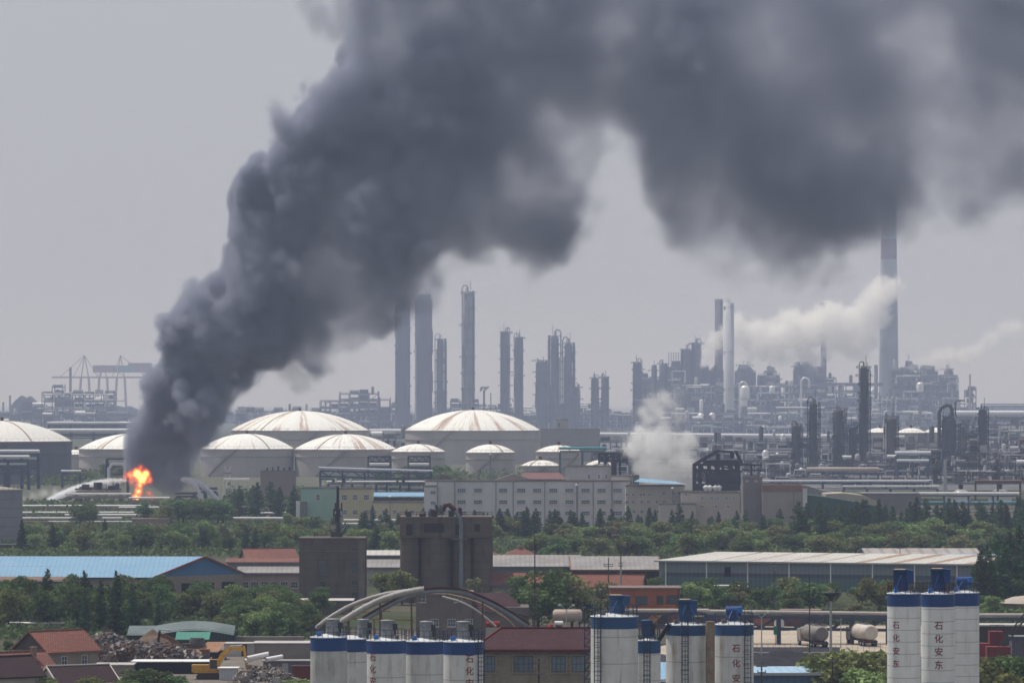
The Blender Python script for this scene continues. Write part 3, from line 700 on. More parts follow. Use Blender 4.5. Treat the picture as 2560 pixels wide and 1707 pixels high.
# ---------------------------------------------------------------- brick workshop with maroon roof
def brick_building():
    Y = 462.0; x0, x1 = X(1190, Y), X(1474, Y); ze = Z(1622, Y); e = empty('brick_building', ((x0+x1)/2, Y, 0), 'grey brown brick building with a maroon tiled roof beside the row of silos', 'building')
    W = (x1-x0)/2; D = 9.0; zr = Z(1569, Y+D/2)
    MB().box(-W, 0, 0, W, D, ze).build('walls', BRICK, e)
    o_ = .5; ym = D/2; b = MB().mat(TILE_MAROON)
    b.poly([(-W-o_, -o_, ze), (W+.2, -o_, ze), (W+.2, ym, zr), (-W+2.6, ym, zr)]); b.poly([(W+.2, D+o_, ze), (-W-o_, D+o_, ze), (-W+2.6, ym, zr), (W+.2, ym, zr)]); b.poly([(-W-o_, D+o_, ze), (-W-o_, -o_, ze), (-W+2.6, ym, zr)])
    b.mat(mat('maroon_fascia', (.14,.03,.035), (.10,.025,.03), 1)).box(-W-o_, -o_-.06, ze-.28, W+.2, -o_, ze+.02).box(-W-o_, -o_-.005, ze-.26, W+.2, -.001, ze-.2).bar((-W+2.6, ym, zr+.05), (W+.2, ym, zr+.05), .3, .14).bar((-W-o_, -o_, ze+.05), (-W+2.6, ym, zr+.05), .22, .12)
    b.build('roof', parent=e, fix=False)
    fm = mat('window_surround', (.33,.27,.22), (.27,.22,.18), 1.2); gl = glass_mat('workshop_glass', (.10,.13,.16), .6); z0 = Z(1679, Y)
    for (ua, ub) in ((1210, 1238), (1284, 1333), (1379, 1414), (1429, 1464)):
        w = (ub-ua)*Y/F; x = X((ua+ub)/2, Y)-(x0+x1)/2
        wn = window_mesh(w, Z(1638, Y)-z0, 4 if w > 1.7 else 3, 2, fw=.06, frame=mat('dark_window_bars', (.06,.065,.075), (.045,.05,.055), 2), glass=gl, sill=False).build('window', parent=e, loc=(x, -.02, z0))
        h = Z(1638, Y)-z0; MB().box(-w/2-.14, -.1, -.16, w/2+.14, .0, -.01).box(-w/2-.14, -.1, h+.01, w/2+.14, .0, h+.14).box(-w/2-.14, -.1, -.008, -w/2-.008, .0, h+.008).box(w/2+.008, -.1, -.008, w/2+.14, .0, h+.008).build('frame', fm, wn)
brick_building()
def pole(u, v0, v1, Y, label, arms=((0, 1.2),), m=None, name='utility_pole', cat='pole', r=.12, mat2=None, group='utility poles'):
    e = empty(name, (X(u, Y), Y, 0), label, cat, group); zt = Z(v0, Y)
    MB().lathe(0, 0, [(r*1.3, 0), (r*.75, zt)], 10).build('post', m or mat('wooden_pole', (.09,.07,.055), (.06,.05,.045), 2), e)
    for (dz, w) in arms:
        b = MB(); b.box(-w/2, -r*1.5, zt-.5-dz, w/2, -r*.9, zt-.38-dz)
        for s in (-.45, 0, .45): b.lathe(s*w, -r*1.2, [(.05, zt-.37-dz), (.07, zt-.25-dz), (.03, zt-.15-dz)], 8)
        b.build('crossarm', mat2 or STEEL_G, e)
    return e
pole(1347, 1646, 1707, 452, 'wooden utility pole standing in front of the brick building', ((0, 1.2), (1.1, 1.2), (2.4, .9)))
pole(2081, 1642, 1707, 520, 'thin utility pole in front of the blue sheds at the bottom', ((0, 1.0),))
pole(1904, 1655, 1707, 505, 'short dark pole with a crossarm right of the lettered silo near the coal', ((0, 1.2), (.7, 1.0)))
def lamp(u, v, Y, label, span_px=36, m=None):
    e = empty('street_lamp', (X(u, Y), Y, 0), label, 'street lamp', 'twin armed yard lamps'); zt = Z(v+14, Y); s = span_px*Y/F/2
    MB().lathe(0, 0, [(.11, 0), (.07, zt)], 10).build('post', m or STEEL_L, e)
    for q in (-1, 1):
        MB().tube([(0, 0, zt-.1), (q*s*.5, 0, zt+.45), (q*s*.8, 0, zt+.7)], .045, 6).build('arm', STEEL_L, e)
        MB()._add(*(lambda bb: (bb.v, bb.f))(MB().box(q*s*.75, -.12, zt+.66, q*s*1.15, .12, zt+.86))).build('lamp_head', WHITE, e)
lamp(1416, 1510, 690, 'white twin armed lamp in front of the parked tank wagon')
lamp(1904, 1528, 640, 'white twin armed lamp right of the middle silos')
e = empty('floodlight_mast', (X(2077, 600), 600, 0), 'tall steel floodlight mast with a round crown in front of the tanker trucks', 'mast'); zt = Z(1480, 600)
MB().lathe(0, 0, [(.22, 0), (.15, zt)], 12).build('post', STEEL_L, e); MB().lathe(0, 0, [(.2, zt-1.2), (.35, zt-.6), (1.25, zt-.15), (1.25, zt), (0, zt+.05)], 16).bar((.6, 0, zt), (.9, 0, zt+.5), .2).build('lamp_head', STEEL_D, e)
pole(2024, 1440, 1700, 640, 'very tall thin steel pole rising in front of the tanker yard', (), m=STEEL_D, r=.09, name='steel_pole')
pole(2102, 1545, 1612, 735, 'short pole with a lamp between the two tanker trucks', ((0, .5),), r=.07, m=STEEL_L)

# ---------------------------------------------------------------- blue roofed sheds at the bottom
def shed(u0, u1, v_eave_front, Y, depth, z_front, z_back, label, wall, roof, name='shed', cat='shed', wins=(), fascia=None, posts=False, rz=0.0):
    x0, x1 = X(u0, Y), X(u1, Y); e = empty(name, ((x0+x1)/2, Y, 0), label, cat, None, rz); W = (x1-x0)/2
    b = MB(); b.prism([(0, 0), (depth, 0), (depth, z_back), (0, z_front)], -W, W, 'x'); b.build('walls', wall, e)
    r = MB(); r.prism([(-.5, z_front+.01), (depth+.4, z_back+.01), (depth+.4, z_back+.16), (-.5, z_front+.16)], -W-.4, W+.4, 'x'); r.build('roof', roof, e)
    if fascia: MB().box(-W-.42, -.56, z_front-.15, W+.42, -.502, z_front+.2).build('fascia', fascia, e)
    if wins: windows(e, [(x, 0, z) for x, z in wins], 1.2, 1.2)
    return e
SB_W = ribbed('blue_sheet_wall', (.10,.17,.28), (.085,.15,.25), .9, 0, .25, scale=.3, rough=.7, streak=.3)
zf = Z(1684, 560); shed(1755, 2113, 1684, 560, 16, zf, Z(1668, 576), 'long low blue shed with a pale blue sheet roof at the bottom edge', SB_W, ribbed('pale_blue_roof', (.33,.47,.60), (.25,.36,.46), 1.2, 0, .2, scale=.2, rough=.7, contrast=.8), fascia=STEEL_L)
zf = Z(1700, 520); shed(1640, 1822, 1700, 520, 10, zf, zf+1.4, 'small bright blue shed seen in the gaps between the middle silos', SB_W, SHEET_BLUE, fascia=WHITE)
# ---------------------------------------------------------------- heaps
def heap(name, u, v, Y, w, h, label, m, seed=1, d=None, kind='stuff', n=40, rough=.25, cat=None):
    rng = random.Random(seed); b = MB(); d = d or w*.7; cx, cyy = X(u, Y), Y; vs = []
    for j in range(n+1):
        for i in range(n+1):
            x = (i/n-.5)*2; y = (j/n-.5)*2; q = max(0, 1-math.hypot(x, y)); f = q**.9
            z = h*f*(1+rough*mnoise.noise(Vector((x*3+seed, y*3, seed))))+rough*h*.25*f**.3*mnoise.noise(Vector((x*11, y*11, seed*2)))
            vs.append((x*w/2, y*d/2, max(z, -.2) if q > 0 else -.2))
    b._add(vs, [(j*(n+1)+i, j*(n+1)+i+1, (j+1)*(n+1)+i+1, (j+1)*(n+1)+i) for j in range(n) for i in range(n)], True)
    return b.build(name, m, loc=(cx, cyy, 0), label=label, kind=kind)
heap('coal_heap', 1950, 1640, 640, 30, 5.2, 'black coal heap right of the lettered middle silo', COAL, 3, 22)
heap('coal_heap', 1530, 1580, 690, 24, 4.0, 'dark grey coal heap behind the wide silo', mat('grey_coal', (.07,.068,.075), (.045,.043,.05), .8, .95, .1, bump=.6), 4, 20)
heap('gravel_heap', 1890, 1650, 610, 13, 4.6, 'grey brown gravel heap beside the coal', SAND, 5, 12)
heap('gypsum_heap', 2493, 1640, 600, 7.5, 3.4, 'white powdery heap at the right edge', GYPSUM, 6, 8)
heap('soil_heap', 385, 1612, 720, 11, 3.8, 'brown soil heap behind the scrap pile', SAND, 8, 9)
heap('slag_heap', 1430, 1600, 640, 18, 2.6, 'grey slag spread behind the brick building', mat('slag', (.10,.095,.10), (.07,.065,.07), .8, 1, .05, bump=.5), 12, 14)
# ---------------------------------------------------------------- scrap yard
SCR = [mat('scrap_%d' % i, c, tuple(x*.6 for x in c), 2.0, .7, .3, contrast=.8) for i, c in enumerate(((.26,.22,.19), (.13,.07,.045), (.17,.10,.07), (.10,.07,.055), (.40,.38,.36), (.10,.12,.15), (.09,.06,.045), (.22,.145,.095)))]
def scrap(u, v0, Y, w, d, h, label, n, seed, kind='stuff', name='scrap_heap', mats=None):
    rng = random.Random(seed); b = MB(); mats = mats or SCR
    for i in range(n):
        while True:
            x, y = rng.uniform(-1, 1), rng.uniform(-1, 1)
            if abs(x)**2.2+abs(y)**2.2 < 1: break
        prof = (1-abs(x)**2.2-abs(y)**2.0*.8); lump = 1+.35*mnoise.noise(Vector((x*2.5+seed, y*2, 3)))
        z = max(0.1, h*max(0, prof)**.7*lump)*rng.uniform(.86, 1.03)
        c = Vector((x*w/2, y*d/2, z)); b.mat(rng.choice(mats)); t = rng.random()
        a = Vector((rng.uniform(-1, 1), rng.uniform(-1, 1), rng.uniform(-.55, .55))).normalized(); s = rng.uniform(.25, .9)*(1.0 if rng.random() < .85 else 2.2)
        if t < .45: b.bar(c-a*s*.5, c+a*s*.5, rng.uniform(.08, .3), rng.uniform(.04, .2))
        elif t < .8:
            o = a.orthogonal().normalized()*rng.uniform(.2, .6)*s; b.poly([c-a*s*.5-o, c+a*s*.5-o*.7, c+a*s*.45+o, c-a*s*.4+o*.8])
        else:
            q = s*.25; b.box(c.x-q, c.y-q, c.z-q, c.x+q, c.y+q*rng.uniform(.6, 1.6), c.z+q*rng.uniform(.5, 1.2))
    # solid core so the heap is not hollow
    vs = []; N = 18
    for j in range(N+1):
        for i in range(N+1):
            x, y = (i/N-.5)*2, (j/N-.5)*2; prof = 1-abs(x)**2.2-abs(y)**2*.8; lump = 1+.35*mnoise.noise(Vector((x*2.5+seed, y*2, 3)))
            vs.append((x*w/2, y*d/2, h*max(0, prof)**.7*lump*.9-.1))
    b.mat(mats[1]); b._add(vs, [(j*(N+1)+i, j*(N+1)+i+1, (j+1)*(N+1)+i+1, (j+1)*(N+1)+i) for j in range(N) for i in range(N)])
    return b.build(name, loc=(X(u, Y), Y, 0), label=label, kind=kind, fix=False)
scrap(365, 1640, 680, 21, 12, 3.6, 'tangled heap of mixed scrap metal beside the red roofed house', 4200, 1)
scrap(265, 1620, 700, 9, 9, 4.2, 'pale sheet metal scrap heap at the left of the scrap yard', 1400, 2, mats=[SCR[0], SCR[4], SCR[5], SCR[3], SCR[7]])
scrap(660, 1660, 640, 9, 6, 2.4, 'heap of silvery tubes and wire scrap left of the silos', 1300, 3, mats=[SCR[0], SCR[4], SCR[6]])
# bundle of white pipes lying in the yard
for i, (u, v, du, dv, lab) in enumerate(((612, 1652, 45, -12, 'white pipe lying lowest in the bundle beside the excavator'), (618, 1645, 52, -10, 'white pipe lying on top of the bundle'), (665, 1648, 40, -6, 'white pipe lying right of the bundle with a black open end'))):
    Y = 650-i; e = empty('steel_pipe', (X(u, Y), Y, Z(v, Y)), lab, 'pipe', 'white pipes in the scrap yard'); L = Vector((du*Y/F, 1.5, -dv*Y/F))
    MB().tube([(0, 0, 0), L], .34, 14, cap=False).build('tube', WHITE, e); MB().tube([L*.985, L*1.004], .35, 14).build('end_opening', BLACK, e)
def hut(u0, u1, v0, v1, label, wall, roof, name='hut', cat='hut', depth=4.0, door=None, Y=None, flat=.25, win=None):
    Y = Y or gy(v1); x0, x1 = X(u0, Y), X(u1, Y); h = Z(v0, Y); z0 = max(0, Z(v1, Y)) if Y != gy(v1) else 0
    e = empty(name, ((x0+x1)/2, Y, 0), label, cat); W = (x1-x0)/2
    MB().box(-W, 0, 0, W, depth, h-.12).build('walls', wall, e); MB().box(-W-flat, -flat, h-.118, W+flat, depth+flat, h).build('roof', roof, e)
    if door: MB().box(door[0]*W-.45, -.05, 0, door[0]*W+.45, -.003, 2.0).build('door', door[1], e)
    if win: windows(e, [(q*W, 0, h*.45) for q in win], 1.0, .9)
    return e
cont = ribbed('container_grey', (.13,.13,.15), (.10,.10,.12), .45, 0, .4, scale=.4, rough=.7, streak=.3)
hut(658, 780, 1650, 1690, 'dark grey metal container left of the grimy silo', cont, mat('container_top', (.30,.29,.28), (.2,.19,.19), .4), 'container', 'container', 3, door=(-.1, mat('pale_door', (.3,.32,.35), (.25,.27,.3), 1)))
hut(731, 780, 1664, 1704, 'small rusty red container against the grimy silo', ribbed('container_red', (.17,.04,.03), (.12,.03,.025), .45, 0, .4, streak=.3), RUST_D, 'container', 'container', 2.4)
hut(636, 782, 1606, 1646, 'long pale concrete wall like shed behind the container', mat('block_wall', (.25,.23,.205), (.18,.165,.15), .4, 1, .05, grime=.5), mat('asbestos_roof', (.46,.44,.42), (.34,.32,.3), .4), 'shed', 'shed', 6)
hut(560, 652, 1607, 1640, 'white sided cabin beside the rusty hopper', mat('cabin_white', (.52,.52,.52), (.4,.4,.4), .4, streak=.4), mat('asbestos_roof', (.46,.44,.42)), 'cabin', 'cabin', 4, door=(.1, RUST_D))
hut(548, 592, 1668, 1700, 'white container standing behind the yellow excavator', ribbed('container_white', (.48,.5,.53), (.4,.42,.45), .45, 0, .3), WHITE, 'container', 'container', 3)
hut(330, 545, 1652, 1684, 'long dark open shelter with a thin white roof edge in front of the scrap', BLACK, WHITE, 'shelter', 'shelter', 5, flat=.15)
hut(590, 760, 1590, 1607, 'low concrete block wall behind the scrap yard', mat('block_wall', (.25,.23,.205)), mat('asbestos_roof', (.46,.44,.42)), 'boundary_wall', 'wall', .4, flat=.02)
hut(240, 330, 1660, 1690, 'grey flat roof store behind the dark roofed house', mat('block_wall', (.25,.23,.205)), mat('asbestos_roof', (.46,.44,.42)), 'store', 'store', 5)
# big green tarpaulin shed
def tarp_shed():
    Y = 745.0; x0, x1 = X(318, Y), X(585, Y); e = empty('tarpaulin_shed', ((x0+x1)/2, Y, 0), 'long dark green sheet shed with a swelling grey roof behind the scrap yard', 'shed'); W = (x1-x0)/2
    gm = ribbed('green_tarpaulin', (.018,.042,.04), (.03,.055,.055), .6, 0, .5, scale=.3, rough=.8, contrast=.8); rm = mat('grey_green_tarpaulin', (.16,.19,.19), (.10,.13,.13), .25, .8, .15)
    n = 24; tops = [Z(1566 - (12*math.sin(math.pi*max(0, (i/n-.25))/.75) if i/n > .25 else 0), Y) for i in range(n+1)]
    b = MB()
    for i in range(n): xa, xb = -W+2*W*i/n, -W+2*W*(i+1)/n; b.poly([(xa, 0, 0), (xb, 0, 0), (xb, 0, tops[i+1]-1.2), (xa, 0, tops[i]-1.2)])
    b.poly([(W, 0, 0), (W, 10, 0), (W, 10, tops[-1]-1), (W, 0, tops[-1]-1.2)]).poly([(-W, 10, 0), (-W, 0, 0), (-W, 0, tops[0]-1.2), (-W, 10, tops[0]-1)])
    b.build('walls', gm, e, fix=False)
    b = MB()
    for i in range(n):
        xa, xb = -W+2*W*i/n, -W+2*W*(i+1)/n; b.poly([(xa, -.5, tops[i]-1.4), (xb, -.5, tops[i+1]-1.4), (xb, 4, tops[i+1]), (xa, 4, tops[i])]); b.poly([(xa, 4, tops[i]), (xb, 4, tops[i+1]), (xb, 11, tops[i+1]-1), (xa, 11, tops[i]-1)])
    b.build('roof', rm, e, fix=False)
tarp_shed()
e = empty('canopy', (X(482, 715), 715, 0), 'small bright green canopy roof in front of the tarpaulin shed', 'canopy'); W = 85*715/F/2; z = Z(1590, 715)
MB().prism([(-1.5, z-.5), (2, z+.55), (2, z+.65), (-1.5, z-.4)], -W, W, 'x').build('roof', mat('green_sheet', (.055,.22,.165), (.06,.18,.14), .6, .7, .2), e)
for sx in (-W+.1, W-.1): MB().box(sx-.06, -1.3, 0, sx+.06, -1.18, z-.45).build('post', STEEL_D, e)
e = empty('hopper', (X(520, 700), 700, 0), 'dark hopper shed with a sloping rusty roof beside the scrap heap', 'hopper'); W = 84*700/F/2
MB().box(-W, 0, 0, W, 4, Z(1628, 700)).build('walls', BLACK, e); zz = Z(1628, 700); MB().poly([(-W*.9, -.1, zz-.1), (W*.6, -.1, zz-.1), (W*1.0, 3, zz+1.4), (-W*.1, 3, zz+1.4)]).poly([(-W*.1, 3, zz+1.4), (W*1.0, 3, zz+1.4), (W*.6, 6, zz), (-W*.9, 6, zz)]).build('roof', mat('rust_roof', (.34,.20,.12), (.26,.15,.10), .6), e, fix=False)
MB().lathe(-W*.7, 2, [(.3, zz-1), (1.3, zz+.9), (1.3, zz+1.2), (1.1, zz+2.1)], 14).build('dust_bag', mat('grey_bag', (.12,.12,.12), (.06,.06,.06), 1.5), e)
# excavators
def excavator(u, v, Y, label, body, face=1, s=1.0, arm=None, name='excavator'):
    e = empty(name, (X(u, Y), Y, 0), label, 'excavator'); f = face; dk = mat('machine_black', (.03,.028,.026), (.05,.04,.035), 1.5, .7, .2)
    for q in (-1, 1):
        yy = q*1.2*s; MB().prism([(-1.9*s, .25*s), (-1.6*s, 0), (1.6*s, 0), (1.9*s, .25*s), (1.9*s, .6*s), (1.5*s, .85*s), (-1.5*s, .85*s), (-1.9*s, .6*s)], yy-.3*s, yy+.3*s).build('track', dk, e)
    MB().box(-2.3*s*f, -1.3*s, .95*s, 1.3*s*f, 1.3*s, 1.35*s).box(-2.4*s*f, -1.3*s, 1.352*s, -.1*s*f, .2*s, 2.15*s).box(-2.6*s*f, -1.2*s, 1.1*s, -2.31*s*f, 1.2*s, 2.1*s).build('body', body, e)
    MB().box(-.9*s, -.9*s, .85*s, .9*s, .9*s, .949*s).build('turntable', dk, e)
    c = MB(); c.mat(body).box(.0, -1.25*s, 1.353*s, 1.2*s*f, -.35*s, 1.6*s).box(.0, -1.25*s, 2.85*s, 1.2*s*f, -.35*s, 2.95*s)
    for xx in (.05, 1.15): 
        for yy in (-1.22, -.4): c.box(xx*s*f-.05*s, (yy-.04)*s, 1.6*s, xx*s*f+.05*s, (yy+.04)*s, 2.85*s)
    c.mat(GLASS).box(.08*s*f, -1.2*s, 1.601*s, 1.1*s*f, -.42*s, 2.849*s); c.build('cab', parent=e)
    A = arm or [(.9, 1.6), (1.8, 3.5), (2.9, 4.5), (5.0, 4.3)]; pts = [(p[0]*s*f, .25*s, p[1]*s) for p in A]
    b = MB()
    for i in range(3): w = (.75, .7, .5)[i]*s; b.bar(pts[i], pts[i+1], .4*s, w)
    bo = b.build('boom', body, e)
    end = A[3]; st = (end[0]+.55, end[1]-4.2)
    MB().bar(((end[0]-.1)*s*f, .25*s, (end[1]+.5)*s), (st[0]*s*f, .25*s, st[1]*s), .36*s, .5*s).build('stick', body if arm is None else RUST_D, e)
    MB().prism([((st[0]-.9)*s*f, st[1]*s), ((st[0]+.3)*s*f, (st[1]+.1)*s), ((st[0]+.35)*s*f, (st[1]-1.0)*s), ((st[0]-.5)*s*f, (st[1]-1.3)*s), ((st[0]-1.05)*s*f, (st[1]-.7)*s)], -.3*s, .8*s).build('bucket', dk, e)
    MB().tube([(1.0*s*f, .25*s, 1.5*s), (2.3*s*f, .25*s, 3.4*s)], .1*s, 8).tube([(2.9*s*f, .25*s, 4.75*s), (4.7*s*f, .25*s, 4.9*s)], .09*s, 8).build('hydraulic_cylinder', STEEL_L, e)
    return e
excavator(525, 1698, 652, 'yellow excavator with its boom bent over to the right', YELLOW, 1, 1.02, None)
excavator(478, 1652, 690, 'old rust brown excavator reaching left over the scrap heap', mat('rusty_machine', (.22,.11,.05), (.13,.07,.04), 1.2), -1, 1.1, [(.9, 1.6), (1.8, 2.6), (3.0, 3.6), (4.6, 4.2)])
# ---------------------------------------------------------------- houses bottom left
WB = mat('tan_render', (.30,.255,.20), (.22,.185,.15), .4, .95, .06, streak=.4, grime=.3); WW = mat('pale_render', (.50,.47,.42), (.38,.35,.31), .4, .95, .06, grime=.35)
house(140, 668, 9.5, 8.6, Z(1622, 668), Z(1577, 668), 43, 'tan house with a bright red tiled roof beside the scrap heap', WB, TILE_RED, wins=((-1.7, 1.35), (2.1, 1.35)), over=.4, gable_mat=mat('shaded_gable', (.11,.085,.08), (.08,.065,.06), .5))  # gable triangle painted darker than the walls to stand for its shade
house(48, 640, 8.0, 7.5, Z(1672, 640), Z(1630, 640), 38, 'lower house with a weathered orange tiled roof in front of the tan house', WB, TILE_RED2, over=.4, chimney=(1.5, -1.5))
house(8, 600, 8.0, 7.5, Z(1685, 600), Z(1642, 600), 36, 'white walled house with a dark tiled roof at the left edge', WW, TILE_DARK, wins=((0, 1.2), (2.5, 1.2)), over=.4)
house(195, 612, 9.0, 7.0, Z(1702, 612), Z(1664, 612), 30, 'white gabled house with a dark maroon roof edged in white', WW, TILE_DARK, over=.3, trim=mat('white_verge', (.62,.58,.52), (.5,.46,.42), 1))
# ---------------------------------------------------------------- middle ground: sheds, old factory, pipe arch
RN = random.Random(11)
def barn(u0, u1, v_eave, v_ridge, Y, label, wall, roof, gable=None, depth=24.0, z_eave=None, name='warehouse', cat='warehouse', wins=None, yaw=0.0, trim=None, vents=0, doors=0):
    """long hall with its ridge across the view; the near slope faces the camera"""
    x0, x1 = X(u0, Y), X(u1, Y); W = (x1-x0)/2; ze = Z(v_eave, Y); zr = Z(v_ridge, Y+depth/2)
    e = empty(name, ((x0+x1)/2, Y, 0), label, cat, None, R(yaw))
    b = MB(); b.mat(wall).box(-W, 0, 0, W, depth, ze); b.mat(gable or wall)
    for s in (-1, 1): b._add([(s*W, 0, ze), (s*W, depth, ze), (s*W, depth/2, zr)], [(0, 1, 2)])
    b.build('walls', parent=e)
    r = MB().mat(roof); o = .5; t = .14; dz = (zr-ze)*o/(depth/2)
    r.poly([(-W-o, -o, ze-dz+t), (W+o, -o, ze-dz+t), (W+o, depth/2, zr+t), (-W-o, depth/2, zr+t)]); r.poly([(W+o, depth+o, ze-dz+t), (-W-o, depth+o, ze-dz+t), (-W-o, depth/2, zr+t), (W+o, depth/2, zr+t)])
    r.mat(trim or STEEL_G).box(-W-o, -o-.08, ze-dz-.2, W+o, -o-.003, ze-dz+t+.02)
    for s in (-1, 1): r.bar((s*(W+o), -o, ze-dz), (s*(W+o), depth/2, zr), .2, .3).bar((s*(W+o), depth/2, zr), (s*(W+o), depth+o, ze-dz), .2, .3)
    r.build('roof', parent=e, fix=False)
    for k in range(vents):
        x = W*(-.8+1.6*(k+.5)/vents); put(e, VENT, (x, depth*.3, ze+(zr-ze)*.6), 0) if 'VENT' in globals() else None
    if wins: windows(e, [(W*q, 0, wins[1]) for q in wins[0]], wins[2], wins[3], 3, 2)
    for k in range(doors):
        x = W*(-.85+1.7*(k+.5)/doors); MB().box(x-2, -.06, 0, x+2, -.003, min(3.6, ze-.6)).build('opening', BLACK, e)
    return e
# big blue roofed warehouse on the left (runs off the frame)
def blue_warehouse():
    Y = 930.0; xl, xr = X(-330, Y), X(378, Y); ze = Z(1441, Y); e = empty('warehouse', (xr, Y, 0), 'huge warehouse with a light blue sheet roof and a blue gable toned darker for shade', 'warehouse')
    wall = mat('dirty_cream_wall', (.34,.30,.26), (.24,.21,.18), .2, .95, .05, streak=.4, grime=.4); L = xr-xl
    yaw = 16.0; e.rotation_euler = (0, 0, R(-yaw)); D = 26.0
    # local: front wall along -x from the corner, gable along +y turned towards the camera
    e.rotation_euler = (0, 0, R(-2)); gx, gyy = X(600, Y+16)-xr, 17.0
    nx_, ny_ = gx, gyy; zr = Z(1392, Y+9)
    pts = lambda q: (q*nx_, q*ny_)
    b = MB().mat(wall); b.poly([(-L, 0, 0), (0, 0, 0), (0, 0, ze), (-L, 0, ze)]); b.poly([(0, 0, 0), (nx_, ny_, 0), (nx_, ny_, ze), (0, 0, ze)]); b.poly([(nx_, ny_, 0), (nx_-L, ny_, 0), (nx_-L, ny_, ze), (nx_, ny_, ze)])
    b.poly([(-L, 0, 0), (-L, 0, ze), (nx_-L, ny_, ze), (nx_-L, ny_, 0)])
    b.build('walls', parent=e, fix=False)
    MB().poly([(0, -.01, ze-.05), (nx_, ny_-.01, ze-.05), (nx_*.55, ny_*.55-.01, zr)]).build('gable', mat('blue_gable_sheet', (.075,.19,.36), (.065,.17,.33), .3, .7), e, fix=False)  # gable blue is toned down to carry the shade on that end
    r = MB().mat(SHEET_BLUE); o = .7; rx, ry = nx_*.55, ny_*.55
    r.poly([(-L-1, -o, ze-.12), (o, -o, ze-.12), (rx+o, ry, zr+.15), (rx-L-1, ry, zr+.15)]); r.poly([(nx_+o, ny_+o, ze-.1), (nx_-L, ny_+o, ze-.1), (rx-L-1, ry, zr+.15), (rx+o, ry, zr+.15)])
    red = mat('red_trim', (.26,.08,.06), (.18,.06,.05), .8); r.mat(red).bar((o, -o-.05, ze-.1), (rx+o, ry-.05, zr+.1), .25, .35).bar((rx+o, ry-.05, zr+.1), (nx_+o, ny_-.05, ze-.1), .25, .35)
    r.mat(STEEL_D).box(-L-1, -o-.1, ze-.45, 0, -o-.01, ze-.13); r.mat(mat('roof_seam', (.09,.24,.42), (.08,.2,.36), 1)).bar((-L*.98+rx*.5, ry*.5, (ze+zr)/2+.06), (rx*.5, ry*.5, (ze+zr)/2+.06), .3, .1)
    r.build('roof', parent=e, fix=False)
    for k in range(16):
        x = -L*.03-k*L/17.5; MB().box(x-2.2, -.05, .3, x-.4, -.004, ze*.6).build('opening', BLACK, e)
        MB().box(x-.2, -.2, 0, x+.25, -.004, ze-.2).build('pilaster', wall, e)
    for k in range(4):
        q = .12+k*.22; MB().box(q*nx_-.2, q*ny_-.3, .4, q*nx_+2.4, q*ny_-.05, ze*.62).build('opening', BLACK, e)
blue_warehouse()
barn(-30, 175, 1450, 1442, 900, 'low hall with a brown roof and glazed blue grey front before the blue warehouse', mat('red_brown_wall', (.13,.05,.045), (.09,.04,.04), .4, streak=.4), mat('brown_sheet', (.20,.13,.10), (.16,.10,.08), .3), depth=14, name='hall', cat='hall', trim=mat('white_gutter', (.55,.5,.47), (.45,.42,.4), 1))
for k in range(9): pass
e = empty('glazed_front', (X(-20, 898), 896, 0), 'long strip of dark blue grey panels along the brown roofed hall', 'cladding'); n = 26; Lp = (X(172, 898)-X(-20, 898)); z0, z1 = Z(1486, 898), Z(1457, 898)
pb = MB()
for i in range(n): pb.mat((glass_mat('panel_glass', (.10,.13,.17), .4), mat('panel_red', (.10,.04,.045), (.07,.04,.05), 1), STEEL_G)[RN.choices((0, 1, 2), (5, 2, 2))[0]]); pb.box(Lp*i/n+.05, 0, max(0, z0), Lp*(i+1)/n-.05, .1, z1)
pb.build('panels', parent=e); MB().box(-.3, -.05, 0, Lp+.3, -.006, .4).build('plinth', CONC_L, e)
barn(525, 650, 1440, 1428, 960, 'grey concrete shed with a rubbly pale roof right of the blue warehouse', mat('concrete_shed', (.17,.14,.12), (.12,.10,.09), .3, .95, .05, grime=.4), mat('rubbly_roof', (.40,.37,.33), (.22,.19,.16), .6, 1, .03, contrast=.9), depth=16, name='shed', cat='shed')
barn(570, 762, 1405, 1396, 1020, 'low red roofed row house behind the blue warehouse', mat('mauve_wall', (.28,.25,.26), (.2,.18,.19), .3, streak=.3), TILE_RED2, depth=9, name='row_house', cat='house', wins=((-.8, -.5, -.2, .1, .4, .7), 1.0, 1.6, 1.2))
house(672, 1050, 12, 11, Z(1397, 1050), Z(1372, 1050), 12, 'steep orange tiled house behind the square concrete tower', mat('mauve_wall', (.28,.25,.26)), TILE_RED2, wins=((-3, 1.0), (3, 1.0)))
barn(596, 760, 1432, 1417, 950, 'long house with a grey roof and pale pinkish wall left of the square concrete tower', mat('pinkish_wall', (.36,.27,.25), (.27,.2,.19), .3, streak=.4), SHEET_GREY, depth=14, name='row_house', cat='house', wins=((-.8, -.5, -.2, .1, .4, .7), .9, 1.6, 1.4))
barn(912, 1000, 1388, 1376, 1060, 'low hall with a pale sheet roof between the two concrete towers', mat('grey_shadow_wall', (.18,.18,.19), (.13,.13,.14), .3), SHEET_PALE, depth=16, name='hall', cat='hall')  # wall is a plain mottled grey
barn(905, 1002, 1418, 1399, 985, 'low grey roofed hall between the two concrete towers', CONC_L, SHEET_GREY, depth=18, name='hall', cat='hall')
barn(1225, 1450, 1416, 1388, 990, 'long grey roofed factory hall right of the concrete silo tower', mat('grey_shadow_wall', (.18,.18,.19)), SHEET_GREY, depth=34, name='hall', cat='hall', wins=((-.85, -.7, -.55, -.4, -.25, -.1, .05, .2, .35, .5, .65, .8), 1.2, 2.6, 1.4), doors=0)
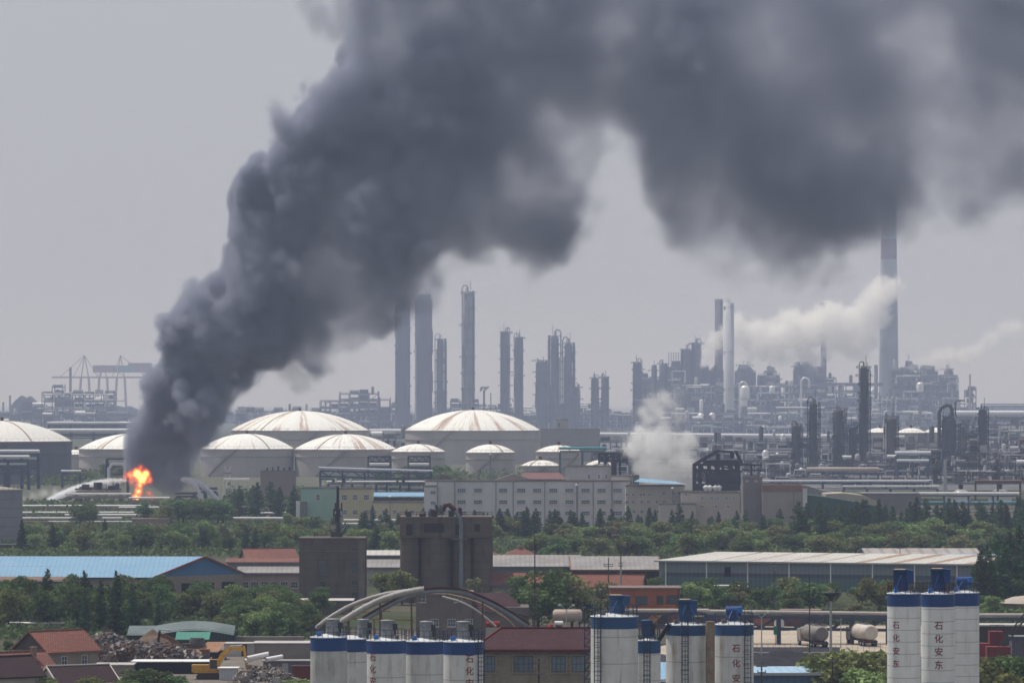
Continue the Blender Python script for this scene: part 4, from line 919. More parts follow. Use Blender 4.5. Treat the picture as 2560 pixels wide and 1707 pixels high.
e = barn(1432, 1648, 1424, 1391, 980, 'open sided hall under a grey roof with rust red trusses', mat('rusty_side', (.055,.03,.025), (.035,.022,.02), .3, streak=.6, streak_col=(.16,.07,.04)), SHEET_GREY, depth=40, name='open_hall', cat='hall', trim=mat('rust_fascia', (.22,.09,.05), (.15,.07,.045), .8))
for k in range(7): MB().box(-9+k*3.1, -.25, 0, -8.7+k*3.1, -.06, Z(1424, 980)-.3).build('post', mat('rust_post', (.16,.07,.045), (.10,.05,.035), 1), e)
house(1300, 1050, 11, 9.5, Z(1396, 1050), Z(1372, 1050), 0, 'small red tiled house with a square chimney at the edge of the trees', mat('mauve_wall', (.28,.25,.26)), TILE_RED2, hip=True, chimney=(0, 0))
house(1225, 1045, 8.5, 8.5, Z(1396, 1045), Z(1378, 1045), 0, 'small red tiled roof just right of the silo tower', mat('mauve_wall', (.28,.25,.26)), TILE_RED2, hip=True)
barn(1200, 1340, 1459, 1433, 900, 'red tiled house partly hidden by the tree right of the silo tower', mat('mauve_wall', (.28,.25,.26)), TILE_RED, depth=10, name='house', cat='house')
house(1478, 890, 21, 9.5, Z(1466, 890), Z(1437, 890), -8, 'long red tiled house in front of the open sided hall', mat('mauve_wall', (.28,.25,.26)), TILE_RED, wins=((-7, .8), (-3, .8), (3, .8), (7, .8)))
# big pale warehouse on the right
def pale_warehouse():
    Y = 965.0; x0, x1 = X(1647, Y), X(2500, Y); L = x1-x0; Yr = 940.0; e = empty('warehouse', (x0, Y, 0), 'very long warehouse with a pale striped sheet roof and teal grey walls', 'warehouse', rz=math.atan2(Yr-Y, L))
    L = math.hypot(L, Yr-Y); ze = Z(1400, Y); D = 30.0; zr = Z(1377, Y+D/2)
    w1 = ribbed('teal_grey_cladding', (.20,.245,.26), (.165,.20,.22), 1.0, 0, .25, scale=.12, rough=.7, contrast=.8, streak=.3); w2 = ribbed('dark_cladding', (.085,.095,.12), (.07,.08,.10), 1.0, 0, .35, scale=.2, rough=.7); w3 = ribbed('teal_cladding', (.07,.135,.145), (.10,.16,.16), 1.0, 0, .3, scale=.15, rough=.7)
    MB().box(0, 0, 0, L, D, ze).build('walls', w1, e)
    MB().box(1.2, -.06, 2.9, L, -.003, ze-2.6).build('window_band', w2, e); MB().box(0, -.07, .0, L, -.064, 2.89).build('lower_cladding', w3, e)
    r = MB().mat(ribbed('striped_pale_roof', (.52,.51,.48), (.40,.385,.35), 1.4, 0, .2, scale=.1, rough=.8, contrast=.8, streak=.3)); t = .12
    r.poly([(-.8, -.8, ze), (L, -.8, ze), (L, D/2, zr), (9, D/2, zr)]).poly([(L, D+.8, ze), (-.8, D+.8, ze), (9, D/2, zr), (L, D/2, zr)]).poly([(-.8, D+.8, ze), (-.8, -.8, ze), (9, D/2, zr)])
    r.mat(STEEL_L).box(-.8, -.86, ze-.3, L, -.803, ze+.03); r.build('roof', parent=e, fix=False)
    rs = mat('rust_roof_stripe', (.36,.26,.20), (.27,.19,.15), .5, 1, .05)
    for k in range(9):
        x = 12+k*8.0; w = 2.2 if k > 3 else .7
        MB().poly([(x, -.5, ze+.03), (x+w, -.5, ze+.03), (x+w+7, D/2-.3, zr+.02), (x+7, D/2-.3, zr+.02)]).build('rusted_strip', rs, e, fix=False)
    for k in range(9): x = 1.5+k*9.3; MB().box(x, -.2, 0, x+.25, -.075, ze-.31).build('downpipe', WHITE, e)
    MB().box(15, -.12, 3.0, 16.4, -.066, 5.1).build('opening', BLACK, e)
    return e
pale_warehouse()
barn(2170, 2450, 1388, 1371, 1065, 'long low hall with a ridged brownish roof behind the pale warehouse', CONC_L, ribbed('ridged_brown_roof', (.36,.33,.31), (.27,.245,.23), 3.2, 0, .5, scale=.2, rough=.95), depth=26, name='hall', cat='hall')
barn(2290, 2500, 1390, 1385, 1040, 'strip of bright blue roof behind the pale warehouse', CONC_L, SHEET_BLUE, depth=12, name='hall', cat='hall')
hut(1790, 1845, 1463, 1482, 'small pale hut with a slab roof against the teal warehouse wall', mat('pinkish_wall', (.36,.27,.25)), mat('asbestos_roof', (.46,.44,.42)), Y=915, flat=.5)
# orange brick building
def orange_block():
    Y = 800.0; x0, x1 = X(1527, Y), X(1700, Y); zt = Z(1468, Y); e = empty('brick_building', ((x0+x1)/2, Y, 0), 'two storey orange rendered building with a flat roof behind the wide silo', 'building'); W = (x1-x0)/2
    MB().box(-W, 0, 0, W, 9, zt-.25).build('walls', ORANGE, e); MB().box(-W-.3, -.35, zt-.247, W+.3, 9.3, zt).build('roof', mat('dirty_roof_slab', (.22,.17,.15), (.14,.11,.10), .5), e)
    dkf = mat('dark_window_bars', (.06,.065,.075)); windows(e, [(-W*.12, 0, zt-3.1), (W*.78, 0, zt-2.9)], 2.2, 1.5, 3, 2, frame=dkf); windows(e, [(W*.42, 0, zt-2.9)], 1.2, 1.4, 2, 2, frame=dkf); windows(e, [(-W*.12, 0, .9), (W*.5, 0, .9)], 1.8, 1.4, 3, 2, frame=dkf)
    b = MB(); 
    for i in range(6): b.bar((W*.95-i*.0, -.12, .1), (W*.95, -.12, zt-.3), .12)
    b.build('drainpipe', WHITE, e)
    yl = mat('yellow_stair_paint', (.50,.30,.06), (.38,.22,.05), 1.5); b = MB(); b.bar((0, -1.2, 0), (3.4, -1.2, 3.0), .22, .35); b.bar((0, -2.0, 0), (3.4, -2.0, 3.0), .22, .35)
    for i in range(11): b.box(i*.31, -2.0, .25+i*.27, i*.31+.3, -1.2, .29+i*.27)
    rail(b, [(0, -2.0, .2), (3.4, -2.0, 3.2), (5.0, -2.0, 3.2)], 1.0, .07, .8)
    b.box(3.4, -2.1, 3.0, 5.0, -.02, 3.12); b.build('stairway', yl, e)
orange_block()
# square concrete tower with an antenna mast
def tower_square():
    Y = 905.0; x0, x1 = X(748, Y), X(912, Y); W = (x1-x0)/2; zt = Z(1347, Y); e = empty('concrete_tower', ((x0+x1)/2, Y, 0), 'square windowed concrete tower block carrying a dark antenna mast', 'tower')
    MB().box(-W, 0, 0, W, 12, zt).build('walls', CONC, e); MB().box(-W-.12, -.12, zt+.003, W+.12, 12.1, zt+.25).build('roof', CONC, e)
    pil = MB()
    for x in (-W*.16, -W*.44): pil.box(x-.18, -.22, 0, x+.18, -.004, zt-2.6)
    pil.build('pilaster', CONC, e)
    MB().box(W*.82, -.1, 0, W-.01, -.004, zt-.3).build('corner_strip', mat('pale_worn_concrete', (.22,.195,.165), (.15,.13,.11), .4, .95, .05, streak=.8, streak_col=(.05,.045,.045)), e); MB().box(-W+.3, -.14, zt-2.55, W*.8, -.104, zt-2.4).build('string_course', MATS['pale_worn_concrete'], e)
    gl = glass_mat('grimy_glass', (.05,.06,.065), .25); fr = mat('grimy_frame', (.20,.20,.21), (.13,.13,.14), 1)
    for (u, va, vb, w) in ((807, 1371, 1382, 14), (887, 1369, 1380, 17), (807, 1402, 1436, 16), (887, 1401, 1432, 18), (807, 1452, 1466, 15), (887, 1450, 1462, 17), (887, 1478, 1502, 18)):
        h = (vb-va)*Y/F; window_mesh(w*Y/F, h, 2, max(2, int(h/1.1)), frame=fr, glass=gl, sill=False).build('window', parent=e, loc=(X(u, Y)-(x0+x1)/2, -.01, max(.1, Z(vb, Y))))
    # antenna mast
    Ym = 907; m = empty('antenna_mast', (X(843, Ym), Ym+3, 0), 'dark mobile phone antenna mast standing on the square concrete tower', 'antenna mast'); zb, z1 = zt+.26, Z(1216, Ym)
    b = MB(); b.lathe(0, 0, [(.5, zb), (.38, zb+3), (.28, z1)], 10); b.build('post', STEEL_D, m)
    for q in (-1, 1): MB().bar((q*2.2, 0, zb+3.1), (q*.3, 0, zb+.6), .14).build('brace', STEEL_L, m)
    for k, z in enumerate((Z(1296, Ym), Z(1283, Ym), Z(1268, Ym))):
        for a in range(3): t = a*2.1+k; MB().box(math.cos(t)*.8-.16, math.sin(t)*.8-.16, z-.8, math.cos(t)*.8+.16, math.sin(t)*.8+.16, z+.9).build('antenna_panel', STEEL_D if a else mat('pale_antenna', (.4,.42,.44), (.35,.36,.38), 1), m)
    MB().lathe(0, 0, [(1.0, Z(1290, Ym)-.1), (1.0, Z(1290, Ym))], 16).lathe(0, 0, [(.9, Z(1274, Ym)-.1), (.9, Z(1274, Ym))], 16).build('platform', STEEL_D, m)
    MB().box(-1.4, -.6, zb-.005, .9, .6, zb+1.1).build('equipment_cabinet', STEEL_D, m)
    # roof clutter
    e2 = empty('rooftop_wires', (0, 0, 0), 'thin broken poles and wires on the left of the square tower roof', 'poles'); MB().bar((X(785, Y), Y+2, zt+.3), (X(786, Y), Y+2, zt+1.3), .1).bar((X(795, Y), Y+2, zt+.3), (X(783, Y), Y+2, zt-.9), .08).build('pole', STEEL_D, e2)
tower_square()
# concrete silo tower with a downpipe
def tower_silo():
    Y = 900.0; x0, x1 = X(1000, Y), X(1230, Y); W = (x1-x0)/2; cx = (x0+x1)/2; zt = Z(1291, Y); zm = Z(1341, Y); e = empty('concrete_silo_tower', (cx, Y, 0), 'massive dark concrete silo tower with a head house and a grey pipe down its front', 'silo tower')
    MB().box(-W, -1.4, zm, W, 13, zt).build('head_house', CONC, e)
    for (ua, ub) in ((1000, 1048), (1048, 1132), (1132, 1180), (1180, 1232)):
        xa, xb = X(ua, Y)-cx, X(ub, Y)-cx; r = (xb-xa)/2; rr = max(r, 2.2); c = MB(); c.lathe((xa+xb)/2, rr*.55 if r > 3 else .8, [(r+.02, 0), (r+.02, zm-.003)], 28); c.build('silo_cell', CONC, e)
    MB().box(-W+.2, 2.5, 0, W-.2, 12.8, zm-.01).build('rear_walls', CONC, e)
    for (u, va, vb, w) in ((1024, 1309, 1337, 16), (1085, 1307, 1330, 50), (1143, 1310, 1336, 9), (1193, 1309, 1328, 14)):
        MB().box(X(u-w/2, Y)-cx, -1.46, Z(vb, Y), X(u+w/2, Y)-cx, -1.403, Z(va, Y)).build('opening', mat('grimy_opening', (.03,.028,.03), (.05,.045,.045), .8), e)
    MB().box(-W-.1, -1.7, zm-.14, W+.1, -1.41, zm+.05).build('ledge', CONC, e)
    d = e; px = X(1153, Y)-cx; r = .42
    MB().tube([(px, -2.3, 1), (px, -2.3, zt-1.6), (px-.2, -2.2, zt-.5), (px-1.0, -2, zt+.9), (px-2.2, -1.8, zt+2.1)], r, 12).build('downpipe', mat('pipe_grey_blue', (.19,.22,.25), (.13,.15,.17), .8, .5, .3, streak=.4, streak_col=(.1,.06,.04)), d)
    MB().tube([(px-1.2, -2.1, zt+1.3), (px-2.4, -1.9, zt+2.5), (px-3.3, -1.8, zt+2.3), (px-3.7, -1.8, zt+1.2)], .5, 10).build('elbow', RUST_D, d)
    MB().box(px-2.2, -2.8, zm-.5, px+1.4, -1.8, zm-.3).build('platform', STEEL_G, d)
    b = MB(); rail(b, [(-W, -1.2, zt), (W, -1.2, zt)], 1.0, .09, 1.6); b.build('railing', STEEL_D, e)
    for i in range(9):
        x = RN.uniform(-W*.85, W*.3); h = RN.uniform(.5, 1.6); b = MB()
        if i % 2: b.lathe(x, 1, [(.45, zt), (.45, zt+h), (.2, zt+h+.3)], 10)
        else: b.box(x-.6, .5, zt+.002, x+.6, 2, zt+h)
        b.build('roof_machine', (STEEL_D, STEEL_G, RUST_D)[i % 3], e)
tower_silo()
# old factory building under the arch
def old_factory():
    Y = 745.0; x0, x1 = X(1040, Y), X(1322, Y); cx = (x0+x1)/2; W = (x1-x0)/2; e = empty('factory_building', (cx, Y, 0), 'grey brown factory building with a maroon roof behind the curved pipes', 'building')
    wm = mat('grimy_render', (.17,.155,.135), (.11,.10,.09), .25, .95, .05, streak=.6, streak_col=(.05,.045,.045), grime=.4); z1 = Z(1487, Y); xm = X(1180, Y)-cx
    MB().box(-W, 0, 0, xm, 14, z1).build('walls', wm, e); xr0 = xm+.01; zr = Z(1512, Y)
    g = MB(); g.box(xr0, .5, 0, W, 12, zr-.4); g.build('right_wing', wm, e)
    r = MB().mat(TILE_MAROON); zt = Z(1484, Y); r.poly([(xr0-.3, 0, zr-.6), (W+.5, 0, zr-2.2), (W-3.8, 6, zt), (xr0-.3, 6, zt)]); r.poly([(W+.5, 0, zr-2.2), (W+.5, 12, zr-2.2), (W-3.8, 6, zt)]); r.poly([(W+.5, 12.3, zr-2.2), (xr0-.3, 12.3, zr-.6), (xr0-.3, 6, zt), (W-3.8, 6, zt)]); r.build('roof', parent=e, fix=False)
    MB().box(-W-.2, -.25, z1+.003, xm+.2, 14.2, z1+.25).build('parapet', mat('dirty_roof_slab', (.22,.17,.15)), e)
    for u in (1085, 1127, 1171): pass
    windows(e, [(X(u, Y)-cx, 0, Z(1566, Y)) for u in (1087, 1129, 1172)], 1.35, 1.35, 3, 2)
    windows(e, [(X(u, Y)-cx, 0, Z(1505, Y)) for u in (1055, 1145)], 1.3, 1.2, 2, 2)
    MB().box(X(1083, Y)-cx-1.3, -.05, Z(1582, Y), X(1083, Y)-cx+.2, -.003, Z(1553, Y)).build('door', CONC_L, e)
    MB().box(-W+.2, -.12, 0, -W+.6, -.004, z1-.2).build('pilaster', wm, e)
old_factory()
# arched pipes and belt gallery above the silos
def arch(pts, Y, r, label, m, name, cat, liner=None, posts=(), depth_end=None):
    n = len(pts); P_ = []
    fine = []
    for i in range(n-1):          # Catmull-Rom
        p0, p1, p2, p3 = [Vector(pts[max(0, min(n-1, i+k))]) for k in (-1, 0, 1, 2)]
        for s in range(8):
            t = s/8; fine.append(.5*((2*p1)+(-p0+p2)*t+(2*p0-5*p1+4*p2-p3)*t*t+(-p0+3*p1-3*p2+p3)*t**3))
    fine.append(Vector(pts[-1])); N = len(fine)
    W3 = []
    for i, q in enumerate(fine): yy = Y+((depth_end-Y)*i/(N-1) if depth_end else 0); W3.append(Vector((X(q.x, yy), yy, Z(q.y, yy))))
    o = W3[0].copy(); e = empty(name, (o.x, o.y, 0), label, cat); L = [p-Vector((o.x, o.y, 0)) for p in W3]
    tb = MB().tube(L, r, 12)
    if liner: 
        b = MB()
        for i in range(N-1): b.bar(L[i]+Vector((0, 0, r+.16)), L[i+1]+Vector((0, 0, r+.16)), r*2.1, .22)
        b.build('belt_cover', liner, e)
    fl = tb
    for i in range(2, N-1, 4): fl.tube([L[i]-(L[i+1]-L[i]).normalized()*.05, L[i]+(L[i+1]-L[i]).normalized()*.05], r*1.22, 12)
    tb.build('tube', m, e)
    for (i, z0) in posts:
        q = L[min(N-1, int(i*(N-1)))]; MB().bar((q.x, q.y+.3, 0), (q.x, q.y+.3, q.z-r), .22).build('support_post', RUST, e)
    return e
PW = mat('white_duct', (.46,.45,.43), (.30,.28,.26), .5, .7, .2, streak=.5, streak_col=(.2,.13,.09), contrast=.8)
arch([(790, 1570), (822, 1545), (880, 1512), (950, 1488), (1010, 1478), (1052, 1474)], 600, .30, 'thin upper white arched pipe behind the row of five silos', PW, 'arched_pipe', 'pipe', posts=((.15, 0),))
arch([(850, 1556), (900, 1525), (950, 1500), (1000, 1484), (1045, 1475), (1060, 1474)], 585, .42, 'thick white arched pipe rising from the second silo', PW, 'arched_pipe', 'pipe', posts=((.1, 0), (.4, 0)))
arch([(905, 1552), (960, 1520), (1010, 1495), (1060, 1480), (1115, 1477), (1165, 1484), (1220, 1505), (1270, 1532), (1325, 1568)], 590, .30, 'long arched belt gallery with a rusty brown cover spanning behind the silos', mat('gallery_side', (.26,.28,.31), (.17,.18,.2), .6, streak=.5), 'belt_gallery', 'gallery', liner=RUST_D, posts=((.12, 0), (.3, 0), (.72, 0)))
arch([(1105, 1491), (1150, 1504), (1190, 1525), (1225, 1553), (1240, 1566)], 594, .17, 'slender white pipe curving down right under the belt gallery', PW, 'arched_pipe', 'pipe')
arch([(1120, 1485), (1180, 1500), (1225, 1520), (1270, 1550), (1290, 1572)], 606, .16, 'slender rusty pipe curving down right beside the white one', mat('rust_pale_pipe', (.34,.25,.18), (.2,.13,.1), .8), 'arched_pipe', 'pipe')
e = empty('gantry', (X(860, 596), 596, 0), 'rusty orange steel beams crossing under the arched pipes', 'gantry'); om = mat('orange_rust_beam', (.34,.19,.08), (.22,.12,.06), 1)
MB().bar((0, 0, Z(1545, 596)), (X(1035, 596)-X(860, 596), 0, Z(1549, 596)), .2).bar((0, 1, Z(1533, 596)), (X(975, 596)-X(860, 596), 1, Z(1527, 596)), .16).build('beam', om, e)
for u in (868, 935, 1030): q = X(u, 596)-X(860, 596); MB().bar((q, .2, 0), (q, .2, Z(1546, 596)), .2).build('post', om, e)
e = empty('tank_drum', (X(1232, 640), 640, 0), 'red drum lying on the roof line under the arch', 'drum'); MB().tube([(-1.0, 0, Z(1560, 640)), (1.0, 0, Z(1559, 640))], .42, 14).build('drum', mat('red_paint', (.30,.035,.03), (.22,.03,.03), 1), e); MB().box(-1, -.3, 0, 1, .3, Z(1568, 640)).build('stand', CONC_L, e)
# pipe rack with truss crossing the yard and its boundary wall
rack(1540, 1765, 1531, 745, 'left stretch of the truss pipe rack behind the middle silos', ((.6, .33, mat('dirty_white_pipe', (.55,.51,.47), (.36,.31,.27), .6, .8, .1, contrast=.8)), (2.2, .28, ALU), ((1.4), .18, RUST)), 11, 2.6, m=STEEL_B, truss=True, th=.26, group='truss pipe racks in the yard')
rack(1765, 2222, 1533, 745, 'truss pipe rack crossing the tanker yard on dark blue columns', ((.6, .33, MATS['dirty_white_pipe']), (2.2, .28, ALU), (1.4, .18, RUST)), 5.95, 2.6, m=STEEL_B, truss=True, th=.46, v1=1539, group='truss pipe racks in the yard')
rack(2425, 2640, 1543, 720, 'pipe rack right of the tall silos with white and dark pipes', ((.6, .33, MATS['dirty_white_pipe']), (2.2, .28, ALU), ((.8, 1), .25, MATS['dirty_white_pipe']), ((2, 1), .25, STEEL_B)), 6, 2.6, m=STEEL_B, truss=False, th=.28, decks=2, group='truss pipe racks in the yard')
hut(1690, 1830, 1540, 1560, 'dark red brick wall behind the truss rack', mat('red_brick_wall', (.16,.07,.055), (.11,.05,.045), .5), mat('wall_cap', (.3,.25,.22), (.2,.17,.15), 1), 'boundary_wall', 'wall', .5, Y=800, flat=.05)
hut(1955, 2052, 1524, 1560, 'low maroon brick building behind the tanker trucks', mat('maroon_brick_wall', (.12,.055,.055), (.09,.045,.045), .5), mat('dirty_roof_slab', (.22,.17,.15)), 'brick_shed', 'shed', 5, Y=805)
hut(1845, 1960, 1541, 1561, 'orange red compound wall beside the truss rack', mat('orange_wall', (.24,.10,.07), (.17,.08,.06), .5), mat('wall_cap', (.3,.25,.22)), 'boundary_wall', 'wall', .5, Y=806, flat=.05)
hut(2060, 2220, 1531, 1556, 'dark compound wall behind the right tanker truck', mat('dark_wall', (.075,.065,.06), (.055,.05,.048), .5), mat('wall_cap', (.3,.25,.22)), 'boundary_wall', 'wall', .5, Y=815, flat=.05)
hut(1938, 1960, 1543, 1566, 'small white cabin beside the dark rack column', mat('cabin_white', (.52,.52,.52)), WHITE, 'cabin', 'cabin', 2.4, Y=790)
e = empty('sign_board', (X(1938, 742), 741.5, 0), 'small green notice board hanging on the rack column', 'sign'); MB().box(-.3, -.05, Z(1585, 742), .3, .05, Z(1564, 742)).build('board', mat('green_sign', (.03,.17,.10), (.03,.14,.09), 2), e); MB().box(-.05, .06, 0, .05, .12, Z(1566, 742)).build('post', STEEL_B, e)
b = MB(); rail(b, [(X(1850, 722), 722, 0), (X(2215, 722), 722, 0)], 1.5, .05, .9, 1); b.build('yard_fence', STEEL_G, label='low wire fence on thin posts along the edge of the tanker yard', cat='fence')
hut(1845, 2140, 1630, 1634, 'broken pale kerb wall above the coal hollow', mat('block_wall', (.25,.23,.205)), mat('asbestos_roof', (.46,.44,.42)), 'retaining_wall', 'wall', .4, Y=716, flat=.05)
# tanker trucks seen from behind
def tanker(u, v, Y, label, tone, yaw=104):
    e = empty('tanker_truck', (X(u, Y), Y, 0), label, 'tanker truck', 'tanker trucks in the yard', R(yaw)); L = 7.6; r = 1.3; z = 2.35
    tk = mat('tanker_shell_'+tone, *{'grey': ((.24,.22,.20), (.16,.14,.13)), 'white': ((.58,.53,.47), (.42,.37,.32))}[tone], .8, .6, .25, grime=.4)
    MB().tube([(-L/2, 0, z), (-L/2+.25, 0, z), (L/2-.25, 0, z), (L/2, 0, z)], [r*.82, r, r, r*.82], 22).build('tank', tk, e)
    MB().box(-L/2+1, -.35, z+r-.03, L/2-1, .35, z+r+.08).lathe(-1, 0, [(.3, z+r), (.3, z+r+.3)], 12).lathe(1.6, 0, [(.3, z+r), (.3, z+r+.3)], 12).build('walkway', STEEL_G, e)
    MB().box(-L/2, -.5, .75, L/2+2.4, .5, 1.05).build('chassis', STEEL_D, e); MB().box(-L/2+.1, -1.15, .55, -L/2+.25, 1.15, 1.0).build('bumper', RUST_D, e)
    c = MB().mat(mat('cab_paint_'+tone, (.34,.30,.27), (.25,.22,.2), 1)).box(L/2+.35, -1.2, .8, L/2+2.3, 1.2, 2.9); c.mat(GLASS).box(L/2+2.302, -1.0, 1.8, L/2+2.32, 1.0, 2.6).box(L/2+.8, -1.215, 1.8, L/2+1.8, -1.202, 2.6); c.build('cab', parent=e)
    for x in (-L/2+.9, -L/2+2.2, L/2+1.4):
        for s in (-1, 1): w = MB().mat(BLACK).tube([(x, s*1.2, .52), (x, s*.85, .52)], .52, 16); w.mat(STEEL_L).tube([(x, s*1.205, .52), (x, s*1.18, .52)], .25, 12); w.build('wheel', parent=e)
    for s in (-.8, .8): MB().box(-L/2-.02+.1, s-.12, 1.05, -L/2+.13, s+.12, 1.2).build('tail_light', mat('tail_light', (.35,.02,.02), (.25,.02,.02), 2), e)
tanker(2037, 1606, 738, 'grimy grey tanker truck behind the dark blue rack column', 'grey')
tanker(2160, 1606, 742, 'pale cream tanker truck parked beside the tall silos', 'white')
def tank_wagon():
    Y = 702.0; e = empty('horizontal_tank', (X(1418, Y), Y, 0), 'long rusty white tank lying on saddles under the big tree', 'tank'); r = 1.0; z = Z(1538, Y)
    MB().tube([(-2.3, 0, z), (-2.0, 0, z), (2.1, .0, z), (2.4, 0, z)], [.6, r, r, .6], 20).build('tank', mat('rusty_white_tank', (.50,.44,.39), (.30,.20,.15), .6, .7, .2, contrast=.9), e)
    for x in (-1.5, 1.5): MB().box(x-.25, -.8, 0, x+.25, .8, z-r*.75).build('saddle', CONC_L, e)
tank_wagon()
e = empty('white_tank', (X(1397, 655), 655, 0), 'small white cylinder lying beyond the maroon roof ridge', 'tank'); MB().tube([(-.6, 0, Z(1557, 655)), (.6, 0, Z(1557, 655))], .33, 14).build('tank', WHITE, e); MB().box(-.5, -.2, 0, .5, .2, Z(1562, 655)).build('stand', STEEL_D, e)
e = empty('red_barrel', (X(1376, 655), 655, 0), 'small red barrel beside the white cylinder', 'barrel'); MB().lathe(0, 0, [(.4, 0), (.4, Z(1560, 655)), (0, Z(1560, 655)+.02)], 14).build('barrel', mat('red_paint', (.30,.035,.03)), e)
# poles and masts in the middle ground
pole(1337, 1338, 1560, 700, 'tall thin brown radio pole in front of the big tree', ((9, .8), (11, .7)), m=RUST_D, r=.1, name='radio_pole')
pole(1521, 1393, 1480, 860, 'wooden power pole with a double crossarm before the open hall', ((.9, 1.9), (1.3, 1.9)), mat2=STEEL_D)
pole(1552, 1389, 1480, 850, 'pale concrete power pole with insulators right of the wooden one', ((1.0, .9), (1.5, .9)), m=CONC_L, r=.2)
pole(1936, 1404, 1530, 800, 'pole with three crossarms before the teal warehouse', ((.3, 1.8), (1.0, 1.4), (3.6, 1.6)), m=STEEL_D, r=.1)
pole(2250, 1365, 1420, 1000, 'twin headed lamp pole rising behind the tall silos', ((0, 1.6),), m=STEEL_D, r=.09)
pole(1472, 1450, 1530, 800, 'short pole left of the orange building', ((0, .7),), r=.07)
pole(612, 1400, 1470, 970, 'bare leaning pole beside the blue gable', (), r=.07)
# right edge: domed kiosk, crane boom, red plant
e = empty('round_pavilion', (X(2560, 860), 860, 0), 'round pavilion with a pale domed roof at the right edge', 'pavilion'); r = 56*860/F; z = Z(1506, 860); MB().lathe(0, 0, [(r+.4, z), (r*.85, z+.6), (r*.5, z+1.15), (0, z+1.4)], 32).build('roof', mat('beige_roof', (.42,.36,.31), (.33,.28,.24), .3), e); MB().lathe(0, 0, [(r*.85, 0), (r*.85, z)], 32).build('walls', mat('pinkish_wall', (.36,.27,.25)), e)
e = empty('crane_boom', (X(2500, 640), 640, 0), 'dark lattice crane boom leaning up to the right edge', 'crane'); b = MB(); A = Vector((0, 0, Z(1620, 640))); B = Vector((X(2600, 640)-X(2500, 640), 0, Z(1490, 640)))
for s in (-.45, .45):
    for q in (-.45, .45): b.bar(A+Vector((s, q, 0)), B+Vector((s*.6, q, 0)), .1)
for i in range(14): p, q = A.lerp(B, i/14), A.lerp(B, (i+1)/14); b.bar(p+Vector((-.45, -.45, 0)), q+Vector((.45, -.45, 0)), .07); b.bar(p+Vector((.45, -.45, 0)), p+Vector((-.45, -.45, 0)), .07)
b.build('boom', STEEL_D, e); MB().box(-2, -1.2, .8, 1.4, 1.2, A.z+.3).build('machine_house', mat('red_brown_machine', (.20,.05,.045), (.14,.04,.04), .8), e); MB().box(-2.2, -1.4, 0, 1.6, -.6, .8).box(-2.2, .6, 0, 1.6, 1.4, .8).build('track', BLACK, e)
e = empty('red_silo_plant', (X(2487, 660), 660, 0), 'dark red steel plant tower behind the white heap', 'plant'); w = 22*660/F/2*2.2; MB().box(-w*.5, 0, 0, w*.9, 3, Z(1578, 660)).build('tower', mat('dark_red_steel', (.19,.035,.04), (.13,.03,.035), .6), e); MB().box(-w*2.4, .4, 0, -w*.51, 2.5, Z(1608, 660)).build('wing', mat('red_sheet', (.27,.05,.06), (.2,.04,.05), .6), e); b = MB(); rail(b, [(-w*.5, 0, Z(1578, 660)), (w*.9, 0, Z(1578, 660))], 1, .08, .8); b.build('railing', STEEL_D, e)
hut(2530, 2600, 1590, 1640, 'grey sheet clad shed at the right edge beside the red plant', cont, STEEL_G, 'shed', 'shed', 4, Y=655)
e = empty('small_storage', (X(2470, 690), 690, 0), 'long low dark storage building under the right pipe rack', 'building'); MB().box(-3, 3, 0, 12, 8, Z(1567, 690)).build('walls', mat('dark_wall', (.075,.065,.06)), e); MB().box(-3.3, 2.7, Z(1567, 690)+.003, 12, 8.3, Z(1565, 690)+.1).build('roof', mat('asbestos_roof', (.46,.44,.42)), e)
hut(-40, 45, 1470, 1510, 'green and cream roofed shed at the left edge behind the trees', CONC_L, mat('green_roof', (.04,.16,.12), (.05,.13,.1), .5), 'shed', 'shed', 6, Y=860)
hut(20, 155, 1556, 1562, 'thin white roof edge glimpsed among the left trees', CONC_L, WHITE, 'shed', 'shed', 3, Y=790)
hut(715, 880, 1500, 1510, 'pale flat roof at the foot of the square concrete tower', mat('grimy_render', (.17,.155,.135)), mat('pale_flat_roof', (.5,.47,.43), (.42,.39,.36), .3), 'shed', 'shed', 9, Y=850)
# ---------------------------------------------------------------- trees
LEAF_A = leaf_mat('leaf_dark_green', (.076,.126,.05), (.125,.18,.068))
LEAF_B = leaf_mat('leaf_mid_green', (.125,.185,.07), (.215,.25,.10))
LEAF_C = leaf_mat('leaf_conifer', (.040,.080,.038), (.068,.11,.050))
LEAF_D = leaf_mat('leaf_with_blossom', (.09,.13,.05), (.14,.16,.07), blossom=(.30,.28,.15))
def leaf_quad(b, c, s, rng, flat=.0):
    n = Vector((rng.gauss(0, 1), rng.gauss(0, 1), rng.gauss(0, .8)+.5)).normalized(); a = n.orthogonal().normalized(); d = n.cross(a); t = rng.uniform(0, 6.28)
    a, d = a*math.cos(t)+d*math.sin(t), d*math.cos(t)-a*math.sin(t); s2 = s*rng.uniform(.5, .9)
    b._add([c-a*s-d*s2*.3, c-d*s2, c+a*s+d*s2*.2, c+d*s2], [(0, 1, 2, 3)])
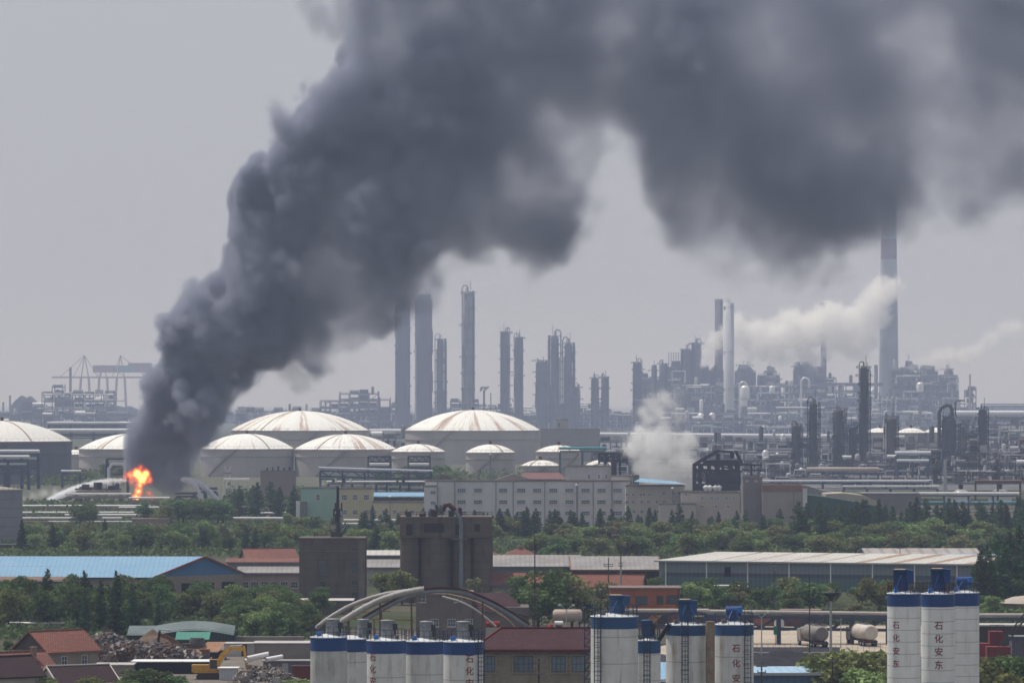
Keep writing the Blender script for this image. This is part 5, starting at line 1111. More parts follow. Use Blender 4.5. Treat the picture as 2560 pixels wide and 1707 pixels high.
def broad_mesh(seed, h=8.0, r=4.0, n=2600, leaf=.24):
    rng = random.Random(seed); b = MB(); lobes = []
    for i in range(22):
        a = rng.uniform(0, 6.28); t = rng.random()**.6; z = rng.uniform(.30, .93); rr = r*t*math.sqrt(max(.05, 1-((z-.5)/.55)**2))*.80
        lobes.append((Vector((rr*math.cos(a), rr*math.sin(a), h*z)), r*rng.uniform(.20, .40)))
    lobes.append((Vector((0, 0, h*.62)), r*.5))
    tot = sum(l[1]**2 for l in lobes)
    for c, lr in lobes:
        k = int(n*lr*lr/tot)
        for _ in range(k):
            d = Vector((rng.gauss(0, 1), rng.gauss(0, 1), rng.gauss(0, 1))).normalized(); q = rng.uniform(.62, 1.08)
            if d.z < -.3 and rng.random() < .5: d.z *= -1
            leaf_quad(b, c+Vector((d.x*lr*q, d.y*lr*q, d.z*lr*q*.78)), leaf*rng.uniform(.6, 1.4), rng)
    return b
def broad_trunk(seed, h=8.0, r=4.0):
    rng = random.Random(seed); b = MB(); b.tube([(0, 0, -.2), (rng.uniform(-.1, .1), 0, h*.25), (rng.uniform(-.3, .3), rng.uniform(-.3, .3), h*.55), (rng.uniform(-.4, .4), 0, h*.85)], [h*.028, h*.022, h*.015, h*.004], 8)
    for i in range(6):
        a = i*1.05+rng.random(); z = h*rng.uniform(.22, .5); b.tube([(0, 0, z), (r*.35*math.cos(a), r*.35*math.sin(a), z+h*.15), (r*.7*math.cos(a), r*.7*math.sin(a), z+h*.28)], [h*.013, h*.009, h*.003], 6)
    return b
def con_mesh(seed, h=12.0, r=2.4, n=3800, leaf=.25):
    rng = random.Random(seed); b = MB(); br = []
    for i in range(90):
        z = (i/90)**.9; br.append((rng.uniform(0, 6.28), z))
    for a, z in br:
        L = r*(1-z)**.7*rng.uniform(.75, 1.1)+.15; k = max(6, int(n/90*(.35+1.6*(1-z))))
        for _ in range(k):
            t = rng.random()**.7; wob = rng.gauss(0, .16*L+.06)
            c = Vector((math.cos(a)*L*t-math.sin(a)*wob, math.sin(a)*L*t+math.cos(a)*wob, h*(.08+.90*z)+L*.18*t+rng.gauss(0, .14)))
            leaf_quad(b, c, leaf*rng.uniform(.55, 1.25)*(1-.45*z), rng)
    return b
def make_tree(name, crown, trunk, leaf):
    e = empty(name, (0, -500, 0), 'x', 'tree')
    crown.build('crown', leaf, e, fix=False); trunk.build('trunk', BARK, e)
    return e
PROTO = {'b': [], 'B': [], 'c': [], 'd': []}
for i in range(4): PROTO['b'].append(make_tree('broadleaf_tree', broad_mesh(100+i, 8, 4.1, 2900), broad_trunk(i), LEAF_B))
for i in range(4): PROTO['B'].append(make_tree('broadleaf_tree', broad_mesh(200+i, 8, 3.9, 2900), broad_trunk(10+i), LEAF_A))
for i in range(2): PROTO['d'].append(make_tree('flowering_tree', broad_mesh(300+i, 8, 3.9, 2600), broad_trunk(20+i), LEAF_D))
def con_trunk(h=12.0): return MB().tube([(0, 0, -.2), (0, 0, h*.5), (0, 0, h*.97)], [h*.018, h*.011, .015], 7)
for i in range(4): PROTO['c'].append(make_tree('conifer_tree', con_mesh(400+i, 12, (2.3, 2.7, 2.0, 3.2)[i]), con_trunk(), LEAF_C))
NT = [0]
TR = random.Random(5)
def tree(kind, u, v_base, v_top, label, group=None, Y=None, wide=1.0, variant=None):
    Y = Y or gy(v_base); h = max(1.5, Z(v_top, Y)); base = 12.0 if kind == 'c' else 8.3
    p = PROTO[kind][TR.randrange(len(PROTO[kind])) if variant is None else variant]; s = h/base
    k = {'c': 1.0}.get(kind, 1.0); NT[0] += 1
    return copy_tree(p, (X(u, Y), Y, 0), TR.uniform(0, 6.28), label, group, (s*wide*k, s*wide*k, s))
def belt(kinds, u0, u1, vb, hm, n, labels, group, jit=.5, wide=1.1, avoid=()):
    """n trees spread over a strip whose base rows run vb[0]..vb[1]; hm = height range in metres; kinds is a weighted string"""
    for i in range(n):
        k = TR.choice(kinds)
        for _ in range(20):
            u = u0+(u1-u0)*((i+TR.uniform(-jit, jit)*2)/max(1, n-1)) if n > 3 else TR.uniform(u0, u1)
            u = min(u1, max(u0, u)); v = TR.uniform(*vb)
            if not any(a[0] < u < a[1] and a[2] < v < a[3] for a in avoid): break
        Y = gy(v); h = TR.uniform(*hm)*(1.2 if k == 'c' else 1.0); s = h/(12.0 if k == 'c' else 8.3)
        p = TR.choice(PROTO[k]); NT[0] += 1
        w_ = wide*TR.uniform(.85, 1.2)
        copy_tree(p, (X(u, Y), Y, 0), TR.uniform(0, 6.28), spec(labels[k], group, u, v, vb, h/(1.2 if k == 'c' else 1), hm), group, (s*w_, s*w_, s))
ZONE = {'hedge before the pale warehouse': ((1650, 'left end'), (1740, 'above the middle silos'), (1830, 'left of the white cabin'), (1930, 'by the white cabin'), (2040, 'under the wide tree'), (2150, 'behind the right tanker'), (2999, 'left of the tall silos')),
 'conifers before the tank farm': ((620, 'right of the water jets'), (660, 'left of the pinkish block'), (700, 'before the pinkish block'), (999, 'beside the mint green building')),
 'bushes left of the arched pipes': ((650, 'left'), (700, 'middle left'), (750, 'middle right'), (999, 'nearest the pipe ends')),
 'trees by the tanks': ((150, 'beside the left edge tank'), (220, 'between the two left tanks'), (400, 'before the smoky tank'), (1020, 'left of the free standing small tank'), (1100, 'under the giant right tank'), (1400, 'before the free standing small tank')),
 'trees among the white pipes': ((250, 'nearest the grey tank'), (330, 'under the flames'), (430, 'left of the round grove'), (500, 'in the round grove'), (600, 'right end of the round grove'), (780, 'before the pinkish block'), (900, 'under the yellow building')),
 'grove before the blue warehouse': ((60, 'at its far left end'), (130, 'near the left edge'), (210, 'left of the slim conifers'), (300, 'around the tallest conifer'), (400, 'behind the tarpaulin shed'), (500, 'under the blue gable'), (600, 'left of the concrete shed'), (999, 'beside the square concrete tower')),
 'thicket behind the blue warehouse': ((180, 'beside the grey tank'), (330, 'above the left of the blue roof'), (480, 'above the middle of the blue roof'), (600, 'above the blue gable'), (740, 'above the orange tiled roofs'), (870, 'behind the antenna mast'), (1200, 'between the two concrete towers')),
 'tree belt before the office block': ((1000, 'left of the silo tower'), (1130, 'behind the silo tower'), (1240, 'right of the silo tower'), (1340, 'under the roof block'), (1450, 'under the middle windows'), (1560, 'under the right windows'), (1680, 'before the cream wing'), (1800, 'before the low annex'), (1920, 'before the mauve block'), (2050, 'before the pinkish hall'), (2999, 'behind the pale warehouse')),
 'forest belt on the right': ((2100, 'before the pinkish hall'), (2200, 'before the dark green dome'), (2300, 'above the tall silos left side'), (2400, 'above the tall silos'), (2480, 'right of the tall silos'), (2999, 'at the right edge'))}
def spec(base, group, u, v, vb, h, hm):
    z = next((p for m_, p in ZONE.get(group, ()) if u <= m_), '')
    if not z: return base
    kind = base.split(' in ')[0].split(' standing')[0].split(' left of')[0].split(' beside')[0].replace('hazy ', '')
    row = 'front' if v > (vb[0]+vb[1])/2 else 'rear'; q = (h-hm[0])/(hm[1]-hm[0]+.01); size = 'small' if q < .33 else ('medium' if q < .66 else 'tall')
    kind = kind.replace(' rounded', '').replace(' bushy', ''); g_ = group.split(' before')[0].split(' behind')[0].split(' on ')[0].split(' by ')[0].split(' among')[0].split(' left of')[0]
    return '%s %s, %s row of the %s, %s' % (size, kind, row, g_, z)
def lab(b, c, d=None): return {'b': b, 'B': b.replace('mid green', 'dark green'), 'c': c, 'd': d or b.replace('mid green', 'pale flowering')}
# singled out trees
tree('c', 291, 1600, 1424, 'tall narrow dark conifer standing above the trees left of the tarpaulin shed', wide=.85, variant=0)
tree('c', 212, 1592, 1470, 'narrow conifer left of the tallest one in the left grove', wide=.8, variant=2)
tree('c', 395, 1605, 1500, 'slim dark tree in front of the tarpaulin shed corner', wide=.8, variant=2)
tree('B', 1345, 1580, 1418, 'big dark spreading tree behind the radio pole', Y=770, wide=1.25, variant=0)
tree('b', 1430, 1570, 1440, 'broad tree right of the big dark one beside the radio pole', Y=785, wide=1.2, variant=1)
tree('B', 1295, 1560, 1440, 'dark tree half hidden by the old factory roof', Y=790, wide=1.1, variant=2)
tree('d', 1512, 1550, 1455, 'pale yellowish tree beside the orange building', Y=830, wide=1.0, variant=0)
tree('B', 2025, 1550, 1455, 'wide dark green tree in front of the teal warehouse wall', Y=850, wide=1.5, variant=1)
tree('B', 1975, 1545, 1492, 'small round bush at the left of the wide tree by the warehouse', Y=845, wide=1.6, variant=3)
tree('d', 2140, 1545, 1505, 'low yellow green flowering bush behind the right tanker truck', Y=850, wide=2.0, variant=1)
tree('b', 2200, 1560, 1430, 'tall greenish tree squeezed between the warehouse and the tall silos', Y=830, wide=1.0, variant=2)
tree('B', 2235, 1560, 1465, 'darker tree just left of the tall silos', Y=825, wide=1.1, variant=0)
tree('b', 1735, 1545, 1457, 'rounded tree behind the low silo filters right of the orange building', Y=860, wide=1.4, variant=3)
tree('B', 1800, 1545, 1465, 'dark rounded tree left of the pale hut', Y=865, wide=1.35, variant=2)
tree('d', 1850, 1545, 1478, 'pale green tree in front of the pale hut', Y=868, wide=1.3, variant=0)
tree('b', 2140, 1740, 1603, 'large sunlit round tree left of the tall silos at the bottom', Y=560, wide=1.45, variant=0)
tree('B', 2085, 1750, 1630, 'rounded tree at the left of the large sunlit one at the bottom', Y=572, wide=1.3, variant=1)
tree('b', 2190, 1760, 1640, 'leafy tree against the left tall silo at the bottom', Y=545, wide=1.25, variant=2)
tree('b', 2470, 1760, 1648, 'bushy tree right of the tall silos at the bottom', Y=560, wide=1.4, variant=3)
tree('B', 2530, 1760, 1635, 'bushy dark tree at the bottom right corner', Y=565, wide=1.5, variant=1)
tree('b', 1005, 1500, 1428, 'sunlit round tree between the two concrete towers', Y=890, wide=1.25, variant=1)
tree('b', 955, 1500, 1424, 'leafy tree against the right wall of the square tower', Y=925, wide=1.45, variant=0)
tree('d', 1180, 1480, 1440, 'small yellowish tree growing at the foot of the silo tower', Y=885, wide=.8, variant=1)
tree('d', 1250, 1500, 1445, 'pale flowering bush right of the silo tower', Y=905, wide=1.1, variant=0)
tree('b', 700, 1470, 1430, 'rounded tree left of the square tower', Y=985, wide=1.7, variant=2)
tree('B', 1012, 1395, 1380, 'low shrub on the pale hall between the towers', Y=1100, wide=2.2, variant=2)
for i, (u, vt, ww, lb) in enumerate(((2452, 1372, .95, 'left of the tall dark pines at the right edge'), (2478, 1395, 1.0, 'second of the tall dark pines at the right edge'), (2508, 1352, 1.0, 'tallest of the dark pines at the right edge'), (2538, 1375, 1.0, 'fourth of the dark pines at the right edge'), (2562, 1345, 1.1, 'pine cut by the right edge of the picture'))):
    tree('c', u, 1560, vt, lb, Y=870+i*6, wide=ww*1.15, group='tall pines at the right edge')
tree('B', 2430, 1560, 1470, 'broad dark tree at the foot of the tall pines', Y=860, wide=1.2, variant=0)
tree('b', 2480, 1560, 1490, 'bushy green tree right of the silos under the pines', Y=850, wide=1.5, variant=1)
tree('B', 2540, 1560, 1440, 'dark tree filling the gap under the rightmost pines', Y=885, wide=1.3, variant=3)
for i, (u, vt, lb) in enumerate(((2440, 1402, 'short dark pine leaning against the group right of the tall silos'), (2465, 1360, 'slim dark pine between the first two of the right edge group'), (2493, 1330, 'slim tall pine left of the tallest of the right edge group'), (2524, 1325, 'slim tall pine right of the tallest of the right edge group'), (2550, 1312, 'very tall pine next to the right edge of the picture'))):
    tree('c', u, 1560, vt, lb, Y=895+i*7, wide=1.15, group='tall pines at the right edge')
for i, (u, vt, lb) in enumerate(((2455, 1440, 'dark bushy crown low in the right edge pines'), (2500, 1425, 'second dark bushy crown among the right edge pines'), (2560, 1405, 'dark bushy crown cut by the right edge'))):
    tree('B', u, 1560, vt, lb, Y=890+i*5, wide=1.15)
for i, (u, vt, lb) in enumerate(((1997, 1252, 'pointed conifer nearest the office annex on the right'), (2052, 1272, 'shorter pointed conifer right of the annex one'), (2127, 1270, 'broad pointed conifer in the middle of the right belt'))):
    tree('c', u, 1372, vt, lb, wide=1.35, variant=3)
# bottom left garden
for (u, vt, k, lb) in ((60, 1688, 'b', 'green bush in front of the white walled house'), (110, 1694, 'b', 'green bush between the houses at the bottom left'), (330, 1668, 'B', 'dark green shrub beside the white shelter roof'), (395, 1678, 'B', 'large dark bush at the bottom edge left of the yellow excavator'), (455, 1686, 'B', 'low dark bush in front of the yellow excavator'), (245, 1692, 'b', 'yellow green bush below the white edged roof'), (745, 1690, 'b', 'bush at the foot of the grimy silo'), (20, 1600, 'B', 'dark tree behind the red roofed house at the left edge')):
    tree(k, u, 1740, vt, lb, Y=600 if vt > 1650 else 720, wide=1.9 if vt > 1650 else 1.2)
# belts
L1 = lab('mid green tree in the grove between the blue warehouse and the scrap yard', 'slim conifer in the grove between the blue warehouse and the scrap yard')
belt('bBBc', -10, 330, (1560, 1592), (6.5, 9), 16, L1, 'grove before the blue warehouse', wide=.95)
belt('bBBB', 60, 600, (1520, 1560), (5.5, 7.5), 20, L1, 'grove before the blue warehouse', wide=1.05)
belt('bBd', 330, 700, (1545, 1562), (4.0, 6.0), 11, L1, 'grove before the blue warehouse', wide=1.1)
belt('BBb', 570, 800, (1530, 1585), (4.0, 6.0), 13, lab('mid green bushy tree left of the grimy silo and its white pipes', 'x'), 'bushes left of the arched pipes', wide=1.15)
belt('bBd', 1560, 2230, (1500, 1528), (3.5, 5.5), 22, lab('mid green low tree in the hedge before the pale warehouse', 'x'), 'hedge before the pale warehouse', wide=1.4)
belt('bBB', 560, 780, (1580, 1602), (3.5, 5.5), 9, L1, 'grove before the blue warehouse', wide=1.2)
belt('bBd', 1240, 1480, (1545, 1575), (3.5, 5.0), 5, lab('mid green bush behind the horizontal rusty tank', 'x'), 'bushes behind the horizontal tank', wide=1.3)
L2 = lab('mid green tree in the wild thicket behind the blue warehouse', 'small conifer in the wild thicket behind the blue warehouse')
belt('bbBc', 55, 1000, (1368, 1388), (4.5, 8), 36, L2, 'thicket behind the blue warehouse', wide=1.15)
belt('bbBd', 60, 1000, (1346, 1366), (3, 6), 30, L2, 'thicket behind the blue warehouse', wide=1.2)
L3 = lab('mid green tree standing among the white pipes in front of the fire', 'narrow conifer standing before the tank farm')
belt('B', 200, 300, (1312, 1318), (7, 8.5), 3, L3, 'trees among the white pipes')
belt('Bb', 360, 570, (1302, 1316), (6, 9), 9, L3, 'trees among the white pipes', wide=1.3)
belt('c', 585, 745, (1288, 1300), (7.5, 12.5), 9, L3, 'conifers before the tank farm', wide=1.35)
belt('Bb', 700, 860, (1322, 1332), (3.5, 5.5), 6, L3, 'trees among the white pipes', wide=1.3)
L4 = lab('mid green rounded tree in the dense belt before the white office block', 'pointed conifer in the row before the white office block')
belt('c', 900, 1340, (1334, 1350), (5.5, 8), 28, L4, 'tree belt before the office block', wide=1.25)
belt('c', 1300, 1960, (1330, 1352), (3.5, 8.5), 44, L4, 'tree belt before the office block', wide=1.25)
belt('bB', 1100, 1960, (1338, 1352), (4, 6.5), 22, L4, 'tree belt before the office block', wide=1.5)
belt('bBbd', 1380, 2000, (1354, 1374), (4.5, 7), 24, L4, 'tree belt before the office block', wide=1.55)
belt('bBB', 1330, 2200, (1378, 1398), (4.5, 7), 30, L4, 'tree belt before the office block', wide=1.55)
L5 = lab('mid green tree in the forest belt on the right', 'pointed conifer in the forest belt on the right')
belt('c', 2010, 2560, (1332, 1352), (6.5, 10.5), 40, L5, 'forest belt on the right', wide=1.3)
belt('bBbB', 2010, 2560, (1358, 1380), (5, 7.5), 28, L5, 'forest belt on the right', wide=1.55)
belt('bBd', 2050, 2480, (1384, 1396), (4, 6), 14, L5, 'forest belt on the right', wide=1.3)
scrub_far = [(60, 310, 1196, 1215, 9), (940, 1330, 1188, 1225, 8), (560, 760, 1225, 1262, 4), (60, 560, 1258, 1296, 3.5)]
L6 = lab('hazy mid green tree beside the storage tanks', 'x')
belt('bB', 70, 300, (1203, 1212), (6, 10), 8, L6, 'trees by the tanks', wide=1.6)
belt('bB', 960, 1170, (1205, 1240), (8, 13), 8, L6, 'trees by the tanks', wide=1.5)
for k in PROTO.values():
    for p in k:
        for ch in list(p.children): bpy.data.objects.remove(ch)
        bpy.data.objects.remove(p)
# undergrowth: low scrub under and between the trees
def scrub(name, strips, label, n, seed=3):
    rng = random.Random(seed); b = MB(); tot = sum((s[1]-s[0])*1.0 for s in strips)
    for (u0, u1, v0, v1, h) in strips:
        for _ in range(int(n*(u1-u0)/tot)):
            v = rng.uniform(v0, v1); Y = gy(v); u = rng.uniform(u0, u1); x = X(u, Y); q = .5+.5*mnoise.noise(Vector((x*.12, Y*.05, 1)))
            leaf_quad(b, Vector((x, Y, rng.random()**1.5*h*q+.1)), rng.uniform(.3, .8)*(1 if Y < 1700 else 1.8), rng)
    return b.build(name, leaf_mat('scrub_leaf', (.075,.115,.045), (.12,.15,.065)), label=label, kind='stuff', fix=False)
scrub('undergrowth', [(0, 1000, 1338, 1392, 2.6), (900, 2560, 1335, 1402, 2.6), (0, 800, 1515, 1600, 2.2), (50, 1000, 1296, 1335, 1.6), (1900, 2300, 1530, 1560, 1.6), (2400, 2560, 1500, 1560, 2), (1600, 1950, 1490, 1530, 2.2)], 'low green scrub and weeds under the trees', 60000)
scrub('tank_farm_scrub', scrub_far, 'hazy green bushes and weeds around the tank farm', 12000, 9)

# ---------------------------------------------------------------- office belt, 1.3 to 1.6 km away
def block(u0, u1, v_top, Y, depth, label, wall, name='office_building', cat='building', rows=(), roofm=None, parapet=.5, right_face=None, group=None, pil=()):
    """flat roofed block; rows = list of (v_top_of_window, v_bottom, [u centres], width px, cols)"""
    x0, x1 = X(u0, Y), X(u1, Y); cx = (x0+x1)/2; W = (x1-x0)/2; zt = Z(v_top, Y); e = empty(name, (cx, Y, 0), label, cat, group)
    MB().box(-W, 0, 0, W, depth, zt-parapet).build('walls', wall, e)
    b = MB(); b.box(-W-.15, -.15, zt-parapet+.003, W+.15, .2, zt).box(-W-.15, depth-.2, zt-parapet+.003, W+.15, depth+.15, zt).box(-W-.15, .201, zt-parapet+.003, -W+.2, depth-.201, zt).box(W-.2, .201, zt-parapet+.003, W+.15, depth-.201, zt); b.build('parapet', roofm or MATS['parapet_grey'], e)
    for (va, vb, us, w, cols) in rows:
        windows(e, [(X(u, Y)-cx, -.02, Z(vb, Y)) for u in us], w*Y/F, (vb-va)*Y/F, cols, 2, fw=.13, glass=OG)
    for u in pil: MB().box(X(u, Y)-cx-.12, -.22, 0, X(u, Y)-cx+.12, -.004, zt-parapet-.1).build('downpipe', MATS['parapet_grey'], e)
    return e
mat('parapet_grey', (.24,.22,.20), (.17,.16,.15), .3, grime=.4)
OG = glass_mat('office_glass', (.045,.065,.095), .4)
WO = mat('off_white_render', (.60,.59,.60), (.53,.52,.53), .12, .95, .05, streak=.4, streak_col=(.3,.27,.25), grime=.25)
WO2 = mat('cream_render', (.47,.43,.38), (.40,.365,.33), .12, .95, .05, streak=.4, streak_col=(.28,.24,.2), grime=.25)
us = [1154, 1195, 1258] + [1303+40.2*i for i in range(7)]
block(1063, 1575, 1200, 1420, 14, 'long four storey off white office block with rows of quadruple windows', WO, rows=((1220, 1231, us, 22, 4), (1249, 1260, us, 22, 4), (1277, 1288, us, 22, 4), (1303, 1312, us, 22, 4)), pil=(1093, 1137, 1240, 1283, 1362, 1444, 1483, 1530))
b = block(1060, 1092, 1213, 1417, 3, 'lower end wing at the left of the off white office block', WO, name='office_wing', rows=((1226, 1235, [1083], 14, 2), (1252, 1261, [1083], 14, 2), (1278, 1287, [1083], 14, 2)))
block(1416, 1528, 1163, 1426, 8, 'roof block with dark openings standing on the off white office block', mat('grey_render', (.36,.35,.36), (.30,.29,.3), .2, .95, .05, streak=.4), name='roof_block', rows=((1185, 1197, [1472, 1497, 1516], 8, 1),))
block(1528, 1580, 1188, 1424, 7, 'small roof house right of the roof block with two little windows', WO2, name='roof_house', rows=((1193, 1198, [1543, 1560], 6, 2),))
hut(1582, 1598, 1187, 1202, 'dark water tank cabin on the office roof', STEEL_G, STEEL_D, Y=1422, flat=.1)
def flat_gable(u0, u1, ua, v0, va, Y, label, m, name='pitched_roof', z=None):
    e = empty(name, (X(u0, Y), Y+3, 0), label, 'roof'); o = X(u0, Y); MB().prism([(0, Z(v0, Y)), (X(u1, Y)-o, Z(v0, Y)), (X(ua, Y)-o, Z(va, Y))], 0, 7).build('roof', m, e); return e
flat_gable(1238, 1330, 1285, 1199, 1184, 1420, 'grey gable roof rising on the left part of the office block', mat('brown_grey_sheet', (.22,.19,.18), (.17,.15,.14), .3))
e = empty('pitched_roof', (X(1290, 1424), 1424, 0), 'maroon hipped sheet roof on the office block left of the roof block', 'roof'); o = X(1290, 1424)
MB().poly([(0, 0, Z(1197, 1424)), (X(1416, 1424)-o, 0, Z(1197, 1424)), (X(1400, 1424)-o, 6, Z(1182, 1424)), (X(1310, 1424)-o, 6, Z(1182, 1424))]).poly([(X(1416, 1424)-o, 12, Z(1197, 1424)), (0, 12, Z(1197, 1424)), (X(1310, 1424)-o, 6, Z(1182, 1424)), (X(1400, 1424)-o, 6, Z(1182, 1424))]).build('roof', mat('maroon_sheet', (.19,.105,.10), (.15,.085,.08), .2), e, fix=False)
block(1565, 1712, 1212, 1400, 12, 'cream wing with blue lean to roof at the right of the office block', WO2, rows=((1232, 1240, [1568, 1583, 1602, 1610, 1624], 8, 2), (1250, 1259, [1568, 1583, 1605, 1621, 1643, 1661, 1684, 1698], 10, 2), (1228, 1237, [1660, 1683, 1698], 10, 2), (1274, 1283, [1585, 1605, 1621, 1645], 10, 2)), name='office_building')
e = empty('lean_to_roof', (X(1584, 1398), 1397, 0), 'shallow light blue roof on the cream wing', 'roof'); o = X(1584, 1398); MB().poly([(0, -.6, Z(1203, 1398)), (X(1714, 1398)-o, -.6, Z(1210, 1398)), (X(1690, 1398)-o, 9, Z(1204, 1398)), (X(1605, 1398)-o, 12, Z(1201, 1398)+.6)]).build('sheet', SHEET_BLUE, e, fix=False)
block(1703, 1850, 1228, 1392, 10, 'low cream annex with square windows below the charred frame', WO2, rows=((1241, 1249, [1756, 1779, 1795, 1816, 1834], 8, 2), (1232, 1240, [1715], 8, 2), (1262, 1270, [1730, 1756, 1790, 1820], 8, 2)), name='office_annex')
block(1648, 1740, 1257, 1388, 3, 'plain low cream block in front of the cream wing', WO2, name='office_annex', rows=())
block(1858, 1906, 1191, 1440, 12, 'tall windowless mauve grey tower block', mat('mauve_grey_render', (.21,.19,.20), (.17,.155,.165), .2, streak=.4), name='tower_block', rows=((1200, 1204, [1868, 1890], 8, 1),))
block(1906, 2012, 1213, 1436, 16, 'broad pinkish grey hall with a rusty roof edge', mat('pinkish_grey_render', (.34,.305,.29), (.28,.25,.24), .15, streak=.4, grime=.3), name='hall', roofm=mat('rust_cornice', (.27,.16,.11), (.2,.12,.09), .3), parapet=2.0, pil=(1984,))
block(2008, 2018, 1216, 1434, 3, 'thin white end wall of the pinkish grey hall', mat('white_render', (.6,.6,.62), (.52,.52,.54), .3), name='end_wall', cat='wall')
# green and yellow buildings on the left
GR = mat('mint_green_render', (.31,.47,.41), (.26,.41,.36), .15, .95, .05, streak=.35, streak_col=(.2,.28,.25), grime=.2); YR = mat('pale_yellow_render', (.50,.45,.29), (.43,.385,.25), .15, .95, .05, streak=.4, streak_col=(.3,.25,.17), grime=.25)
block(752, 846, 1218, 1500, 14, 'mint green rendered building with one narrow window', GR, name='green_building', rows=((1235, 1251, [795], 10, 3),))
hut(740, 752, 1253, 1262, 'white balcony box on the left wall of the mint green building', WHITE, WHITE, 'balcony', 'balcony', 2, Y=1500, flat=.05); hut(750, 768, 1253, 1260, 'grey awning on the mint green building', STEEL_G, STEEL_G, 'awning', 'awning', .4, Y=1498.5, flat=.02)
block(846, 931, 1219, 1480, 14, 'pale yellow building with three tall windows', YR, name='yellow_building', rows=((1236, 1250, [861, 888, 916], 14, 3), (1274, 1286, [861, 888, 916], 14, 3)))
block(931, 1062, 1253, 1478, 10, 'low pale yellow wing with small windows', YR, name='yellow_wing', rows=((1274, 1284, [936, 960, 987, 1030], 12, 3),))
e = empty('loading_canopy', (X(930, 1500), 1498, 0), 'bright blue sheet canopy over dark bays behind the yellow wing', 'canopy'); L = X(1063, 1500)-X(930, 1500); z0, z1 = Z(1241, 1500), Z(1232, 1500)
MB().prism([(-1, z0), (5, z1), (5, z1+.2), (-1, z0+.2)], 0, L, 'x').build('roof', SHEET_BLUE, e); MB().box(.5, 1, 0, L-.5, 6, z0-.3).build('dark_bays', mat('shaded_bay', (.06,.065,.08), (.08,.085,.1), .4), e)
for i in range(10): MB().box(L*i/9.2+.2, -.8, 0, L*i/9.2+.5, -.5, z0-.2).build('post', STEEL_D, e)
for (u, v, Y, lb) in ((976, 1243, 1476, 'bright globe lamp before the blue canopy'), (1441, 1214, 1415, 'lamp pole in front of the cream wing'), (1680, 1222, 1398, 'lamp pole with a bright globe beside the blue lean to roof'), (1226, 1137, 2150, 'high lamp tower before the round tanks')):
    e = empty('street_lamp', (X(u, Y), Y-4, 0), lb, 'street lamp'); zt = Z(v, Y); MB().tube([(0, 0, 0), (0, 0, zt)], .12 if Y < 2000 else .35, 6).build('post', STEEL_G, e)
    MB().lathe(0, 0, [(.05, zt), (.45, zt+.15), (.5, zt+.45), (.05, zt+.7)], 12).build('lamp_head', WHITE, e)
# green tank bund and mounds on the right
e = empty('dark_green_dome', (X(2060, 1480), 1480, 0), 'low dark green arched hall roof right of the pinkish hall', 'hall'); o = X(2010, 1480); W = X(2215, 1480)-o; n = 14
pr = [(W*i/n-(X(2060, 1480)-o), Z(1236+ (i/n)**1.3*34, 1480)) for i in range(n+1)]; MB().prism([(pr[0][0], 0)]+pr+[(pr[-1][0], 0)], 0, 24).build('shell', mat('dark_green_sheet', (.03,.07,.05), (.04,.085,.06), .2), e)
e = empty('beige_roof_hall', (X(2130, 1520), 1520, 0), 'beige sloping roof hall behind the dark green arched roof', 'hall'); MB().prism([(X(u, 1520)-X(2130, 1520), Z(v, 1520)) for u, v in ((2065, 1234), (2110, 1232), (2160, 1238), (2204, 1257), (2204, 1300), (2065, 1300))], 0, 22).build('shell', mat('beige_sheet', (.40,.36,.29), (.33,.3,.24), .2), e)
e = empty('grey_bund', (X(2050, 1580), 1580, 0), 'low mauve grey sloping roof behind the beige hall', 'hall'); MB().prism([(X(u, 1580)-X(2050, 1580), Z(v, 1580)) for u, v in ((2010, 1212), (2050, 1224), (2100, 1232), (2100, 1300), (2010, 1300))], 0, 20).build('shell', mat('mauve_sheet', (.24,.22,.22), (.19,.18,.18), .2), e)
hut(2155, 2300, 1232, 1262, 'long flat mauve grey building under the right plant', mat('mauve_grey_wall', (.20,.185,.185), (.16,.15,.15), .2), mat('mauve_roof', (.26,.24,.24), (.2,.19,.19), .2), 'building', 'building', 18, Y=1600)
rack(2300, 2545, 1237, 1640, 'pale topped pipe rack in front of the shiny round tanks', ((.6, .55, WHITE), (2.0, .5, ALU), (3.2, .4, WHITE), ((.8, 1), .4, mat('teal_pipe', (.08,.33,.36), (.06,.27,.3), 1)), ((2, 1), .4, WHITE), ((1, 2), .35, WHITE)), 9, 4, m=STEEL_B, decks=3, th=.3, group='pipe racks')
rack(2440, 2552, 1206, 1700, 'orange rusty pipe rack behind the shiny round tanks', ((.6, .5, RUST), (2, .5, ALU)), 9, 4, m=RUST, decks=2, group='pipe racks', th=.3)
SH = mat('shiny_tank_roof', (.72,.72,.72), (.6,.6,.6), .2, .35, .6, metal=.2)
tank(2402, 24, 1236, 1222, 1760, 'small shiny domed tank with a brilliant highlight', shell=ALU, roof=SH, rail_=True, stair=False, girders=1, group='small tanks at the right'); tank(2500, 29, 1236, 1222, 1770, 'small pale domed tank at the right edge of the plant', shell=ALU, roof=SH, stair=False, girders=1, group='small tanks at the right')
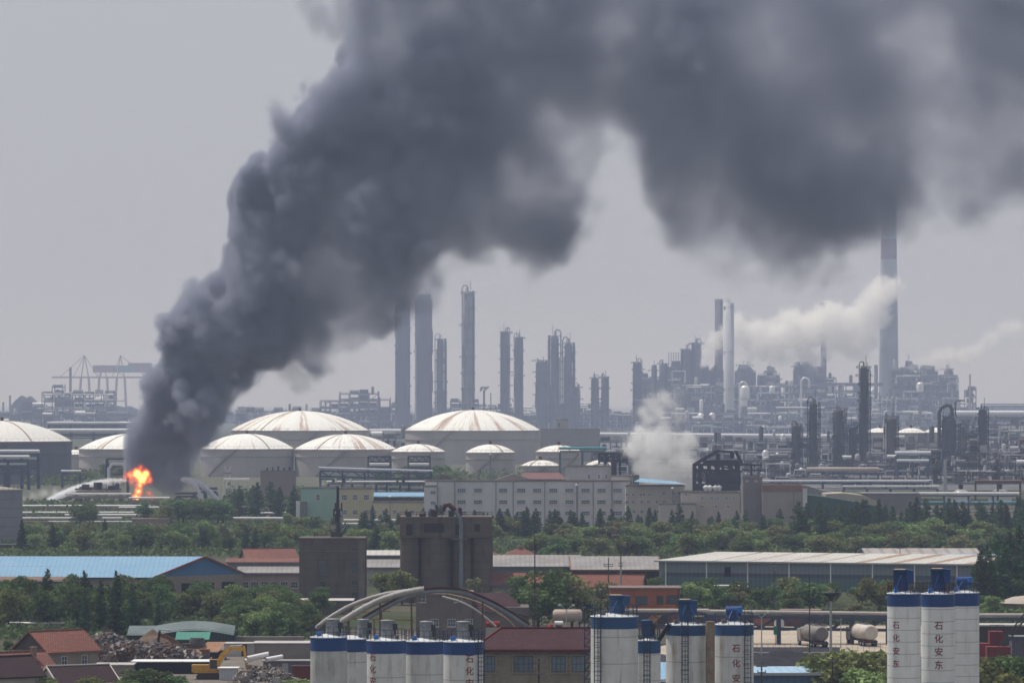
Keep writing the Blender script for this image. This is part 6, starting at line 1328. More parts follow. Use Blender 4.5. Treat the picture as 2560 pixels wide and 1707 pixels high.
# grey foreground tank at the left edge
r = 6.6; e = empty('storage_tank', (X(-1, 1270), 1270, 0), 'grey cylindrical tank with horizontal seams cut by the left edge', 'storage tank'); z = Z(1224, 1270)
MB().lathe(0, 0, [(r, Z(1357, 1270) if Z(1357, 1270) > 0 else 0), (r, z)], 48, cap=False).build('shell', mat('blue_grey_tank', (.25,.26,.29), (.19,.2,.23), .15, .6, .2, streak=.5, course=2.6, course_w=.06, course_col=(.1,.1,.12)), e); MB().lathe(0, 0, [(r+.2, z), (r+.2, z+.15), (0, z+1.0)], 48).build('roof', mat('tank_cap', (.42,.39,.35), (.33,.3,.27), .3), e)
b = MB(); Pn = ring_pts(0, 0, z, r, 24); [b.bar(Pn[i], Vector(Pn[i])+Vector((0,0,1.1)), .08) for i in range(24)]; [b.bar(Vector(Pn[i])+Vector((0,0,1.1)), Vector(Pn[i+1])+Vector((0,0,1.1)), .08) for i in range(24)]; b.build('railing', STEEL_D, e)
hut(-30, 78, 1361, 1378, 'dark brown low building at the foot of the grey tank', mat('dark_brown_wall', (.07,.055,.05), (.05,.04,.04), .3), STEEL_D, 'building', 'building', 8, Y=1215)
# white pipes and rust coloured trestles in front of the fire
RB = mat('pinkish_concrete', (.30,.235,.20), (.22,.175,.155), .2, .95, .05, grime=.3)
rows_ = ((56, 380, 1266, 1650, 'upper bundle of white pipes left of the fire', 4), (300, 395, 1270, 1640, 'short bundle of white pipes under the fire', 3), (56, 330, 1283, 1560, 'middle bundle of white pipes left of the fire', 3), (56, 300, 1297, 1500, 'low white pipes beside the grey tank', 2), (165, 430, 1289, 1530, 'white pipe bundle crossing behind the dark trees', 3),
         (570, 735, 1284, 1560, 'white pipe bundle right of the fire', 4), (560, 735, 1297, 1500, 'second white pipe bundle right of the fire', 3), (862, 1010, 1302, 1470, 'white pipes under the yellow building', 2), (830, 975, 1311, 1440, 'lowest white pipes left of the silo tower', 1), (340, 425, 1290, 1500, 'white topped trestle behind the dark trees', 1))
for (u0, u1, v, Y, lb, n) in rows_:
    rack(u0, u1, v, Y, lb, tuple((.5+i*1.1, .3, WHITE if i % 2 == 0 else ALU) for i in range(n)), 10, 1+n*1.1, m=RB, th=.35, group='white pipe bundles')
rack(125, 330, 1305, 1470, 'pinkish concrete trestle with a long beam left of the dark trees', ((1, .2, ALU),), 13, 4, m=RB, th=.9, group='concrete trestles')
rack(165, 325, 1237, 1765, 'tan steel platform structure left of the fire', ((.6, .35, ALU), (2, .5, mat('tan_pipe', (.34,.27,.2)))), 9.5, 6, m=mat('tan_steel', (.24,.21,.17), (.18,.155,.13), .3), th=.9, group='steel platforms near the fire')
e = rack(190, 300, 1225, 1770, 'rusty upper deck above the tan steel platform', ((1, .4, RUST),), 8, 5, m=MATS['tan_steel'], th=.6, group='steel platforms near the fire')
for i in range(9):
    x = RN.uniform(2, 17); b = MB(); h = RN.uniform(1, 3.2); b.box(x-.8, .5, Z(1225, 1770), x+RN.uniform(.5, 2.5), 3.5, Z(1225, 1770)+h); b.build('equipment_housing', (STEEL_D, RUST, MATS['tan_steel'])[i % 3], e)
rack(325, 420, 1247, 1700, 'pinkish low structure in front of the flames', ((.6, .4, WHITE),), 8, 4, m=RB, th=.8, group='concrete trestles')
hut(60, 130, 1303, 1318, 'long pinkish concrete wall near the grey tank', RB, RB, 'boundary_wall', 'wall', 2, Y=1450); hut(330, 420, 1296, 1312, 'pinkish concrete shelter with a dark opening among the trees', RB, RB, 'shelter', 'shelter', 6, Y=1460)
hut(60, 640, 1325, 1333, 'long low tan wall behind the thicket', mat('tan_wall', (.27,.2,.16), (.2,.15,.12), .2), RB, 'boundary_wall', 'wall', .8, Y=1385, flat=.1)
# pinkish block and charred structures near the tanks
block(651, 736, 1176, 1800, 14, 'plain pinkish brown block rising behind the conifers', mat('pinkish_brown_render', (.25,.20,.19), (.21,.17,.165), .1, streak=.3), name='building', rows=())
for i in range(5): MB().box(X(665+i*14, 1800), 1802, Z(1176, 1800), X(669+i*14, 1800), 1804, Z(1169-i % 3*2, 1800)).build('roof_machine', STEEL_D, label='dark machine %s on the pinkish brown block' % ('leftmost', 'second from left', 'in the middle', 'second from right', 'rightmost')[i], cat='machine')
# blue steel pipe bridge before the tanks
e = rack(800, 1078, 1174, 1720, 'dark blue truss pipe bridge with a pale insulated pipe before the tanks', ((1, .6, mat('pale_blue_pipe', (.45,.47,.52), (.36,.38,.43), .3)), (3, .5, ALU), ((1, 1), .45, MATS['teal_pipe']), ((3, 1), .4, STEEL_G), ((2, 2), .45, WHITE), ((3, 2), .45, mat('pink_pipe', (.45,.33,.3), (.36,.27,.25), .5))), 9, 5, m=STEEL_B, truss=True, decks=3, th=.45, group='pipe bridges', Y1=1720, v1=1182)
e = rack(820, 1060, 1206, 1712, 'lower deck of pipes and pumps under the blue pipe bridge', tuple((.6+i*1.1, .35, (WHITE, ALU, RUST, WHITE)[i % 4]) for i in range(4)), 9, 5, m=STEEL_B, th=.45, decks=2, group='pipe bridges')
for i in range(22):
    x = RN.uniform(1, 36); b = MB(); z = RN.choice((0, Z(1206, 1712), 2)); b.box(x, -.8, z, x+RN.uniform(.6, 2), .5, z+RN.uniform(.8, 2)); b.build('pump', RN.choice((STEEL_D, STEEL_B, WHITE, RUST)), e)
for (ua, ub, lb) in ((920, 976, 'left square steel gantry above the blue pipe bridge'), (1020, 1075, 'right square steel gantry above the blue pipe bridge')):
    Y = 1760; e = empty('gantry', (X(ua, Y), Y, 0), lb, 'gantry'); w = X(ub, Y)-X(ua, Y); zt = Z(1141, Y); b = MB(); zb = Z(1172, Y)
    for y in (0, 5):
        b.bar((0, y, 0), (0, y, zt), .4); b.bar((w, y, 0), (w, y, zt), .4); b.bar((0, y, zt), (w, y, zt), .5); b.bar((0, y, zt-2), (w, y, zt-2), .4); b.bar((0, y, zb), (w, y, zb), .5)
        k = 6
        for i in range(k): b.bar((w*i/k, y, zt-(2 if i % 2 else 0)), (w*(i+1)/k, y, zt-(0 if i % 2 else 2)), .25)
    b.build('frame', STEEL_B, e)
    for j in range(3): MB().tube([(.5, 1+j*1.5, zb+1+j*.8), (w-.5, 1+j*1.5, zb+1+j*.8)], .6, 8).build('pipe', (STEEL_G, ALU, STEEL_D)[j], e)
# charred ruin frame and black open frame
def ruin():
    Y = 1640; u0, u1 = 1738, 1856; x0 = X(u0, Y); e = empty('charred_frame_building', (x0, Y, 0), 'black burnt out steel frame building with a broken gabled roof', 'ruin'); CH = mat('charred_steel', (.014,.017,.026), (.03,.032,.04), .5, .9, .08)
    px = lambda u: X(u, Y)-x0; b = MB(); D = 16; eave = Z(1162, Y); apex = Z(1127, Y); th = .75
    for y in (0, D/2, D):
        for u in (1738, 1752, 1775, 1797, 1830, 1848): b.bar((px(u), y, 0), (px(u), y, eave if u != 1797 else apex-1), th)
        b.bar((px(1738), y, eave), (px(1797), y, apex), th); b.bar((px(1797), y, apex), (px(1833), y, apex-.5), th); b.bar((px(1833), y, apex-.5), (px(1833), y, Z(1146, Y)), th); b.bar((px(1842), y, apex), (px(1856), y, eave+.5), th*.7)
        b.bar((px(1738), y, eave), (px(1856), y, eave), th); b.bar((px(1738), y, Z(1175, Y)), (px(1856), y, Z(1178, Y)), th*.8); b.bar((px(1775), y, apex-5), (px(1840), y, apex-7), th*.8)
        for q in range(7): b.bar((px(1738+q*17), y, eave), (px(1746+q*17), y, eave-3), .35)
        for q in range(5): b.bar((px(1740+q*7), y, Z(1205, Y)), (px(1750+q*6), y, Z(1172, Y)), .3)
    for u in (1738, 1797, 1848): b.bar((px(u), 0, eave), (px(u), D, eave), th)
    b.build('frame', CH, e)
    MB().box(px(1768), 2, 0, px(1852), D, Z(1183, Y)).build('charred_wall', CH, e); MB().tube([(px(1770), 1, Z(1196, Y)), (px(1852), 1, Z(1194, Y))], 2.6, 14).build('drum', CH, e); MB().box(px(1760), 3, Z(1160, Y), px(1848), 12, Z(1150, Y)).build('roof_deck', CH, e)
    MB().box(px(1736), -1, 0, px(1850), 0, Z(1208, Y)).build('lower_wall', CH, e)
    for i, u in enumerate((1764, 1774, 1788, 1797)): MB().lathe(px(u), -2.5, [(.5, Z(1226, Y)), (1.1, Z(1219, Y)), (1.0, Z(1215, Y)), (.3, Z(1212, Y))], 12).build('white_dome', WHITE, e)
    MB().bar((px(1856), 4, Z(1161, Y)), (px(1905), 4, Z(1163, Y)), .7).bar((px(1856), 4, Z(1174, Y)), (px(1905), 4, Z(1176, Y)), .6).bar((px(1880), 4, 0), (px(1880), 4, Z(1161, Y)), .8).build('side_bridge', CH, e)
    MB().bar((px(1791), 3, apex), (px(1791), 3, apex+7), .25).build('antenna', CH, e)
    Y = 1760; x0 = X(1498, Y); e = empty('open_steel_frame', (x0, Y, 0), 'dark open steel frame deck with black drums beside the white steam', 'steel structure'); w = X(1568, Y)-x0; b = MB(); zt = Z(1134, Y)
    for y in (0, 8):
        for q in range(5): b.bar((w*q/4, y, Z(1160, Y) if q not in (2, 3) else 0), (w*q/4, y, zt), .6)
        b.bar((0, y, zt), (w, y, zt), .8); b.bar((0, y, Z(1152, Y)), (w, y, Z(1152, Y)), 1.0)
        for q in range(8): b.bar((w*q/8, y, zt-(1.6 if q % 2 else 0)), (w*(q+1)/8, y, zt-(0 if q % 2 else 1.6)), .35)
    b.build('frame', CH, e)
    for q in range(5): MB().tube([(w*q/5+.4, 2+q % 2*2, Z(1147, Y)), (w*(q+.8)/5, 2+q % 2*2, Z(1147, Y))], 1.1, 10).build('drum', CH, e)
    MB().box(w*.42, 1, 0, w*.62, 5, Z(1152, Y)).build('stair_tower', CH, e)
ruin()
rack(1400, 1512, 1124, 2150, 'green topped pipe rack left of the dark open steel frame', ((1, .7, MATS['teal_pipe']), (3, .6, ALU)), 14, 5, m=mat('dark_teal_steel', (.06,.12,.13), (.08,.14,.14), .3), th=.8, group='pipe racks')
e = empty('water_cannon_tower', (X(569, 1900), 1900, 0), 'white lattice water monitor tower right of the fire', 'monitor tower'); zt = Z(1164, 1900); b = MB()
for s in (-1, 1):
    b.bar((s*2.4, 0, 0), (s*.5, 0, zt*.8), .28); b.bar((s*2.4, 3, 0), (s*.5, 3, zt*.8), .28); b.bar((s*.3, 1, zt*.78), (s*1.5, 1, zt), .3)
for q in range(6): z = zt*q/8; w = 2.4-1.9*q/6.4; b.bar((-w, 0, z), (w*.9, 0, z+zt/8), .16); b.bar((-w, 0, z), (w, 0, z), .16)
b.build('lattice', WHITE, e); MB().box(-1.4, -.6, zt*.76, 1.4, 3.5, zt*.78).build('platform', RUST, e)
rack(562, 620, 1199, 1895, 'short white handrailed deck right of the white lattice tower', ((1, .3, WHITE),), 5, 3, m=WHITE, th=.35, decks=2)
# ---------------------------------------------------------------- tank farm
TD = mat('tank_shell_shaded', (.15,.16,.19), (.12,.13,.16), .05, .8, .15, streak=.4, course=2.4, course_w=.06, course_col=(.12,.13,.15), grime=.3)  # shade on the left tank's wall is put into this shell colour
tank(5, 173, 1102, 1053, 2230, 'huge domed tank with a wall coloured dark for shade at the left edge', .15, 1, shell=TD, roof=tank_roof_mat('tank_roof_left', .0, 1, (.66,.65,.62)))
tank(336, 138, 1121, 1084, 2440, 'cream tank partly hidden behind the base of the smoke', .45, 2)
tank(618, 116, 1121, 1085, 2440, 'cream domed tank just right of the smoke column', .15, 3)
tank(864, 127, 1122, 1086, 2440, 'cream domed tank in the front row between the smoke and the small tanks', .3, 4)
tank(750, 172, 1075, 1028, 2960, 'giant tank in the rear row whose dome carries a broad rust coloured stripe', .55, 8)
tank(1182, 169, 1075, 1026, 2960, 'giant tank in the rear row with a few rust streaks near its dome top', .45, 6)
tank(1046, 67, 1128, 1110, 2420, 'small cream tank tucked between the front tank and the giant right one', .3, 7)
tank(1226, 61, 1130, 1111, 2380, 'small cream tank standing free in front of the giant right tank', .25, 9)
tank(1397, 57, 1128, 1113, 2420, 'small cream tank with a vent pole right of the giant right tank', .35, 11)
tank(1351, 49, 1163, 1150, 2180, 'low small cream tank above the maroon office roof', .3, 12)
tank(1502, 38, 1162, 1150, 2160, 'small tank roof peeping beside the white steam', .3, 13)
tank(190, 30, 1135, 1124, 2700, 'pale tank glimpsed in the gap between the two left tanks', .1, 14, stair=False)
tank(2200, 40, 1080, 1070, 2900, 'pale distant tank left of the round topped column at the right', .2, 15, stair=False, girders=1)
tank(2278, 37, 1081, 1070, 2900, 'pale distant tank in the middle of the three at the right', .2, 16, stair=False, girders=1)
tank(2345, 36, 1080, 1069, 2900, 'pale distant tank behind the round topped dark column', .2, 17, stair=False, girders=1)
# grey distant office beside the giant tank
block(1340, 1500, 1072, 3050, 20, 'faded grey low building right of the giant right tank', mat('faded_grey_render', (.27,.27,.27), (.22,.22,.22), .05), name='office_building', rows=((1087, 1092, [1360+i*9 for i in range(6)], 5, 1), (1087, 1092, [1440, 1444, 1461], 4, 1), (1103, 1108, [1437, 1444, 1461, 1473], 4, 1)))
block(1390, 1420, 1048, 3080, 12, 'faded cream stair tower on the grey low building', mat('faded_cream_render', (.34,.33,.30), (.28,.27,.25), .05), name='stair_tower', rows=((1056, 1066, [1398], 7, 1),))
# long white pipelines on trestles
WP = mat('white_pipeline', (.74,.75,.78), (.62,.63,.66), .04, .5, .3)
rack(925, 1015, 1082, 3300, 'white pipeline stretch between the two giant tanks', ((1, 1.5, WP), (4, .8, ALU), ((1, 1), 1.0, STEEL_L)), 16, 8, m=STEEL_B, th=.9, decks=2, group='white pipelines')
rack(1488, 2345, 1091, 3150, 'very long white pipeline crossing the picture behind the steam', ((1, 1.5, WP), (4.5, .8, ALU), ((1, 1), .7, STEEL_G), ((4, 1), .7, ALU)), 15, 8, m=STEEL_G, th=.8, decks=2, v1=1098, group='white pipelines')
rack(2378, 2600, 1040, 3600, 'thick white pipeline on a truss at the right edge', ((1, 2.3, WP), ((2, 1), 1.0, ALU), ((4, 1), .8, STEEL_G)), 20, 9, m=STEEL_G, th=1.0, decks=3, truss=True, group='white pipelines')
rack(120, 345, 1060, 3500, 'upper white pipeline behind the left tanks', ((1, .9, WP), (4, .8, ALU), ((1, 1), .8, STEEL_G)), 16, 8, m=STEEL_B, th=.9, decks=2, group='white pipelines')
rack(120, 345, 1081, 3250, 'lower thicker white pipeline behind the left tanks', ((1, 1.5, WP), (4, .9, ALU), ((2, 1), 1.0, STEEL_G)), 16, 8, m=STEEL_B, th=.9, decks=2, group='white pipelines')
for i, (u0, u1, v, Y, lb) in enumerate(((0, 95, 1132, 2080, 'white pipe rack in front of the left edge tank'), (0, 70, 1146, 2060, 'second deck of pipes in front of the left edge tank'))):
    rack(u0-30, u1, v, Y, lb, ((1, .8, WP), (3, .6, ALU), ((1, 1), .6, ALU), ((2, 2), .6, STEEL_G)), 9, 5, m=STEEL_B, th=.8, decks=3, group='racks by the left tank')
rack(155, 200, 1180, 2100, 'small steel frame between the left tanks', ((1, .5, ALU),), 9, 4, m=STEEL_B, th=.6, decks=2, group='racks by the left tank')
e = empty('pipe_loop', (X(272, 1900), 1900, 0), 'white pipe loop and dark frame just left of the flames', 'pipes'); z = Z(1160, 1900); MB().tube([(0, 0, 0), (0, 0, z-2), (1.5, 0, z), (6, 0, z), (7, 0, z-1.5), (7, 0, z-6)], .8, 10).build('pipe', WP, e); b = MB()
for x in (-1, 8): 
    for y in (0, 6): b.bar((x, y, 0), (x, y, Z(1147, 1900)), .7)
for zz in (Z(1147, 1900), Z(1165, 1900), Z(1185, 1900)):
    for y in (0, 6): b.bar((-1, y, zz), (8, y, zz), .6)
b.build('frame', STEEL_B, e)
for i in range(3): MB().tube([(1+i*1.8, -1, z-9), (1.5+i*1.8, -1, z-7.5), (2.6+i*1.8, -1, z-6.8)], .55, 8).build('valve_pipe', WP, e)
# scorched wreck right of the fire
rack(440, 490, 1236, 1815, 'scorched collapsed frame just right of the smoke base', ((1, .6, STEEL_D),), 6, 5, m=STEEL_D, th=.8, decks=2, truss=True, group='scorched frames')
rack(485, 540, 1224, 1880, 'scorched frame under the water jets', ((1, .6, STEEL_D), (2, .5, RUST_D)), 6, 5, m=STEEL_B, th=.9, decks=2, group='scorched frames')
for (a, b_, v, Y, lb, sd, f) in ((1500, 1800, 1104, 2950, 'hazy pipe yard below the very long white pipeline', 90, .95), (1780, 2110, 1104, 2900, 'hazy pipe yard behind the charred frame and near columns', 91, .95), (1480, 1760, 1140, 2500, 'low grey pipe yard behind the white steam', 92, .9), (2100, 2350, 1106, 2850, 'hazy pipe yard behind the brownish column', 93, .9), (925, 1020, 1096, 3150, 'blue grey equipment between the giant tanks', 94, .95), (2380, 2600, 1060, 3300, 'hazy equipment under the thick white pipeline at the right edge', 95, .9), (1860, 1960, 1150, 2420, 'thin pipe frames in the vapour right of the charred frame', 96, .8)):
    process_unit(a, b_, v, Y, lb, sd, cell=7, depth=20, fill=f, m=STEEL_G, pale=.35, group='pipe yards', jag=.35, thick=.45, rustp=.15)
# ---------------------------------------------------------------- refinery
CD = mat('near_column_paint', (.055,.06,.07), (.075,.075,.075), .08, .8, .15, streak=.6, streak_col=(.10,.07,.05), contrast=.8)
CF = mat('far_column_paint', (.085,.095,.12), (.065,.075,.10), .05, .8, .15, streak=.5)
CT = mat('far_column_tan', (.20,.18,.17), (.15,.145,.15), .04, .8, .15, streak=.5, streak_col=(.2,.13,.10))
G1 = 'near refinery columns at the right'
column(1991, 18, 1062, 2560, 'short dark column with two pipe bends on top, leftmost of the near group', m=CD, plats=5, seed=1, group=G1)
column(2033, 23, 1005, 2600, 'dark column with crooked pipes on top left of the fat one', m=CD, plats=6, seed=2, group=G1, taper=.85)
column(2095, 29, 1022, 2570, 'fat dark column with a railed crown left of the tallest near column', m=CD, plats=5, seed=3, group=G1, loop=False, taper=.9)
column(2133, 18, 1064, 2550, 'short slim column hidden between the fat one and the tallest one', m=CD, plats=4, seed=4, group=G1)
column(2160, 20, 915, 2620, 'tallest near column with a long antenna and side platforms', m=CD, plats=11, seed=5, group=G1)
column(2226, 27, 1042, 2580, 'brownish column with a pale pipe right of the tallest one', m=mat('brownish_column', (.12,.11,.105), (.09,.085,.085), .08, streak=.6), plats=5, seed=6, group=G1, pale_pipe=True)
e = column(2372, 36, 1040, 2560, 'thick dark column under a big round pipe arch', m=CD, plats=4, seed=7, group=G1, loop=False)
r = 18*2560/F; zt = Z(1020, 2560); MB().tube([(-r*1.35, -.5, 2), (-r*1.35, -.5, zt-3), (-r*1.1, -.5, zt), (-r*.4, -.5, zt+1.6), (r*.2, -.5, zt+1.4), (r*.45, -.5, zt-1), (r*.45, -.5, zt-5)], 1.1, 12).build('overhead_pipe', CD, e)
MB().tube([(r*.9, 0, Z(1040, 2560)), (r*.9, 0, Z(1006, 2560)), (r*1.2, 0, Z(1001, 2560)), (r*2.2, 0, Z(1001, 2560))], .45, 8).build('vent_pipe', CD, e)
column(2408, 14, 1062, 2590, 'short slim grey column beside the thick one', m=STEEL_G, plats=4, seed=8, group=G1)
column(2456, 19, 1020, 2570, 'slim column with a wide railed crown near the right edge', m=CD, plats=6, seed=9, group=G1, loop=False)
column(2430, 12, 1085, 2540, 'short brown column left of the wide crowned one', m=mat('brownish_column', (.12,.11,.105)), plats=4, seed=10, group=G1)
stack(2383, 12, 9, 1140, 2300, 'pale thin exhaust pipe rising before the thick column', STEEL_L, name='exhaust_pipe', cat='pipe')
pole(2363, 1148, 1300, 1750, 'tall grey lamp mast before the near refinery', (), m=STEEL_L, r=.7, name='lamp_mast', group=None)
for (a, b_, v, Y, lb, sd, f, p_) in ((1960, 2120, 1168, 2480, 'low cluttered process area with black machinery at the foot of the near columns', 51, .9, .2), (2105, 2300, 1150, 2470, 'low dark process area with pale pipes under the brownish column', 52, .9, .3),
    (2300, 2440, 1140, 2450, 'dark crowded process structure around the thick column', 53, .95, .15), (2425, 2600, 1110, 2440, 'brown rusty process structure at the right edge', 54, .95, .2), (1930, 2120, 1192, 2200, 'low dark jumble of pumps and pipes before the cream pipe bend', 56, .95, .25), (2110, 2330, 1200, 2150, 'low blue black jumble of machinery at the middle right', 57, .95, .2), (2330, 2600, 1165, 2200, 'grey jumble of low machinery under the rusty structure', 58, .95, .3),
    (1900, 1975, 1150, 2380, 'brown twiggy pipe structure right of the charred frame', 55, .8, .1)):
    process_unit(a, b_, v, Y, lb, sd, cell=5.5, depth=18, fill=f, m=STEEL_D if sd != 54 else mat('brown_steel', (.10,.07,.06), (.07,.055,.05), .2), pale=p_, rustp=.3, group='near refinery process area', jag=.45, thick=.35)
RK = [(2020, 2195, 1180, 2260, 'rusty cream pipe bend on a dark rack before the near columns', ((1, 1.3, mat('cream_pipe', (.45,.39,.34), (.36,.30,.26), .1)), (4, .6, RUST), ((1, 1), .8, ALU)), 2), (1900, 2320, 1205, 2080, 'dark pipe rack running under the near columns', ((1, .5, ALU), (2.4, .5, RUST), (4, .6, STEEL_G), ((1, 1), .5, WHITE), ((3, 1), .5, STEEL_G)), 2),
      (2110, 2345, 1218, 1980, 'lower dark pipe rack with thin white pipes at the right', ((1, .45, WHITE), (2.4, .4, STEEL_G), ((2, 1), .4, WHITE)), 2), (2240, 2325, 1137, 2440, 'pale curved insulated pipe before the thick column', ((1, 1.1, ALU),), 1), (2245, 2320, 1155, 2400, 'second pale pipe with a white cabin below', ((1, .8, ALU), (3, .6, RUST)), 1)]
for (a, b_, v, Y, lb, pp, dk) in RK: rack(a, b_, v, Y, lb, pp, 10, 5, m=STEEL_B, th=.6, decks=dk, group='racks before the near refinery')
# far columns, 3.8 km
G2 = 'far refinery columns in the middle'; Y = 6240
column(1007, 37, 745, Y, 'very thick grey column left of its twin, its top lost in smoke', m=CF, plats=3, seed=20, group=G2, loop=False)
column(1059, 43, 735, Y+20, 'very thick grey column right of its twin with bright ladder light between them', m=CF, plats=3, seed=21, group=G2, loop=False, pale_pipe=True)
column(1101, 22, 846, Y, 'medium column with a loop on top right of the thick twins', m=CF, plats=8, seed=22, group=G2, taper=.75, pale_pipe=True)
column(1170, 24, 727, Y, 'tallest pale column standing alone above the giant tank', m=CT, plats=8, seed=23, group=G2, pale_pipe=False, taper=1.0)
column(1264, 17, 828, Y, 'slim smooth column left of the slim pair', m=CF, plats=7, seed=24, group=G2)
column(1295, 16, 842, Y, 'slim smooth column right of the slim pair', m=CF, plats=7, seed=25, group=G2)
column(1352, 25, 900, Y, 'fat short column left of the tall crooked one', m=CF, plats=6, seed=26, group=G2, loop=False)
column(1387, 25, 838, Y, 'tall crooked platformed column in the middle trio', m=CF, plats=10, seed=27, group=G2, taper=.8)
column(1421, 24, 856, Y, 'tall platformed column at the right of the middle trio', m=CF, plats=9, seed=28, group=G2, taper=.8)
column(1443, 11, 968, Y, 'small thin column right of the middle trio', m=CF, plats=4, seed=29, group=G2)
column(1489, 13, 944, Y, 'left one of two small separate columns', m=CF, plats=5, seed=30, group=G2)
column(1511, 13, 942, Y, 'right one of two small separate columns', m=CF, plats=5, seed=31, group=G2)
for (a, b_, v, lb, sd, f, jag, p_) in ((800, 945, 985, 'open steel frame tower with drums behind the rust striped tank', 60, .35, .3, .2), (870, 1000, 1000, 'low equipment row with a green tank left of the thick twin columns', 61, .8, .5, .3), (590, 800, 1030, 'low faint process line behind the smoke', 62, .6, .5, .3),
    (1080, 1265, 1005, 'low pipe structures between the tall pale column and the slim pair', 63, .7, .5, .4), (1258, 1470, 1000, 'crowded process structure at the foot of the middle trio', 64, .95, .45, .45), (1440, 1600, 1020, 'long low process line right of the middle trio', 65, .9, .4, .3), (925, 1090, 1040, 'dark base structures of the thick twin columns', 66, .9, .3, .2),
    (1140, 1600, 1048, 'long hazy equipment deck behind the giant right tank', 67, .9, .25, .35)):
    process_unit(a, b_, v, 6368+sd, lb, sd, cell=8, depth=26, fill=f, m=CF, pale=p_, group='far refinery process units', jag=jag, thick=.75)
e = empty('pipe_manifold', (X(1210, 6160), 6160, 0), 'bulbous cluster of valves on a stalk right of the tallest pale column', 'valves'); z = Z(975, 6160)
MB().tube([(0, 0, 0), (0, 0, z)], 1.5, 10).build('stalk', CF, e)
for i in range(6): MB().tube([(-5+i*2, 0, z-2+i % 3*2), (-4.5+i*2, 0, z+3+i % 2*2), (-3+i*2, 0, z+4)], .9, 8).build('valve', CF, e)
stack(1227, 3, 2.5, 982, 6160, 'thin lone vent pipe right of the valve cluster', CF, name='vent_pipe', cat='pipe')
# main plant to the right, 4 km
for (a, b_, v, Y, lb, sd, f, jag, p_, c) in ((1585, 1700, 935, 6400, 'left part of the big refinery block with tanks and terraces', 70, .95, .4, .3, 8), (1680, 1800, 915, 6480, 'dense refinery block left of the white chimney', 71, .97, .35, .35, 8), (1790, 1990, 930, 6432, 'dense refinery block with domes right of the white chimney', 72, .97, .35, .4, 8), (1965, 2140, 945, 6528, 'refinery block in front of the dark stacks', 73, .95, .4, .35, 8),
    (2230, 2395, 925, 6432, 'broad refinery building with an open framed top right of the striped chimney', 74, .97, .22, .2, 8), (2380, 2440, 975, 6464, 'stepped tower of pipes at the right end of the refinery', 75, .9, .6, .3, 7), (2120, 2250, 985, 6480, 'refinery block under the striped chimney', 76, .95, .3, .3, 8),
    (1585, 2330, 1010, 5920, 'long lower refinery deck running below the big blocks', 77, .95, .35, .45, 9), (1600, 2330, 1052, 5440, 'front strip of refinery sheds behind the white pipeline', 78, .85, .4, .3, 9)):
    process_unit(a, b_, v, Y, lb, sd, cell=c, depth=30, fill=f, m=CF if sd % 2 else STEEL_G, pale=p_, group='big refinery blocks', jag=jag, thick=.75, rustp=.25)
HB = (CF, mat('hazy_brown_block', (.12,.10,.10), (.09,.08,.085), .02, streak=.4), mat('hazy_blue_block', (.07,.09,.125), (.06,.075,.105), .02, streak=.4))
for i, (ua, ub, v, wh) in enumerate(((1600, 1650, 948, 'under the crooked column'), (1652, 1712, 928, 'below the scaffold tower'), (1716, 1772, 916, 'beside the twin dark columns'), (1774, 1812, 925, 'touching the dark brownish chimney'), (1838, 1890, 930, 'under the drum shaped reactor'), (1895, 1950, 938, 'right of the drum shaped reactor'), (1985, 2040, 925, 'below the steam wrapped reactors'), (2238, 2290, 935, 'just right of the striped chimney'), (2296, 2345, 928, 'in the middle of the framed refinery building'), (2350, 2392, 940, 'below the brownish column at the right'))):
    Y = 6560+i*12; e = empty('refinery_block', (X(ua, Y), Y, 0), 'bulky enclosed refinery block ' + wh, 'refinery block', 'bulky blocks in the big refinery'); w = X(ub, Y)-X(ua, Y); zt = Z(v, Y); MB().box(0, 0, 0, w, 22, zt).build('walls', HB[i % 3], e)
    rg = random.Random(i*5+1)
    for k in range(3): a = rg.uniform(.05, .7)*w; MB().box(a, 3, zt+.01, a+rg.uniform(.12, .28)*w, 15, zt+rg.uniform(3, 11)).build('roof_house', HB[(i+k) % 3], e)
    d = MB()
    for k in range(1, int(zt/9)): d.box(-.8, -2.2, k*9, w+.8, -.02, k*9+.6); d.bar((-.8, -2.2, k*9+2.4), (w+.8, -2.2, k*9+2.4), .45)
    d.build('gallery', STEEL_D, e)
    b2 = MB(); rail(b2, [(0, 0, zt), (w, 0, zt)], 2.2, .5, 4.5); b2.build('railing', STEEL_D, e)
G3 = 'columns in the big refinery'
column(1595, 16, 905, 6320, 'dark crooked column at the left end of the big refinery', m=CF, plats=9, seed=40, group=G3)
column(1633, 9, 912, 6368, 'short square topped stack beside the crooked column', m=CT, plats=1, seed=41, group=G3, loop=False)
column(1657, 14, 908, 6336, 'short bulky column in the left of the big refinery', m=CF, plats=5, seed=42, group=G3)
column(1718, 23, 872, 6560, 'wide dark column with a ring on top in the big refinery', m=CF, plats=5, seed=43, group=G3)
column(1742, 17, 856, 6560, 'column with a flag like platform left of the white chimney', m=CF, plats=6, seed=44, group=G3)
column(1862, 40, 912, 6496, 'broad dark drum shaped reactor right of the white chimney', m=CF, plats=3, seed=45, group=G3, loop=False)
column(1927, 10, 915, 6496, 'small square stack right of the drum shaped reactor', m=CF, plats=1, seed=46, group=G3, loop=False)
column(2015, 60, 905, 6592, 'group of dark reactors wrapped in steam', m=CF, plats=5, seed=47, group=G3, loop=False, taper=.7)
column(2275, 14, 902, 6496, 'squat dark topped column right of the striped chimney', m=CF, plats=1, seed=48, group=G3, loop=False)
column(2368, 16, 922, 6448, 'brownish column near the right end of the refinery', m=CT, plats=4, seed=49, group=G3, loop=False)
